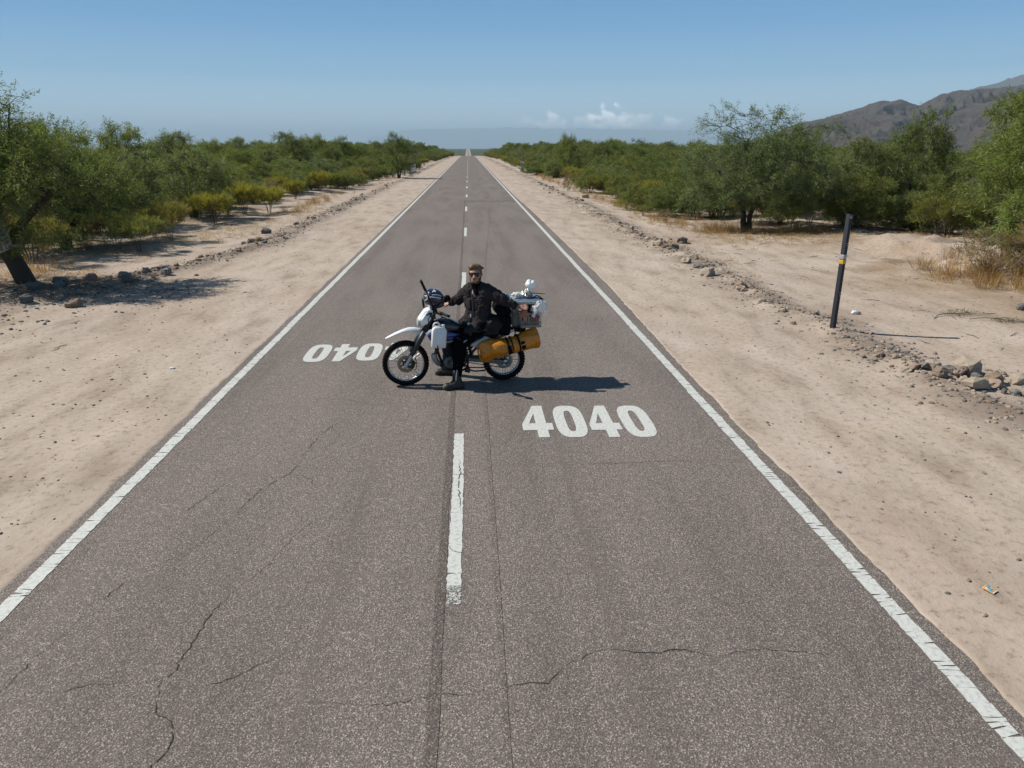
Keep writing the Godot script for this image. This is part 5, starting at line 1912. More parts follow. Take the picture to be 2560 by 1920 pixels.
func build_luggage() -> void:
	var y := mat("yellow_tarpaulin", Color(0.58, 0.205, 0.003), 0.4, 0.0, 3.0)
	y.clearcoat_enabled = true
	y.clearcoat = 0.25
	y.clearcoat_roughness = 0.35
	mat("black_webbing", Color(0.009, 0.009, 0.010), 0.85, 0.0, 8.0, 0.2)
	var bb := mat("black_sheet", Color(0.006, 0.006, 0.007), 0.45, 0.0, 4.0, 0.3)
	bb.clearcoat_enabled = true
	bb.clearcoat = 0.05
	mat("black_cordura", Color(0.007, 0.007, 0.008), 0.9, 0.0, 8.0, 0.15)
	mat("box_grey", Color(0.21, 0.21, 0.20), 0.55, 0.0, 3.0)
	mat("lid_blue_grey", Color(0.13, 0.18, 0.25), 0.35, 0.0, 3.0)
	mat("lid_edge", Color(0.40, 0.43, 0.44), 0.5, 0.0, 3.0)
	mat("basket_wire", Color(0.36, 0.36, 0.34), 0.4, 0.7)
	mat("orange_cloth", Color(0.62, 0.24, 0.10), 0.7, 0.0, 5.0)
	mat("rust_cloth", Color(0.34, 0.075, 0.025), 0.7, 0.0, 5.0)
	mat("tin", Color(0.34, 0.36, 0.34), 0.3, 0.7, 5.0)
	var pb := mat("white_bag", Color(0.80, 0.82, 0.84), 0.45, 0.0)
	pb.backlight_enabled = true
	pb.backlight = Color(0.75, 0.78, 0.8)
	var cb := mat("clear_bag", Color(0.85, 0.87, 0.88), 0.4, 0.0)
	cb.transparency = BaseMaterial3D.TRANSPARENCY_ALPHA
	cb.albedo_color.a = 0.45
	mat("cyan_plastic", Color(0.03, 0.33, 0.48), 0.4)
	mat("pack_white", Color(0.66, 0.70, 0.70), 0.5, 0.0, 4.0)
	mat("can_white", Color(0.68, 0.69, 0.70), 0.4)
	mat("navy_gloss", Color(0.010, 0.018, 0.05), 0.2)
	(M.navy_gloss as StandardMaterial3D).clearcoat_enabled = true
	(M.navy_gloss as StandardMaterial3D).clearcoat = 0.9
	(M.navy_gloss as StandardMaterial3D).clearcoat_roughness = 0.06
	var st: SurfaceTool
	# yellow dry bag slung along the rear wheel
	var t := bthing("dry_bag", "yellow tarpaulin roll bag strapped slanting along the motorcycle's rear side", "bag", Vector3(1.5, 0.45, 0.27))
	st = st_new()
	var rings := []
	var fold := fnl(FastNoiseLite.TYPE_SIMPLEX_SMOOTH, 8, 3.0, 3)
	var A := Vector3(1.10, 0.505, 0.27)
	var B := Vector3(1.945, 0.70, 0.27)
	var ax := (B - A).normalized()
	var up := Vector3(0, 0, 1).cross(ax).normalized()
	var out := ax.cross(up)
	for p in [[-0.012, 0.122, 0.010], [0.0, 0.140, 0.035], [0.06, 0.145, 0.075], [0.18, 0.135, 0.115], [0.30, 0.128, 0.128], [0.385, 0.110, 0.118], [0.43, 0.112, 0.120], [0.49, 0.126, 0.132], [0.55, 0.110, 0.120], [0.60, 0.128, 0.132], [0.72, 0.140, 0.140], [0.82, 0.146, 0.142], [0.860, 0.140, 0.135], [0.878, 0.105, 0.10], [0.884, 0.03, 0.03]]:
		var ring := ellipse_ring(A + ax * p[0] + up * (0.012 * sin(p[0] * 9.0)), up * p[1], out * p[2], 0.92, 44)
		for k in ring.size():
			var c: Vector3 = A + ax * p[0]
			var d: Vector3 = ring[k] - c
			var ang := TAU * k / ring.size()
			# long folds run slanting from the rolled end
			var f := 0.13 * sin(ang * 4.0 + p[0] * 11.0) * smoothstep(0.45, 0.0, p[0]) + 0.035 * fold.get_noise_2d(ang * 2.2, p[0] * 5.0 + 7.0) + 0.11 * fold.get_noise_2d(ang * 0.6 + 20.0 * p[0] * 0.15, p[0] * 1.6)
			f += 0.05 * sin(ang * 5.0 - p[0] * 14.0) * smoothstep(0.55, 0.85, p[0])
			ring[k] = c + d * (1.0 + f)
		rings.append(ring)
	# more rings between them, so that the folds round off
	var fine := []
	for i in rings.size() - 1:
		for s in 4:
			var ring := []
			for k in rings[i].size():
				var p0: Vector3 = rings[maxi(i - 1, 0)][k]
				var p1: Vector3 = rings[i][k]
				var p2: Vector3 = rings[i + 1][k]
				var p3: Vector3 = rings[mini(i + 2, rings.size() - 1)][k]
				ring.append(p1.cubic_interpolate(p2, p0, p3, s / 4.0))
			fine.append(ring)
	fine.append(rings[-1])
	loft(st, fine)
	bpart("bag_body", st, M.yellow_tarpaulin, t)
	st = st_new()
	tube(st, spline([A - ax * 0.02 + up * 0.13, A - ax * 0.035 + up * 0.02, A - ax * 0.02 - up * 0.13], 5), 0.012, 8)
	bpart("rolled_closure", st, M.yellow_tarpaulin, t)
	for d in [0.405, 0.46, 0.565]:
		st = st_new()
		var w := 0.024 if d != 0.46 else 0.018
		loft(st, strap_ring(A + ax * d, (ax + up * 0.12).normalized(), up, 0.125, 0.130, w, 0.006))
		bpart("strap", st, M.black_webbing, t)
	for q in [[0.41, -0.035, 0.055, 0.13], [0.615, -0.02, 0.060, 0.12]]:
		st = st_new()
		rbox(st, Transform3D(Basis(ax, up, out), A + ax * q[0] + up * q[1] + out * 0.130), Vector3(q[2], q[3], 0.016), 0.006)
		bpart("buckle_patch", st, M.black_webbing, t)
	# black bags behind the rider
	t = bthing("black_bag", "shiny black plastic covered bag hanging between rider and yellow roll", "bag", Vector3(1.33, 0.72, 0.2))
	st = st_new()
	blob(st, at_turn(Vector3(1.30, 0.875, 0.19), Vector3(0, 0, -12)), Vector3(0.116, 0.172, 0.10), 0.2, 1.6, 6, 36, 24, 0.82)
	bpart("bag_body", st, M.black_sheet, t)
	st = st_new()
	tube(st, spline([Vector3(1.25, 1.02, 0.20), Vector3(1.29, 1.055, 0.20), Vector3(1.33, 1.02, 0.20)], 5), 0.010, 6)
	bpart("tied_neck", st, M.black_sheet, t)
	t = bthing("black_pannier", "matt black fabric pannier right of the shiny black bag, under the rider's outstretched arm", "bag", Vector3(1.47, 0.73, 0.15))
	st = st_new()
	rbox(st, at_turn(Vector3(1.465, 0.865, 0.16), Vector3(0, 0, -4)), Vector3(0.18, 0.27, 0.16), 0.05, 4)
	bpart("bag_body", st, M.black_cordura, t)
	st = st_new()
	rbox(st, at_turn(Vector3(1.465, 0.995, 0.16), Vector3(0, 0, -4)), Vector3(0.19, 0.05, 0.17), 0.02, 2)
	bpart("flap", st, M.black_cordura, t)
	st = st_new()
	for x in [1.42, 1.51]:
		bar(st, Vector3(x, 0.99, 0.243), Vector3(x, 0.78, 0.243), 0.018, 0.006, 0.002)
	bpart("strap", st, M.black_webbing, t)
	t = bthing("rolled_mat", "black rolled mat lying across the rack behind the rider", "roll", Vector3(1.47, 0.98, 0.0))
	st = st_new()
	lathe(st, v2s([0.0001, -0.26, 0.085, -0.26, 0.100, -0.245, 0.102, 0.0, 0.100, 0.215, 0.088, 0.228, 0.06, 0.226, 0.055, 0.215, 0.035, 0.215, 0.03, 0.226, 0.0001, 0.226]), along(Vector3(1.455, 1.085, 0.0), Vector3(0, 0, 1)), 32)
	bpart("roll", st, M.black_cordura, t)
	st = st_new()
	for z in [-0.14, 0.14]:
		lathe(st, v2s([0.1025, z - 0.012, 0.107, z - 0.012, 0.107, z + 0.012, 0.1025, z + 0.012]), along(Vector3(1.455, 1.085, 0.0), Vector3(0, 0, 1)), 28)
	bpart("strap", st, M.black_webbing, t)
	# the grey box, its lid, and the wire basket hung on it
	t = bthing("luggage_box", "grey luggage box with a flat blue-grey lid on the rear rack", "box", Vector3(1.80, 0.835, -0.05))
	st = st_new()
	rbox(st, at_turn(Vector3(1.79, 1.01, -0.06)), Vector3(0.40, 0.35, 0.36), 0.02, 3)
	bpart("box_body", st, M.box_grey, t)
	st = st_new()
	for x in [1.62, 1.70, 1.88, 1.96]:
		rbox(st, at_turn(Vector3(x, 1.0, 0.122)), Vector3(0.02, 0.31, 0.008), 0.003)
	bpart("ribs", st, M.box_grey, t)
	st = st_new()
	rbox(st, at_turn(Vector3(1.82, 1.205, -0.02), Vector3(0, 0, -1.5)), Vector3(0.50, 0.044, 0.52), 0.012)
	bpart("lid", st, M.lid_edge, t)
	st = st_new()
	rbox(st, at_turn(Vector3(1.82, 1.2295, -0.02), Vector3(0, 0, -1.5)), Vector3(0.47, 0.006, 0.49), 0.002)
	bpart("lid_panel", st, M.lid_blue_grey, t)
	st = st_new()
	rbox(st, at_turn(Vector3(1.835, 1.165, 0.145)), Vector3(0.045, 0.09, 0.045), 0.012)
	bar(st, Vector3(1.835, 1.13, 0.15), Vector3(1.835, 1.04, 0.14), 0.024, 0.012, 0.003)
	bpart("latch", st, M.black_plastic, t)
	st = st_new()
	tube(st, spline([Vector3(1.93, 1.235, 0.0), Vector3(1.97, 1.27, 0.05), Vector3(2.02, 1.25, 0.09), Vector3(2.05, 1.225, 0.13)], 5), 0.008, 6)
	tube(st, spline([Vector3(1.90, 1.235, 0.06), Vector3(1.96, 1.255, 0.10), Vector3(2.03, 1.235, 0.16)], 5), 0.006, 6)
	bpart("strap", st, M.black_webbing, t)
	t = bthing("wire_basket", "pale wire basket full of food bags hung on the box's side", "basket", Vector3(1.83, 0.85, 0.19))
	st = st_new()
	for hgt in [0.855, 0.905, 1.055]:
		var r := 0.006 if hgt > 1.0 or hgt < 0.86 else 0.004
		tube(st, [Vector3(1.69, hgt, 0.135), Vector3(1.69, hgt, 0.285), Vector3(1.985, hgt, 0.285), Vector3(1.985, hgt, 0.135), Vector3(1.69, hgt, 0.135)], r, 6)
	for k in 9:
		var x := 1.69 + 0.295 * k / 8.0
		tube(st, [Vector3(x, 1.055, 0.287), Vector3(x, 0.855, 0.287), Vector3(x, 0.855, 0.135)], 0.003, 5)
	for k in 4:
		var z := 0.15 + 0.04 * k
		tube(st, [Vector3(1.688, 1.055, z), Vector3(1.688, 0.855, z), Vector3(1.987, 0.855, z), Vector3(1.987, 1.055, z)], 0.003, 5)
	bpart("wire_frame", st, M.basket_wire, t)
	st = st_new()
	bar(st, Vector3(1.69, 0.872, 0.289), Vector3(1.985, 0.872, 0.289), 0.036, 0.006, 0.002)
	for k in 4:
		bar(st, Vector3(1.715 + 0.08 * k, 0.905, 0.289), Vector3(1.715 + 0.08 * k, 0.925, 0.289), 0.016, 0.005, 0.002)
	bar(st, Vector3(1.69, 0.935, 0.289), Vector3(1.985, 0.935, 0.289), 0.014, 0.006, 0.002)
	bpart("front_rail", st, M.box_grey, t)
	t = bthing("food_bag", "orange plastic food bag on the left in the wire basket", "bag", Vector3(1.75, 0.93, 0.2))
	st = st_new()
	blob(st, at_turn(Vector3(1.745, 1.035, 0.22)), Vector3(0.072, 0.055, 0.056), 0.6, 1.8, 11, 26, 18)
	blob(st, at_turn(Vector3(1.752, 0.98, 0.255), Vector3(0, 0, 10)), Vector3(0.030, 0.066, 0.024), 0.4, 1.8, 12, 16, 12)
	bpart("bag_body", st, M.orange_cloth, t)
	t = bthing("food_bag", "rust red bundle on the right in the wire basket", "bag", Vector3(1.9, 0.93, 0.2))
	st = st_new()
	blob(st, at_turn(Vector3(1.90, 0.985, 0.235), Vector3(0, 0, 15)), Vector3(0.072, 0.050, 0.048), 0.5, 1.8, 13, 26, 18)
	bpart("bag_body", st, M.rust_cloth, t)
	t = bthing("tin_pot", "dull grey tin standing in the middle of the wire basket", "tin", Vector3(1.82, 0.86, 0.21))
	st = st_new()
	lathe(st, v2s([0.0001, 0.0, 0.046, 0.0, 0.048, 0.006, 0.048, 0.13, 0.051, 0.134, 0.051, 0.142, 0.0001, 0.142]), at_turn(Vector3(1.815, 0.862, 0.215)), 24)
	bpart("tin_body", st, M.tin, t)
	st = st_new()
	blob(st, at_turn(Vector3(1.73, 0.915, 0.22)), Vector3(0.034, 0.05, 0.045), 0.4, 2.0, 31, 18, 12)
	blob(st, at_turn(Vector3(1.80, 1.01, 0.20)), Vector3(0.05, 0.03, 0.04), 0.5, 2.0, 33, 18, 12)
	var gb := bthing("food_bag", "grey-green wrapped packets at the bottom of the wire basket", "bag", Vector3(1.73, 0.86, 0.2))
	mat("sage_wrap", Color(0.20, 0.22, 0.17), 0.6, 0.0, 5.0)
	bpart("packets", st, M.sage_wrap, gb)
	t = bthing("clear_bag", "translucent plastic bag bulging out of the wire basket to the right", "bag", Vector3(1.95, 1.0, 0.24))
	st = st_new()
	blob(st, at_turn(Vector3(1.965, 1.12, 0.235), Vector3(0, 0, 38)), Vector3(0.115, 0.092, 0.075), 0.55, 1.7, 17, 40, 26)
	bpart("bag_body", st, M.clear_bag, t)
	st = st_new()
	tube(st, [Vector3(1.925, 1.11, 0.28), Vector3(1.89, 1.06, 0.285), Vector3(1.865, 1.01, 0.28)], [0.03, 0.022, 0.03], 10)
	bpart("twisted_neck", st, M.white_bag, t)
	# on the lid
	t = bthing("white_bundle", "white folded plastic bundle on the left of the box lid", "bundle", Vector3(1.70, 1.235, -0.05))
	st = st_new()
	blob(st, at_turn(Vector3(1.705, 1.268, -0.03), Vector3(0, 0, -4)), Vector3(0.085, 0.042, 0.09), 0.5, 2.2, 19, 32, 18, 0.8)
	bpart("bundle_body", st, M.pack_white, t)
	st = st_new()
	rbox(st, at_turn(Vector3(1.70, 1.238, -0.03)), Vector3(0.19, 0.012, 0.20), 0.004)
	bpart("tray", st, M.lid_edge, t)
	t = bthing("cook_pot", "shiny metal pot holding cutlery and jars on the box lid", "pot", Vector3(1.85, 1.235, 0.0))
	st = st_new()
	lathe(st, v2s([0.0001, 0.0, 0.052, 0.0, 0.056, 0.01, 0.056, 0.088, 0.059, 0.092, 0.055, 0.094, 0.052, 0.088, 0.052, 0.02, 0.0001, 0.02]), at_turn(Vector3(1.865, 1.234, 0.0)), 28)
	bpart("pot_body", st, M.alloy, t)
	st = st_new()
	for k in 7:
		var a := TAU * k / 7.0
		tube(st, [Vector3(1.865 + 0.03 * cos(a), 1.25, 0.03 * sin(a)), Vector3(1.865 + 0.048 * cos(a), 1.36, 0.05 * sin(a))], [0.005, 0.007], 6)
	bpart("cutlery", st, M.steel_spoke, t)
	t = bthing("steel_cups", "cluster of small bright steel cups between white bundle and pot", "cups", Vector3(1.79, 1.235, 0.02))
	for q in [[1.785, 0.02, 0.030, 0.075], [1.800, -0.06, 0.032, 0.09], [1.815, 0.055, 0.026, 0.06]]:
		st = st_new()
		lathe(st, v2s([0.0001, 0.0, q[2] * 0.85, 0.0, q[2], q[3], q[2] - 0.003, q[3], q[2] * 0.8, 0.006, 0.0001, 0.006]), at_turn(Vector3(q[0], 1.234, q[1])), 20)
		bpart("cup", st, M.alloy, t)
	t = bthing("white_bag", "white plastic bag tied like a bulb on a stick above the pot", "bag", Vector3(1.885, 1.33, 0.0))
	st = st_new()
	var prof_b := v2s([0.0001, 0.0, 0.016, 0.0, 0.020, 0.02, 0.045, 0.055, 0.066, 0.095, 0.064, 0.125, 0.045, 0.152, 0.018, 0.168, 0.0001, 0.172])
	var crump := fnl(FastNoiseLite.TYPE_SIMPLEX, 4, 12.0, 2)
	rings = []
	for p in prof_b:
		var ring := ring_of(Vector3(1.885 + 0.10 * p.y * 0.6, 1.325 + p.y, 0.0), Vector3(p.x, 0, 0), Vector3(0, 0, -p.x), 28)
		for k in ring.size():
			ring[k] += (ring[k] - Vector3(1.885, 1.4, 0)) * crump.get_noise_3dv(ring[k]) * 0.55
		rings.append(ring)
	loft(st, rings)
	bpart("bag_body", st, M.white_bag, t)
	st = st_new()
	tube(st, [Vector3(1.878, 1.25, 0.0), Vector3(1.885, 1.35, 0.0)], 0.008, 8)
	bpart("stick", st, M.black_metal, t)
	t = bthing("black_rod", "thin black rod sticking out to the right from the box lid", "rod", Vector3(1.95, 1.235, -0.1))
	st = st_new()
	tube(st, [Vector3(1.90, 1.275, -0.12), Vector3(2.0, 1.272, -0.12), Vector3(2.14, 1.262, -0.10)], [0.009, 0.006, 0.0045], 8)
	tube(st, [Vector3(1.87, 1.265, -0.14), Vector3(1.93, 1.265, -0.10)], [0.028, 0.024], 10)
	bpart("rod", st, M.black_metal, t)
	t = bthing("blue_brush", "bright cyan plastic brush at the left edge of the box lid", "brush", Vector3(1.58, 1.24, 0.0))
	st = st_new()
	rbox(st, at_turn(Vector3(1.535, 1.275, 0.03), Vector3(0, 25, -38)), Vector3(0.085, 0.05, 0.012), 0.005)
	bpart("brush_head", st, M.cyan_plastic, t)
	st = st_new()
	tube(st, [Vector3(1.55, 1.255, 0.03), Vector3(1.66, 1.236, 0.0)], 0.007, 6)
	bpart("handle", st, M.cyan_plastic, t)
	# jerrycan
	t = bthing("jerrycan", "white plastic jerrycan strapped to the motorcycle's side by the tank", "jerrycan", Vector3(0.50, 0.62, 0.23))
	var jf := Transform3D(Basis(Vector3(0, 0, 1), 0.0) , Vector3(0.505, 0.765, 0.235))
	st = st_new()
	slab(st, v2s([-0.118, -0.135, -0.102, -0.150, 0.080, -0.158, 0.092, -0.146, 0.112, 0.095, 0.080, 0.148, -0.052, 0.160, -0.078, 0.142, -0.098, 0.10]), -0.055, 0.055, jf, 0.016)
	var jc := bpart("can_body", st, M.can_white, t)
	st = st_new()
	slab(st, v2s([-0.058, -0.10, 0.062, -0.104, 0.074, 0.072, -0.046, 0.08]), 0.050, 0.0605, jf, 0.005)
	part("raised_panel", done(st), M.can_white, jc)
	st = st_new()
	tube(st, spline([jf * Vector3(-0.075, 0.135, 0.0), jf * Vector3(-0.062, 0.195, 0.0), jf * Vector3(-0.005, 0.205, 0.0), jf * Vector3(0.025, 0.150, 0.0)], 5), 0.013, 8)
	part("handle", done(st), M.can_white, jc)
	st = st_new()
	lathe(st, v2s([0.026, 0.0, 0.026, 0.024, 0.022, 0.028, 0.0001, 0.028]), along(jf * Vector3(0.062, 0.150, 0.0), Vector3(0.1, 1, 0)), 18)
	part("cap", done(st), M.can_white, jc)
	st = st_new()
	rbox(st, Transform3D(jf.basis, jf * Vector3(-0.028, -0.128, 0.056)), Vector3(0.016, 0.036, 0.012), 0.004)
	part("buckle", done(st), M.black_plastic, jc)
	# helmet hung on the handlebar
	t = bthing("helmet", "dark blue motocross style helmet with white lines resting on the handlebar", "helmet", Vector3(0.46, 1.15, 0.02))
	var hf := Transform3D(Basis.from_euler(Vector3(0.10, 0.0, -0.12)), Vector3(0.462, 1.290, 0.02))
	st = st_new()
	blob(st, hf, Vector3(0.148, 0.132, 0.125), 0.05, 0.8, 3, 40, 28, 0.94)
	var shell := bpart("shell", st, M.navy_gloss, t)
	st = st_new()
	blob(st, hf * at_turn(Vector3(0.075, -0.085, 0.0), Vector3(0, 0, 20)), Vector3(0.092, 0.052, 0.095), 0.08, 1.2, 5, 28, 18, 0.8)
	part("chin_guard", done(st), M.black_paint, shell)
	st = st_new()
	blob(st, hf * at_turn(Vector3(0.058, -0.022, 0.0), Vector3(0, 0, 10)), Vector3(0.098, 0.040, 0.117), 0.0, 1.0, 5, 30, 14, 0.85)
	part("visor", done(st), M.black_paint, shell)
	st = st_new(false)
	for l in [[[-0.35, 0.85], [-0.15, 1.25], [0.20, 0.98]], [[-0.25, 0.88], [-0.10, 1.10], [0.10, 0.95]], [[-1.10, 0.55], [-0.75, 0.75], [-0.95, 0.15]], [[-1.25, 0.20], [-0.85, 0.35], [-0.70, 0.05], [-1.0, -0.2]], [[-0.30, 0.55], [0.3, 0.62], [0.8, 0.45]], [[-0.55, 0.30], [0.1, 0.34], [0.65, 0.22]]]:
		var pts := []
		for q in l:
			var d := Vector3(sin(q[0]) * cos(q[1]), sin(q[1]), cos(q[0]) * cos(q[1]))
			pts.append(hf * (d * Vector3(0.151, 0.135, 0.129)))
		tube(st, spline(pts, 5), 0.0055, 5)
	part("white_lines", done(st), M.white_plastic, shell, "", "stuff")
	st = st_new()
	rbox(st, at_turn(Vector3(0.325, 1.195, -0.10), Vector3(0, 0, 4)), Vector3(0.03, 0.13, 0.05), 0.01)
	t = bthing("phone_holder", "black phone holder upright on the far side of the cowl", "holder", Vector3(0.33, 1.14, -0.1))
	bpart("holder", st, M.black_plastic, t)


# ---------------------------------------------------------------- the rider
# Bodies and clothes: tapered capsules [from, to, radius, radius] joined by a smooth minimum on a grid and skinned with surface nets.
func body_mesh(prims: Array, cell: float, k := 45.0, fold := 0.0, fold_scale := 9.0, seed_value := 1, xf := Transform3D.IDENTITY) -> ArrayMesh:
	var lo := Vector3(1e9, 1e9, 1e9)
	var hi := -lo
	for p in prims:
		var r: float = maxf(p[2], p[3]) + 0.03 + cell * 2.0
		for q in [p[0], p[1]]:
			lo = lo.min(q - Vector3.ONE * r)
			hi = hi.max(q + Vector3.ONE * r)
	var nx := int((hi.x - lo.x) / cell) + 2
	var ny := int((hi.y - lo.y) / cell) + 2
	var nz := int((hi.z - lo.z) / cell) + 2
	var f := PackedFloat32Array()
	f.resize(nx * ny * nz)
	for p in prims:
		var a: Vector3 = p[0]
		var b: Vector3 = p[1]
		var ra: float = p[2]
		var rb: float = p[3]
		var sg: float = p[4] if p.size() > 4 else 1.0
		var pad := maxf(ra, rb) + 3.2 / k + cell
		var l := ((a.min(b) - Vector3.ONE * pad - lo) / cell).floor()
		var h := ((a.max(b) + Vector3.ONE * pad - lo) / cell).ceil()
		var ab := b - a
		var inv := 1.0 / maxf(ab.length_squared(), 1e-9)
		for z in range(maxi(0, int(l.z)), mini(nz, int(h.z) + 1)):
			for y in range(maxi(0, int(l.y)), mini(ny, int(h.y) + 1)):
				var i := (z * ny + y) * nx
				for x in range(maxi(0, int(l.x)), mini(nx, int(h.x) + 1)):
					var pt := lo + Vector3(x, y, z) * cell
					var t := clampf((pt - a).dot(ab) * inv, 0.0, 1.0)
					var d := pt.distance_to(a + ab * t) - lerpf(ra, rb, t)
					if d < 3.2 / k:
						f[i + x] += sg * exp(-d * k)
	# surface nets
	var cells := {}
	var edges := []
	var step := [1, nx, nx * ny]
	for z in nz - 1:
		for y in ny - 1:
			for x in nx - 1:
				var i := (z * ny + y) * nx + x
				var v := f[i]
				for ax in 3:
					var w := f[i + step[ax]]
					if (v >= 1.0) == (w >= 1.0):
						continue
					var dv := log(maxf(v, 1e-4))
					var dw := log(maxf(w, 1e-4))
					var cross := Vector3(x, y, z)
					cross[ax] += clampf(dv / (dv - dw), 0.02, 0.98)
					var b1: int = step[(ax + 1) % 3]
					var b2: int = step[(ax + 2) % 3]
					var four := [i, i - b1, i - b1 - b2, i - b2]
					for c in four:
						if cells.has(c):
							cells[c][0] += cross
							cells[c][1] += 1
						else:
							cells[c] = [cross, 1, -1]
					edges.append([four, v >= 1.0])
	var vs := PackedVector3Array()
	for c in cells:
		cells[c][2] = vs.size()
		vs.append(lo + cells[c][0] / cells[c][1] * cell)
	var idx := PackedInt32Array()
	for e in edges:
		var q: Array = e[0]
		var i0: int = cells[q[0]][2]
		var i1: int = cells[q[1]][2]
		var i2: int = cells[q[2]][2]
		var i3: int = cells[q[3]][2]
		if e[1]:
			idx.append_array(PackedInt32Array([i0, i2, i1, i0, i3, i2]))
		else:
			idx.append_array(PackedInt32Array([i0, i1, i2, i0, i2, i3]))
	var ns := normals_of(vs, idx)
	if fold > 0.0:
		var n := FastNoiseLite.new()
		n.seed = seed_value
		n.frequency = fold_scale
		n.fractal_type = FastNoiseLite.FRACTAL_RIDGED
		n.fractal_octaves = 3
		for i in vs.size():
			vs[i] += ns[i] * fold * n.get_noise_3dv(xf * vs[i])
		ns = normals_of(vs, idx)
	var arr := []
	arr.resize(Mesh.ARRAY_MAX)
	arr[Mesh.ARRAY_VERTEX] = vs
	arr[Mesh.ARRAY_NORMAL] = ns
	arr[Mesh.ARRAY_INDEX] = idx
	var m := ArrayMesh.new()
	m.add_surface_from_arrays(Mesh.PRIMITIVE_TRIANGLES, arr)
	return m


func normals_of(vs: PackedVector3Array, idx: PackedInt32Array) -> PackedVector3Array:
	var ns := PackedVector3Array()
	ns.resize(vs.size())
	for i in range(0, idx.size(), 3):
		var a := vs[idx[i]]
		var n := (vs[idx[i + 2]] - a).cross(vs[idx[i + 1]] - a)
		for j in 3:
			ns[idx[i + j]] += n
	for i in ns.size():
		ns[i] = ns[i].normalized()
	return ns


func joined_mesh(ms: Array) -> ArrayMesh:
	var st := SurfaceTool.new()
	for m in ms:
		st.append_from(m, 0, Transform3D.IDENTITY)
	return st.commit()


func fingers(prims: Array, wrist: Vector3, dir: Vector3, palm_up: Vector3, side: float, curl: float) -> void:
	# dir runs along the hand, palm_up is the palm's normal, side points to the thumb
	var d := dir.normalized()
	var n := (palm_up - d * palm_up.dot(d)).normalized()
	var s := d.cross(n) * side
	for k in 4:
		var off := s * (0.030 - 0.020 * k)
		prims.append([wrist + d * 0.01 + off * 0.6, wrist + d * 0.085 + off, 0.013, 0.0115])
	for k in 4:
		var off := s * (0.032 - 0.021 * k)
		var length: float = [0.068, 0.077, 0.071, 0.055][k]
		var spread := s * (0.16 - 0.11 * k)
		var a := wrist + d * 0.088 + off
		var d1 := (d + spread + n * curl * 0.5).normalized()
		var b := a + d1 * length * 0.48
		var d2 := (d + spread + n * curl * 1.4).normalized()
		var c := b + d2 * length * 0.32
		var e := c + (d2 + n * curl * 0.7).normalized() * length * 0.26
		prims.append([a, b, 0.0098, 0.009])
		prims.append([b, c, 0.009, 0.0082])
		prims.append([c, e, 0.0082, 0.007])
	var t0 := wrist + d * 0.022 + s * 0.026
	var t1 := t0 + (d * 0.55 + s * 0.75 + n * 0.25).normalized() * 0.045
	var t2 := t1 + (d * 0.85 + s * 0.5 + n * 0.3).normalized() * 0.032
	prims.append([t0, t1, 0.015, 0.0115])
	prims.append([t1, t2, 0.0115, 0.0088])


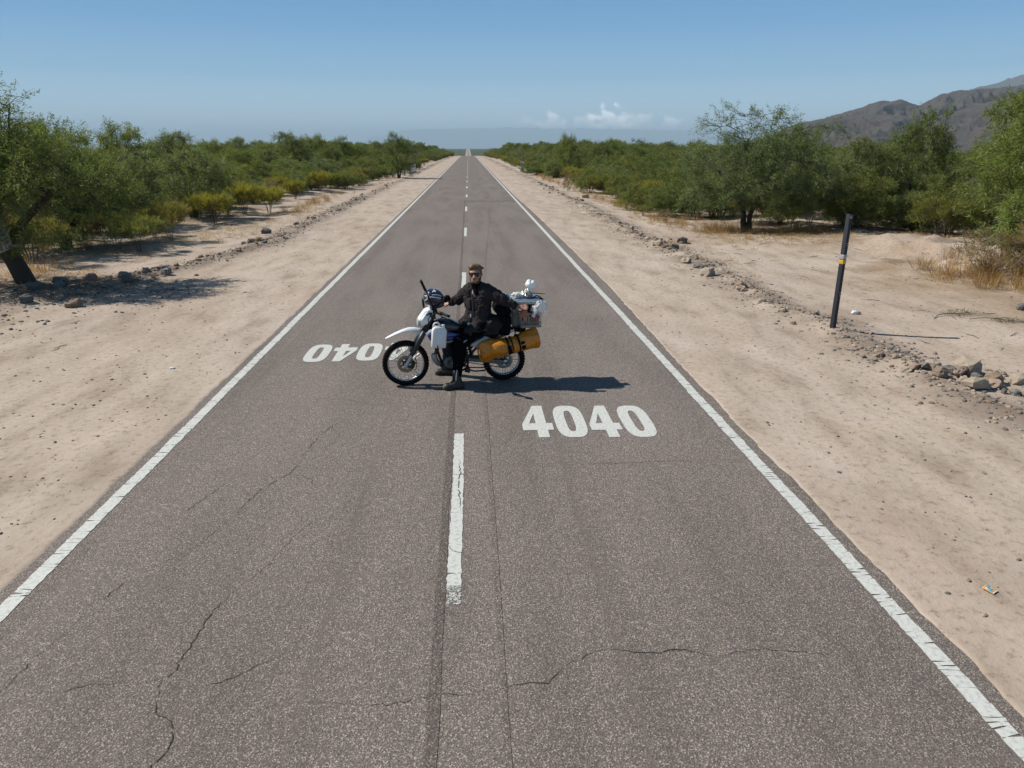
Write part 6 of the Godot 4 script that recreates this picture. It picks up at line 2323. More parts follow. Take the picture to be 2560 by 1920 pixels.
func build_rider() -> void:
	mat("skin", Color(0.40, 0.215, 0.155), 0.55, 0.0, 6.0)
	(M.skin as StandardMaterial3D).subsurf_scatter_enabled = true
	(M.skin as StandardMaterial3D).subsurf_scatter_strength = 0.12
	mat("hair_brown", Color(0.15, 0.082, 0.036), 0.55, 0.0, 12.0)
	mat("beard_brown", Color(0.085, 0.042, 0.025), 0.8, 0.0, 12.0)
	var j := mat("jacket_cloth", Color(0.036, 0.031, 0.034), 0.85, 0.0, 5.0, 0.2)
	j.rim_enabled = true
	j.rim = 0.04
	mat("jacket_patch", Color(0.048, 0.043, 0.046), 0.8, 0.0, 5.0, 0.2)
	mat("trouser_cloth", Color(0.0045, 0.0045, 0.005), 0.85, 0.0, 5.0, 0.15)
	mat("boot_leather", Color(0.022, 0.021, 0.020), 0.6, 0.0, 8.0)
	mat("boot_dusty", Color(0.13, 0.122, 0.108), 0.85, 0.0, 8.0)
	mat("scarf_cloth", Color(0.005, 0.005, 0.006), 0.9, 0.0, 6.0, 0.15)
	mat("shirt_white", Color(0.66, 0.70, 0.76), 0.8, 0.0, 6.0)
	mat("mask_blue", Color(0.36, 0.66, 0.72), 0.8)
	mat("reflector", Color(0.42, 0.48, 0.55), 0.4)
	mat("glass_dark", Color(0.010, 0.010, 0.011), 0.06)
	mat("frame_red", Color(0.055, 0.006, 0.010), 0.25)
	mat("lip", Color(0.30, 0.11, 0.09), 0.5)
	var t := bthing("person", "person in black motorcycle clothes astride the motorcycle, arms spread wide, looking at the viewer", "person", Vector3(0.95, 0.0, 0.0))
	var head := Vector3(1.072, 1.600, 0.035)
	# the head looks towards the viewer, a little to the front of the motorcycle and down
	var fwd := Vector3(-0.30, 0.02, 0.95).normalized()
	var hx := Vector3.UP.cross(fwd).normalized()
	var H := Transform3D(Basis(hx, fwd.cross(hx), fwd), head) * at_turn(Vector3.ZERO, Vector3(-1, 0, 3))
	var sL := Vector3(1.245, 1.375, 0.125)
	var sR := Vector3(0.985, 1.365, -0.115)
	var eL := Vector3(1.425, 1.275, 0.24)
	var wL := Vector3(1.600, 1.185, 0.325)
	var eR := Vector3(0.865, 1.195, -0.27)
	var wR := Vector3(0.765, 1.128, -0.425)
	var hipL := Vector3(1.13, 0.87, 0.12)
	var hipR := Vector3(1.10, 0.87, -0.12)
	var kL := Vector3(0.80, 0.655, 0.265)
	var kR := Vector3(0.79, 0.665, -0.27)
	var aL := Vector3(0.735, 0.115, 0.305)
	var aR := Vector3(0.70, 0.115, -0.385)
	var chest := Vector3(1.105, 1.22, 0.015)
	# --- skin: one continuous figure, mostly under the clothes
	var inner := [[Vector3(1.11, 1.35, 0.01), Vector3(1.11, 0.92, 0.0), 0.10, 0.10], [sL, sR, 0.055, 0.055], [sL, eL, 0.042, 0.036], [eL, wL, 0.036, 0.028], [sR, eR, 0.042, 0.036], [eR, wR, 0.036, 0.028], [hipL, kL, 0.065, 0.05], [kL, aL, 0.045, 0.032], [hipR, kR, 0.065, 0.05], [kR, aR, 0.045, 0.032], [Vector3(1.105, 1.36, 0.0), H * Vector3(0, -0.05, -0.02), 0.055, 0.052]]
	var hd := []
	for p in [
		[Vector3(0, 0.035, -0.022), Vector3(0, 0.030, 0.018), 0.082, 0.076], [Vector3(0, -0.02, 0.02), Vector3(0, -0.07, 0.040), 0.064, 0.050],
		[Vector3(0.022, -0.088, 0.058), Vector3(-0.022, -0.088, 0.058), 0.026, 0.026], [Vector3(0.045, -0.055, 0.02), Vector3(0.028, -0.088, 0.045), 0.032, 0.026], [Vector3(-0.045, -0.055, 0.02), Vector3(-0.028, -0.088, 0.045), 0.032, 0.026],
		[Vector3(0.052, -0.005, 0.048), Vector3(0.03, -0.012, 0.066), 0.022, 0.020], [Vector3(-0.052, -0.005, 0.048), Vector3(-0.03, -0.012, 0.066), 0.022, 0.020], [Vector3(0.04, 0.036, 0.062), Vector3(-0.04, 0.036, 0.062), 0.024, 0.024],
		[Vector3(0, 0.020, 0.086), Vector3(0, -0.022, 0.108), 0.010, 0.014], [Vector3(0.012, -0.028, 0.098), Vector3(-0.012, -0.028, 0.098), 0.011, 0.011],
		[Vector3(0.018, -0.052, 0.078), Vector3(-0.018, -0.052, 0.078), 0.014, 0.014], [Vector3(0, -0.05, -0.02), Vector3(0, -0.16, -0.045), 0.056, 0.058],
		[Vector3(0.080, 0.012, -0.012), Vector3(0.084, -0.020, -0.008), 0.014, 0.010], [Vector3(0.090, 0.018, -0.020), Vector3(0.092, -0.004, -0.022), 0.010, 0.010], [Vector3(-0.080, 0.012, -0.012), Vector3(-0.084, -0.020, -0.008), 0.014, 0.010], [Vector3(-0.090, 0.018, -0.020), Vector3(-0.092, -0.004, -0.022), 0.010, 0.010]]:
		hd.append([H * p[0], H * p[1], p[2], p[3]])
	var hands := []
	hands.append([wL + (eL - wL).normalized() * 0.05, wL + (wL - eL).normalized() * 0.02, 0.028, 0.026])
	fingers(hands, wL + (wL - eL).normalized() * 0.012, Vector3(0.93, -0.10, 0.22), Vector3(0.05, 0.72, 0.66), 1.0, 0.22)
	var hand2 := []
	hand2.append([wR + (eR - wR).normalized() * 0.05, wR, 0.028, 0.026])
	fingers(hand2, wR + Vector3(-0.008, -0.006, -0.012), Vector3(-0.62, -0.28, -0.72), Vector3(0.15, 0.55, 0.75), -1.0, 0.35)
	var body := joined_mesh([body_mesh(inner, 0.014, 40.0), body_mesh(hd, 0.0045, 110.0), body_mesh(hands, 0.0036, 190.0), body_mesh(hand2, 0.0042, 190.0)])
	bmesh("body", body, M.skin, t)
	# --- hair and beard
	var hr := []
	var r := RandomNumberGenerator.new()
	r.seed = 12
	for p in [[Vector3(0.0, 0.056, -0.034), Vector3(0.0, 0.068, 0.012), 0.077, 0.062], [Vector3(0.05, 0.05, -0.03), Vector3(0.060, 0.045, 0.005), 0.040, 0.026], [Vector3(-0.05, 0.05, -0.03), Vector3(-0.060, 0.045, 0.005), 0.040, 0.026], [Vector3(0.0, 0.01, -0.075), Vector3(0.0, -0.05, -0.072), 0.055, 0.045], [Vector3(0.074, 0.05, 0.0), Vector3(0.080, 0.000, 0.010), 0.020, 0.010], [Vector3(-0.074, 0.05, 0.0), Vector3(-0.080, 0.000, 0.010), 0.020, 0.010]]:
		hr.append([H * p[0], H * p[1], p[2], p[3]])
	for k in 70:
		var a := r.randf_range(-1.25, 1.25)
		var b := r.randf_range(-0.5, 1.0)
		var c := Vector3(sin(a) * 0.062, 0.080 + cos(a) * 0.045, b * 0.058 - 0.002)
		var d := Vector3(sin(a) * 0.6 + r.randf_range(-0.6, 0.6), 0.5 + r.randf_range(-0.2, 0.5), 0.1 + r.randf_range(-0.8, 0.8)).normalized() * r.randf_range(0.014, 0.030)
		hr.append([H * c, H * (c + d), 0.016, 0.008])
	hr.append([H * Vector3(0.06, 0.10, -0.02), H * Vector3(0.115, 0.105, -0.03), 0.012, 0.004])
	hr.append([H * Vector3(0.07, 0.085, -0.03), H * Vector3(0.125, 0.085, -0.035), 0.010, 0.004])
	bmesh("hair", body_mesh(hr, 0.005, 140.0, 0.006, 55.0, 3), M.hair_brown, t)
	var bd := []
	for p in [[Vector3(0.026, -0.094, 0.066), Vector3(-0.026, -0.094, 0.066), 0.021, 0.021], [Vector3(0.05, -0.058, 0.028), Vector3(0.030, -0.092, 0.056), 0.029, 0.022], [Vector3(-0.05, -0.058, 0.028), Vector3(-0.030, -0.092, 0.056), 0.029, 0.022], [Vector3(0.062, -0.03, 0.008), Vector3(0.05, -0.06, 0.028), 0.020, 0.024], [Vector3(-0.062, -0.03, 0.008), Vector3(-0.05, -0.06, 0.028), 0.020, 0.024], [Vector3(0.0, -0.042, 0.097), Vector3(0.026, -0.050, 0.082), 0.007, 0.006], [Vector3(0.0, -0.042, 0.097), Vector3(-0.026, -0.050, 0.082), 0.007, 0.006]]:
		bd.append([H * p[0], H * p[1], p[2] + 0.002, p[3] + 0.002])
	bmesh("beard", body_mesh(bd, 0.005, 150.0, 0.003, 60.0, 4), M.beard_brown, t)
	var st := st_new()
	tube(st, [H * Vector3(-0.022, -0.058, 0.0935), H * Vector3(0.0, -0.056, 0.0965), H * Vector3(0.022, -0.058, 0.0935)], [0.003, 0.0055, 0.003], 6)
	bpart("mouth", st, M.lip, t)
	# --- sunglasses
	st = st_new()
	for s in [1.0, -1.0]:
		slab(st, v2s([-0.030, 0.020, 0.027, 0.022, 0.030, 0.010, 0.024, -0.014, 0.010, -0.022, -0.014, -0.021, -0.027, -0.008]), -0.003, 0.004, H * Transform3D(Basis(Vector3.UP, 0.22 * s), Vector3(0.034 * s, 0.014, 0.094)) * Transform3D(Basis.from_scale(Vector3(1.12, 1.15, 1)), Vector3.ZERO), 0.002)
	var sg := bpart("sunglasses", st, M.glass_dark, t)
	st = st_new()
	for s in [1.0, -1.0]:
		var lens := []
		for q in v2s([-0.032, 0.022, 0.030, 0.024, 0.032, 0.010, 0.026, -0.016, 0.010, -0.024, -0.015, -0.023, -0.029, -0.008]):
			lens.append(H * Transform3D(Basis(Vector3.UP, 0.22 * s), Vector3(0.034 * s, 0.014, 0.094)) * Vector3(q.x * 1.12, q.y * 1.15, 0.0))
		lens.append(lens[0])
		tube(st, lens, 0.0036, 5, false)
		tube(st, [H * Vector3(0.066 * s, 0.030, 0.086), H * Vector3(0.084 * s, 0.026, 0.045), H * Vector3(0.090 * s, 0.020, -0.015)], 0.0042, 5)
	tube(st, [H * Vector3(0.008, 0.026, 0.098), H * Vector3(-0.008, 0.026, 0.098)], 0.004, 5)
	part("frame", done(st), M.frame_red, sg)
	# --- scarf and white shirt
	bmesh("scarf", body_mesh([[H * Vector3(0.0, -0.115, 0.0), Vector3(1.105, 1.40, 0.03), 0.070, 0.082], [Vector3(1.09, 1.40, 0.06), Vector3(1.075, 1.36, 0.10), 0.05, 0.035]], 0.008, 70.0, 0.006, 22.0, 6), M.scarf_cloth, t)
	# --- jacket
	var jk := [
		[Vector3(1.21, 1.345, 0.095), Vector3(1.02, 1.340, -0.075), 0.098, 0.098], [Vector3(1.165, 1.20, 0.085), Vector3(1.045, 1.20, -0.06), 0.122, 0.122], [Vector3(1.15, 1.05, 0.06), Vector3(1.065, 1.05, -0.05), 0.120, 0.120], [Vector3(1.15, 0.93, 0.05), Vector3(1.07, 0.93, -0.05), 0.130, 0.130],
		[sL + Vector3(-0.02, 0.0, -0.02), sL.lerp(eL, 0.5), 0.080, 0.066], [sL.lerp(eL, 0.45), eL, 0.066, 0.060], [eL, wL + (wL - eL).normalized() * -0.015, 0.060, 0.049],
		[sR + Vector3(0.02, 0.0, 0.02), sR.lerp(eR, 0.5), 0.078, 0.064], [sR.lerp(eR, 0.45), eR, 0.064, 0.060], [eR, wR + (wR - eR).normalized() * -0.01, 0.060, 0.052],
		[Vector3(1.19, 0.90, 0.11), Vector3(0.95, 0.80, 0.20), 0.105, 0.080], [Vector3(1.24, 0.95, 0.09), Vector3(1.22, 0.80, 0.16), 0.09, 0.075], [Vector3(1.05, 0.93, -0.06), Vector3(0.93, 0.86, -0.17), 0.10, 0.085], [Vector3(0.98, 0.95, 0.02), Vector3(0.90, 0.90, 0.02), 0.07, 0.05],
		[Vector3(1.15, 1.415, 0.055), Vector3(1.20, 1.40, 0.08), 0.045, 0.05], [Vector3(1.06, 1.415, -0.04), Vector3(1.02, 1.40, -0.06), 0.04, 0.045], [Vector3(1.165, 1.445, 0.02), Vector3(1.10, 1.455, -0.045), 0.038, 0.034]]
	bmesh("jacket", body_mesh(jk, 0.0085, 42.0, 0.020, 7.0, 5), M.jacket_cloth, t)
	# parts that lie on the jacket's front; n points out of the chest
	var n := Vector3(-0.64, 0.02, 0.77).normalized()
	var u := Vector3(0.77, 0.0, 0.64).normalized()
	var front := func(a: float, y: float, off: float) -> Transform3D:
		return Transform3D(Basis(u, n.cross(u), n), Vector3(1.105, y, 0.012) + u * a + n * off)
	st = st_new()
	rbox(st, front.call(0.085, 1.185, 0.122) * at_turn(Vector3.ZERO, Vector3(2, 12, 3)), Vector3(0.105, 0.155, 0.022), 0.009, 2)
	bpart("chest_pocket", st, M.jacket_patch, t)
	st = st_new()
	rbox(st, front.call(0.083, 1.250, 0.131) * at_turn(Vector3.ZERO, Vector3(-3, 12, 3)), Vector3(0.112, 0.045, 0.018), 0.007, 2)
	bpart("pocket_flap", st, M.jacket_patch, t)
	st = st_new()
	rbox(st, front.call(-0.085, 1.19, 0.122) * at_turn(Vector3.ZERO, Vector3(2, -14, -2)), Vector3(0.085, 0.15, 0.020), 0.008, 2)
	bpart("chest_pocket", st, M.jacket_patch, t)
	st = st_new()
	rbox(st, front.call(0.0, 1.16, 0.133) * at_turn(Vector3.ZERO, Vector3(2, 0, 3)), Vector3(0.034, 0.36, 0.020), 0.008, 2)
	bpart("zip_flap", st, M.jacket_patch, t)
	st = st_new()
	rbox(st, at_turn(Vector3(1.175, 0.865, 0.235), Vector3(-14, -6, 8)), Vector3(0.115, 0.09, 0.02), 0.008, 2)
	bpart("hip_pocket", st, M.jacket_patch, t)
	# collar wings, standing round the scarf
	st = st_new()
	for s in [1.0, -1.0]:
		slab(st, v2s([0.0, 0.0, 0.045, 0.075, 0.075, 0.055, 0.050, -0.03, 0.015, -0.055]), -0.006, 0.006, front.call(0.02 * s, 1.375, 0.088) * Transform3D(Basis.from_euler(Vector3(-0.5, 0.5 * s, 0.0)), Vector3.ZERO) * Transform3D(Basis(Vector3.UP, 0.0 if s > 0.0 else PI), Vector3.ZERO), 0.003)
	bpart("collar", st, M.jacket_patch, t)
	st = st_new()
	slab(st, v2s([-0.010, 0.050, 0.014, 0.020, 0.018, -0.045, 0.006, -0.050, -0.004, 0.0]), -0.005, 0.006, front.call(-0.006, 1.325, 0.128), 0.003)
	slab(st, v2s([-0.004, 0.055, 0.014, 0.040, -0.006, -0.030, -0.022, -0.045]), -0.005, 0.006, front.call(-0.040, 0.985, 0.138), 0.003)
	bpart("shirt", st, M.shirt_white, t)
	st = st_new()
	blob(st, front.call(-0.075, 0.915, 0.150), Vector3(0.030, 0.037, 0.016), 0.15, 1.0, 5, 24, 14, 0.85)
	var fm := bpart("face_mask", st, M.mask_blue, t, "light blue face mask hanging at the waist")
	st = st_new()
	tube(st, spline([front.call(-0.070, 0.950, 0.150) * Vector3.ZERO, front.call(-0.04, 0.985, 0.150) * Vector3.ZERO, front.call(-0.035, 1.02, 0.138) * Vector3.ZERO], 4), 0.003, 4)
	part("ear_loop", done(st), M.shirt_white, fm)
	for c in [[wL + (wL - eL).normalized() * -0.02, wL - eL, 0.050], [wR + (wR - eR).normalized() * -0.016, wR - eR, 0.054]]:
		st = st_new()
		lathe(st, v2s([c[2] - 0.010, 0.012, c[2] - 0.012, -0.02, c[2], -0.024, c[2] + 0.003, 0.0, c[2] - 0.002, 0.016]), along(c[0], c[1]), 22, true)
		bpart("cuff", st, M.jacket_cloth, t)
	# --- trousers
	var tr := [[hipL, hipR, 0.115, 0.115], [hipL, kL, 0.100, 0.078], [kL + Vector3(0.01, 0.01, 0), kL.lerp(aL, 0.35), 0.080, 0.075], [kL.lerp(aL, 0.3), aL + Vector3(0, 0.015, 0), 0.075, 0.056], [hipR, kR, 0.098, 0.078], [kR, kR.lerp(aR, 0.35), 0.078, 0.073], [kR.lerp(aR, 0.3), aR + Vector3(0, 0.015, 0), 0.073, 0.056]]
	bmesh("trousers", body_mesh(tr, 0.0095, 45.0, 0.012, 7.0, 9), M.trouser_cloth, t)
	st = st_new()
	var lx := (aL - kL).normalized()
	for k in [[0.30, 0.66], [0.66, 0.95]]:
		bar(st, kL.lerp(aL, k[0]) + Vector3(-0.022, 0, 0.071), kL.lerp(aL, k[1]) + Vector3(-0.022, 0, 0.061), 0.014, 0.008, 0.003)
	bpart("reflective_stripe", st, M.reflector, t)
	st = st_new()
	for q in [[-0.02, 0.03, 24.0, 0.05], [-0.045, 0.005, 24.0, 0.045], [-0.075, -0.03, 30.0, 0.04]]:
		rbox(st, Transform3D(Basis(Vector3(0, 0, 1), deg_to_rad(q[2])) , kL + Vector3(q[0] + 0.09, q[1] + 0.035, 0.083)), Vector3(q[3], 0.009, 0.006), 0.002, 1)
	bpart("knee_print", st, M.reflector, t)
	st = st_new()
	blob(st, at_turn(kL + Vector3(-0.045, 0.02, 0.028), Vector3(0, 30, 20)), Vector3(0.055, 0.075, 0.062), 0.06, 2.0, 3, 22, 14, 0.8)
	blob(st, at_turn(kR + Vector3(-0.045, 0.02, -0.028), Vector3(0, -30, 20)), Vector3(0.055, 0.075, 0.062), 0.06, 2.0, 3, 22, 14, 0.8)
	bpart("knee_pads", st, M.trouser_cloth, t)
	# --- boots
	for q in [[aL, Vector3(0.79, 0.045, 0.31), Vector3(0.585, 0.042, 0.335)], [aR, Vector3(0.735, 0.045, -0.385), Vector3(0.545, 0.042, -0.42)]]:
		var a: Vector3 = q[0]
		var hl: Vector3 = q[1]
		var toe: Vector3 = q[2]
		var fd := (toe - hl).normalized()
		var bt := bmesh("boot", body_mesh([[a + Vector3(0, 0.13, 0), a + Vector3(0.01, -0.02, 0), 0.060, 0.055], [a + Vector3(0.01, -0.02, 0), hl, 0.054, 0.047], [hl, toe, 0.047, 0.043], [a + Vector3(-0.02, -0.03, 0), hl.lerp(toe, 0.65), 0.050, 0.044], [toe + fd.cross(Vector3.UP) * 0.014, toe - fd.cross(Vector3.UP) * 0.014, 0.043, 0.043]], 0.008, 70.0, 0.005, 18.0, 2), M.boot_leather, t)
		st = st_new()
		var sole := []
		for p in [[-0.055, 0.0, 0.030], [-0.045, 0.0, 0.040], [0.05, 0.0, 0.036], [0.13, 0.0, 0.046], [0.20, 0.0, 0.048], [0.235, 0.0, 0.036], [0.250, 0.0, 0.018]]:
			var c: Vector3 = hl + fd * p[0]
			c.y = 0.012
			sole.append(ellipse_ring(c, Vector3(0, 0.013, 0), fd.cross(Vector3(0, 1, 0)) * p[2], 0.5, 16))
		loft(st, sole)
		part("sole", done(st), M.boot_leather, bt)
		st = st_new()
		blob(st, Transform3D(Basis(fd, Vector3.UP, fd.cross(Vector3.UP)), toe + Vector3(0, 0.003, 0)), Vector3(0.062, 0.046, 0.049), 0.05, 2.0, 4, 24, 14, 0.9)
		part("dusty_toe_cap", done(st), M.boot_dusty, bt)
		st = st_new()
		for k in 4:
			var c := a.lerp(hl.lerp(toe, 0.55), 0.1 + 0.2 * k) + Vector3(-0.045 + 0.006 * k, 0.035 - 0.004 * k, 0)
			tube(st, [c + fd.cross(Vector3.UP) * 0.03 + Vector3(0.01, -0.006, 0), c, c - fd.cross(Vector3.UP) * 0.03 + Vector3(0.01, -0.006, 0)], 0.005, 5)
		part("laces", done(st), M.scarf_cloth, bt)


# ---------------------------------------------------------------- stones and litter
func stone_mesh(seed_value: int, half: Vector3, rough := 0.35, power := 0.8) -> ArrayMesh:
	var st := st_new(false)
	blob(st, Transform3D.IDENTITY, half, rough, 1.3, seed_value, 10, 6, power)
	st.generate_normals()
	return st.commit()


func build_stones() -> void:
	var r := RandomNumberGenerator.new()
	r.seed = 31
	var kinds := []
	for k in 6:
		kinds.append(stone_mesh(100 + k, Vector3(1.0, [0.62, 0.75, 0.5, 0.8, 0.55, 0.68][k], [0.8, 0.7, 0.75, 0.9, 0.6, 0.85][k]), 0.5, [0.75, 0.8, 0.9, 0.7, 0.8, 0.75][k]))
	var mats := [M.stone_pale, M.stone_grey, M.stone_brown, M.stone_dark, M.stone_pink]
	# the pile by the right shoulder: x, z, half length, lift, kind, material, turn, label
	var pile := [
		[7.92, -10.50, 0.20, 0.10, 3, 0, 0.5, "large pale boulder standing at the back of the stone pile"],
		[7.55, -9.72, 0.22, 0.03, 2, 0, 0.2, "long flat pale slab at the near foot of the stone pile"],
		[7.98, -9.98, 0.16, 0.05, 5, 2, 1.2, "brown slanting stone at the right shoulder of the pile"],
		[7.40, -10.55, 0.14, 0.05, 1, 0, 2.2, "pale round-topped stone at the back left of the pile"],
		[7.28, -10.18, 0.14, 0.04, 0, 2, 0.9, "reddish brown stone half sunk at the left of the pile"],
		[7.16, -10.62, 0.085, 0.03, 3, 4, 0.4, "pinkish stone, second from the left end of the pile"],
		[7.28, -10.56, 0.080, 0.05, 5, 1, 1.4, "grey knob between the two left stones of the pile"],
		[7.02, -10.58, 0.085, 0.03, 5, 0, 2.4, "whitish angular stone at the far left end of the pile"],
		[7.62, -10.25, 0.085, 0.12, 0, 4, 0.3, "pinkish stone lying on top in the middle of the pile"],
		[7.52, -9.98, 0.11, 0.05, 4, 0, 1.0, "pale split stone in the front of the pile, above the slab"],
		[7.66, -10.52, 0.10, 0.08, 2, 3, 0.2, "dark flat stone tucked beside the large pale boulder"],
		[7.78, -10.06, 0.10, 0.07, 1, 3, 1.8, "blackish stone in the hollow of the pile"],
		[7.58, -10.40, 0.11, 0.06, 4, 1, 2.6, "grey flat stone near the top left of the pile"],
		[7.74, -10.34, 0.085, 0.14, 0, 2, 0.5, "small brown stone leaning on the pale boulder"],
		[7.86, -9.80, 0.12, 0.03, 5, 4, 2.0, "rounded pink stone behind the right end of the slab"],
		[8.36, -9.95, 0.13, 0.05, 3, 0, 0.1, "round pale stone lying apart to the right of the pile"],
		[8.42, -10.35, 0.06, 0.02, 0, 2, 0.9, "small brown stone alone behind the round pale one"],
		[7.80, -9.50, 0.060, 0.03, 1, 3, 0.9, "dark stone at the near right corner of the slab"],
		[7.93, -9.46, 0.070, 0.03, 3, 1, 1.9, "grey stone next to the dark one below the slab"],
		[8.06, -9.40, 0.075, 0.03, 0, 1, 0.3, "rounded grey stone in the low heap right of the slab"],
		[7.98, -9.24, 0.070, 0.02, 4, 0, 2.9, "pale flat chip in front of the low heap"],
		[8.10, -9.18, 0.060, 0.02, 2, 1, 0.6, "grey chip at the near end of the low heap"],
		[8.42, -9.22, 0.085, 0.03, 5, 0, 1.1, "pale wedge at the right picture edge below the pile"],
		[8.16, -8.98, 0.075, 0.03, 3, 2, 2.5, "brown pointed stone lying nearest to the viewer"],
		[8.52, -9.02, 0.060, 0.02, 1, 2, 0.8, "last brown stone at the right edge of the view"],
		[7.02, -11.35, 0.075, 0.03, 5, 2, 0.8, "orange-brown cube-like stone between post and pile"],
		[7.16, -11.15, 0.055, 0.02, 3, 0, 1.8, "pale pebble-sized stone just right of the orange-brown one"],
		[6.78, -11.40, 0.045, 0.02, 1, 1, 0.3, "small grey stone left of the orange-brown one"],
		[6.86, -11.20, 0.050, 0.02, 0, 1, 2.3, "flat grey stone in front of the orange-brown one"],
	]
	for p in pile:
		stone(kinds[p[4]], mats[p[5]], p[7], Vector3(p[0] - 0.2, p[3] * 0.5, p[1] + 0.25), p[2] * 0.9, p[6], r)
	# stones one can point at along the graded rows
	var along_rows := [
		[-10.55, -18.2, 0.17, 0, 3, "dark angular boulder at the foot of the leaning trunk"],
		[-10.15, -18.55, 0.17, 2, 1, "flat grey boulder second from the leaning trunk"],
		[-9.75, -19.35, 0.17, 3, 2, "rounded brown boulder third from the leaning trunk"],
		[-10.3, -18.9, 0.17, 5, 3, "dark stone lying between the boulders in the tree's shade"],
		[-8.25, -20.4, 0.17, 1, 1, "dark round stone at the right end of the shaded stone row"],
		[-8.45, -20.7, 0.14, 3, 1, "grey round stone beside the last one of the shaded row"],
		[-8.75, -19.2, 0.17, 0, 3, "dark boulder in the shadow's right part"],
		[-9.0, -19.6, 0.16, 5, 1, "long grey stone in the middle of the shaded stone row"],
		[-9.15, -17.6, 0.14, 4, 1, "lone grey stone at the left sunlit rim of the shadow"],
		[-8.6, -16.2, 0.19, 2, 2, "brown flat-topped stone on the sunlit sand left of the road"],
		[-9.7, -16.4, 0.15, 1, 3, "dark stone with a light rim left of the brown flat one"],
		[-10.2, -15.6, 0.20, 3, 0, "pale boulder cut by the left picture edge"],
		[-7.9, -27.4, 0.15, 0, 2, "first brown lump on the ridge of the left graded row"],
		[-7.75, -27.9, 0.14, 3, 2, "second brown lump on the ridge of the left graded row"],
		[-8.2, -30.6, 0.20, 5, 3, "dark round stone alone behind the left graded row"],
		[-8.1, -27.1, 0.10, 2, 0, "white flat stone behind the left graded row"],
		[-7.35, -49.0, 0.20, 4, 0, "pale upright stone on the far left graded row"],
		[6.55, -19.3, 0.19, 3, 0, "big pale stone on the right graded row, lit side up"],
		[6.75, -17.3, 0.15, 0, 2, "rounded brown stone on the right graded row nearest the post"],
		[6.65, -17.0, 0.13, 2, 0, "white broken stone beside the rounded brown one"],
		[6.75, -25.4, 0.18, 1, 0, "pale block in the middle of the right graded row"],
		[6.85, -24.8, 0.15, 5, 2, "brown stone right beside the pale block"],
		[7.0, -24.2, 0.15, 3, 3, "dark stone in front of the pale block"],
		[6.6, -21.6, 0.18, 2, 0, "flat pale stone in the right graded row between block and big stone"],
		[6.7, -20.6, 0.14, 5, 1, "grey stone left of the big pale one on the right row"],
		[7.9, -26.4, 0.22, 0, 3, "dark jagged stone standing alone right of the graded row"],
		[6.9, -30.5, 0.16, 4, 0, "pale chips at the far part of the right graded row"],
		[8.3, -52.0, 0.25, 3, 0, "pale stone on the mound right of the road, far"],
		[11.9, -14.6, 0.13, 1, 3, "dark stone under the golden grass at right"],
	]
	for p in along_rows:
		stone(kinds[p[3]], mats[p[4]], p[5], Vector3(p[0], 0.02, p[1]), p[2], r.randf() * TAU, r)
	# the rest of the rows: stones that only their place tells apart
	for side in [-1.0, 1.0]:
		for i in 85:
			var z := -r.randf_range(12.5, 30.0) if i < 50 else -r.randf_range(30.0, 75.0)
			var x := windrow_x(z, side) + r.randfn() * (0.30 if -z > 21.0 or side > 0.0 else 0.6)
			var s := r.randf_range(0.035, 0.10) * (1.0 if i < 50 else 1.3)
			var where := "left" if side < 0.0 else "right"
			var tone: int = [0, 0, 1, 2, 2, 3, 4, 4][r.randi() % 8]
			var level := ("abreast of the leaning mesquite" if z > -24.0 else ("abreast of the lone yellow broom" if z > -37.0 else "far up the road")) if side < 0.0 else ("beside the marker post" if z > -15.0 else ("just past the marker post" if z > -26.0 else ("abreast of the lone mesquite" if z > -40.0 else "far up the road")))
			stone(kinds[r.randi() % 6], mats[tone], "small %s stone in the %s graded row %s" % [["pale", "grey", "brown", "dark", "pinkish"][tone], where, level], Vector3(x, 0.0, z), s, r.randf() * TAU, r, "stones in the %s graded row" % where)
	tell_apart()
	# gravel
	var peb := stone_mesh(140, Vector3(1.0, 0.55, 0.8), 0.45, 0.85)
	var sets := {0: [], 1: [], 3: [], 2: []}
	for i in 22000:
		var side := -1.0 if r.randf() < 0.5 else 1.0
		var z := -pow(r.randf(), 2.0) * 52.0 - 1.5
		var ax := 3.75 + r.randf() * 12.0
		if i % 5 < 2:
			ax = absf(windrow_x(z, side)) + r.randfn() * 0.35
		var x := side * ax
		var s := 0.005 + 0.020 * pow(r.randf(), 3.5)
		if i % 5 < 2:
			s = 0.012 + 0.035 * pow(r.randf(), 2.0)
		var k: int = [0, 0, 1, 3, 2, 2][r.randi() % 6]
		sets[k].append(Transform3D(Basis.from_euler(Vector3(r.randf_range(-0.4, 0.4), r.randf() * TAU, 0)).scaled(Vector3.ONE * s), Vector3(x, gy(x, z) + s * 0.1, z)))
	for p in [[7.8, -9.9, 0.6], [8.2, -9.0, 0.4], [-9.0, -18.6, 1.1], [-8.3, -16.6, 1.0], [-7.8, -17.6, 0.7], [-9.6, -14.6, 0.8], [7.2, -11.4, 0.5]]:
		for i in 130:
			var x: float = p[0] + r.randfn() * p[2]
			var z: float = p[1] + r.randfn() * p[2] * 0.6
			var s := 0.010 + 0.045 * pow(r.randf(), 2.2)
			sets[[0, 1, 3, 2, 1][r.randi() % 5]].append(Transform3D(Basis.from_euler(Vector3(r.randf_range(-0.4, 0.4), r.randf() * TAU, 0)).scaled(Vector3.ONE * s), Vector3(x, gy(x, z) + s * 0.1, z)))
	for k in sets:
		multi("gravel", peb, mats[k], sets[k], "loose gravel and pebbles strewn over the sandy shoulders", "gravel")


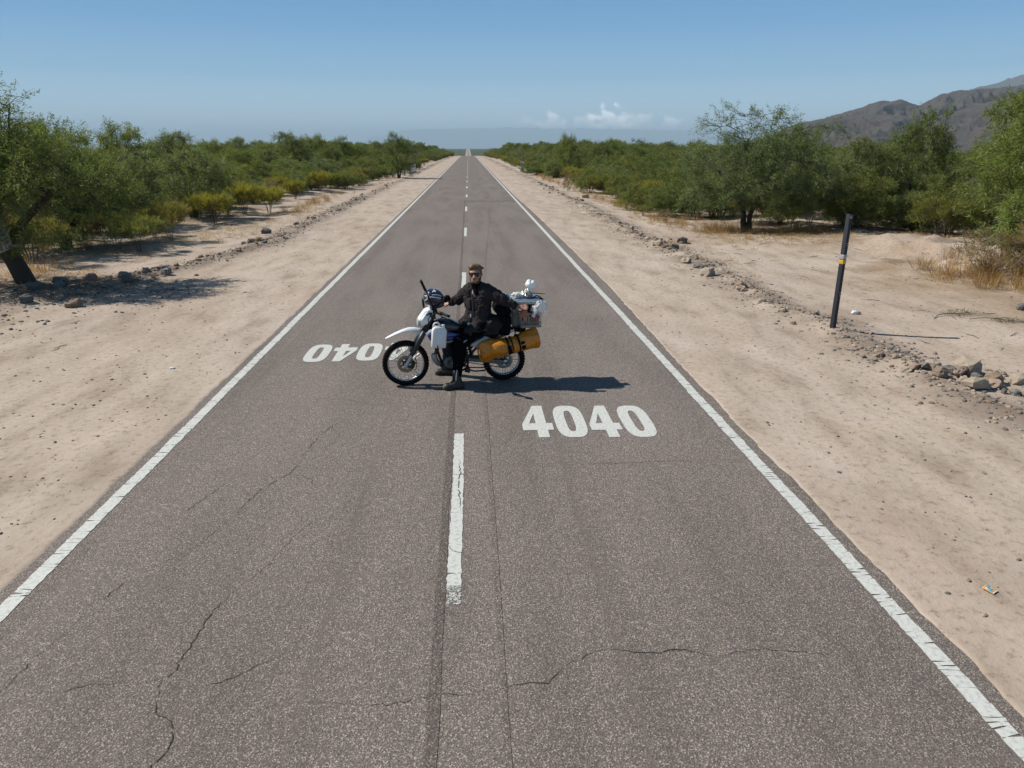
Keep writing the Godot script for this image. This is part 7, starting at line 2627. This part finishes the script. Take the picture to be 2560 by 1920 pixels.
func stone(m: Mesh, material: Material, label: String, at: Vector3, half: float, turn: float, r: RandomNumberGenerator, group := "") -> void:
	var o := MeshInstance3D.new()
	o.name = numbered("stone")
	o.mesh = m
	o.material_override = material
	add_child(o, true)
	o.position = Vector3(at.x, gy(at.x, at.z) + at.y + half * 0.25, at.z)
	o.rotation = Vector3(r.randf_range(-0.25, 0.25), turn, r.randf_range(-0.25, 0.25))
	o.scale = Vector3.ONE * half
	tag(o, label, "stone", group)


func build_litter() -> void:
	mat("wrap_orange", Color(0.56, 0.31, 0.12), 0.4)
	mat("wrap_blue", Color(0.10, 0.30, 0.42), 0.4)
	mat("wrap_white", Color(0.66, 0.67, 0.66), 0.4)
	mat("glass_violet", Color(0.02, 0.01, 0.03), 0.15)
	var t := thing("snack_wrapper", "orange and blue snack wrapper lying on the sand near the right road edge", "litter", Vector3(4.15, gy(4.15, -4.69) + 0.012, -4.69), 0.55)
	t.rotation.x = 0.10
	t.scale = Vector3.ONE * 0.85
	var st := st_new()
	rbox(st, at_turn(Vector3.ZERO), Vector3(0.088, 0.012, 0.098), 0.006)
	part("packet", done(st), M.wrap_orange, t)
	for q in [[-0.012, 0.016, 0.056, 0.026, 0.3, "wrap_blue"], [0.012, -0.018, 0.054, 0.030, 0.3, "wrap_blue"], [0.012, 0.014, 0.022, 0.014, 0.2, "wrap_white"], [-0.02, -0.016, 0.018, 0.02, 0.1, "wrap_white"]]:
		st = st_new()
		rbox(st, at_turn(Vector3(q[0], 0.0065, q[1]), Vector3(0, rad_to_deg(q[4]), 0)), Vector3(q[2], 0.003, q[3]), 0.001, 1)
		part("printed_patch", done(st), M[q[5]], t)
	st = st_new()
	rbox(st, at_turn(Vector3(0, 0.001, 0.052)), Vector3(0.088, 0.006, 0.010), 0.002)
	part("crimped_end", done(st), M.wrap_white, t)
	t = thing("crumpled_cup", "white and orange crumpled cup on the sand behind the marker post", "litter", Vector3(8.2, gy(8.2, -14.5) + 0.035, -14.5), 0.2)
	st = st_new()
	blob(st, at_turn(Vector3(-0.02, 0, 0)), Vector3(0.085, 0.05, 0.05), 0.4, 1.5, 3, 20, 12)
	part("cup_body", done(st), M.wrap_white, t)
	st = st_new()
	blob(st, at_turn(Vector3(0.07, -0.012, 0.0)), Vector3(0.05, 0.034, 0.042), 0.4, 1.5, 4, 16, 10)
	part("cup_rim", done(st), M.wrap_orange, t)
	for q in [[6.1, -3.4, "white scrap of paper on the sand at the lower right edge"], [9.2, -22.2, "white scrap on the dry grass left of the marker post's top"], [-4.6, -11.2, "white fleck of litter on the left shoulder"]]:
		st = st_new()
		blob(st, Transform3D.IDENTITY, Vector3(0.045, 0.012, 0.03), 0.4, 2.0, 7, 14, 8)
		var o := part("paper_scrap", done(st), M.wrap_white, self)
		o.position = Vector3(q[0], gy(q[0], q[1]) + 0.012, q[1])
		tag(o, q[2], "litter")
	# fallen branches
	for q in [[10.0, -14.2, 0.5, 1.0, "grey-green dead branch lying on the sand right of the marker post"], [10.6, -13.6, -0.3, 0.8, "dead leafy twig next to the grey-green branch at right"], [11.0, -12.2, 0.4, 0.8, "short dark twig at the right picture edge"]]:
		var b := thing("fallen_branch", q[4], "branch", Vector3(q[0], gy(q[0], q[1]) + 0.02, q[1]), q[2])
		b.scale = Vector3.ONE * q[3]
		st = st_new()
		tube(st, spline([Vector3(-0.6, 0.0, 0.05), Vector3(-0.2, 0.03, -0.04), Vector3(0.2, 0.02, 0.05), Vector3(0.6, 0.0, 0.12)], 4), 0.010, 5)
		tube(st, [Vector3(0.0, 0.02, 0.0), Vector3(0.25, 0.05, -0.12), Vector3(0.5, 0.01, -0.16)], [0.007, 0.005, 0.003], 4)
		tube(st, [Vector3(0.15, 0.02, 0.04), Vector3(0.35, 0.05, 0.22), Vector3(0.5, 0.01, 0.3)], [0.007, 0.005, 0.003], 4)
		part("wood", done(st), M.grey_twig, b)
		var lv := Leaves.new()
		var r := RandomNumberGenerator.new()
		r.seed = int(q[0] * 10.0)
		for i in 260:
			var p := Vector3(r.randf_range(-0.1, 0.65), r.randf_range(0.0, 0.05), r.randf_range(-0.14, 0.28))
			var d := (Vector3(1, 0, 0.3) + rand_dir(r)).normalized() * r.randf_range(0.04, 0.09)
			lv.blade(p, d, d.cross(rand_dir(r)).normalized() * 0.005, Color(0.13, 0.125, 0.07) * r.randf_range(0.7, 1.2))
		part("leaves", lv.mesh(), M.leaf, b)
	# the board nailed to the leaning trunk
	var s := thing("warning_board", "white board with rows of dark hand lettering nailed to the leaning tree trunk", "sign", Vector3(-11.28, gy(-11.05, -18.9) + 1.12, -18.55), 0.25)
	s.rotation.z = 0.22
	s.rotation.x = -0.12
	st = st_new()
	slab(st, v2s([-0.20, -0.30, 0.17, -0.25, 0.20, 0.28, 0.19, 0.33, -0.17, 0.27, -0.23, 0.10]), -0.008, 0.008, Transform3D.IDENTITY, 0.003)
	part("board", done(st), M.sign_board, s)
	var r2 := RandomNumberGenerator.new()
	r2.seed = 2
	st = st_new()
	for row in 5:
		var y := 0.21 - 0.105 * row
		var x := -0.14 + 0.01 * row
		while x < 0.13:
			var w := r2.randf_range(0.022, 0.045)
			if r2.randf() < 0.88:
				# single letters: an upright, a bar, now and then a second upright
				rbox(st, at_turn(Vector3(x, y + 0.12 * x, 0.009)), Vector3(0.011, 0.062, 0.004), 0.001, 1)
				rbox(st, at_turn(Vector3(x + w * 0.4, y + 0.12 * x + r2.randf_range(-0.025, 0.028), 0.009)), Vector3(w * 0.7, 0.011, 0.004), 0.001, 1)
				if r2.randf() < 0.6:
					rbox(st, at_turn(Vector3(x + w * 0.75, y + 0.12 * x, 0.009)), Vector3(0.010, 0.06, 0.004), 0.001, 1)
			x += w + 0.014
	part("lettering", done(st), M.sign_ink, s, "", "stuff")
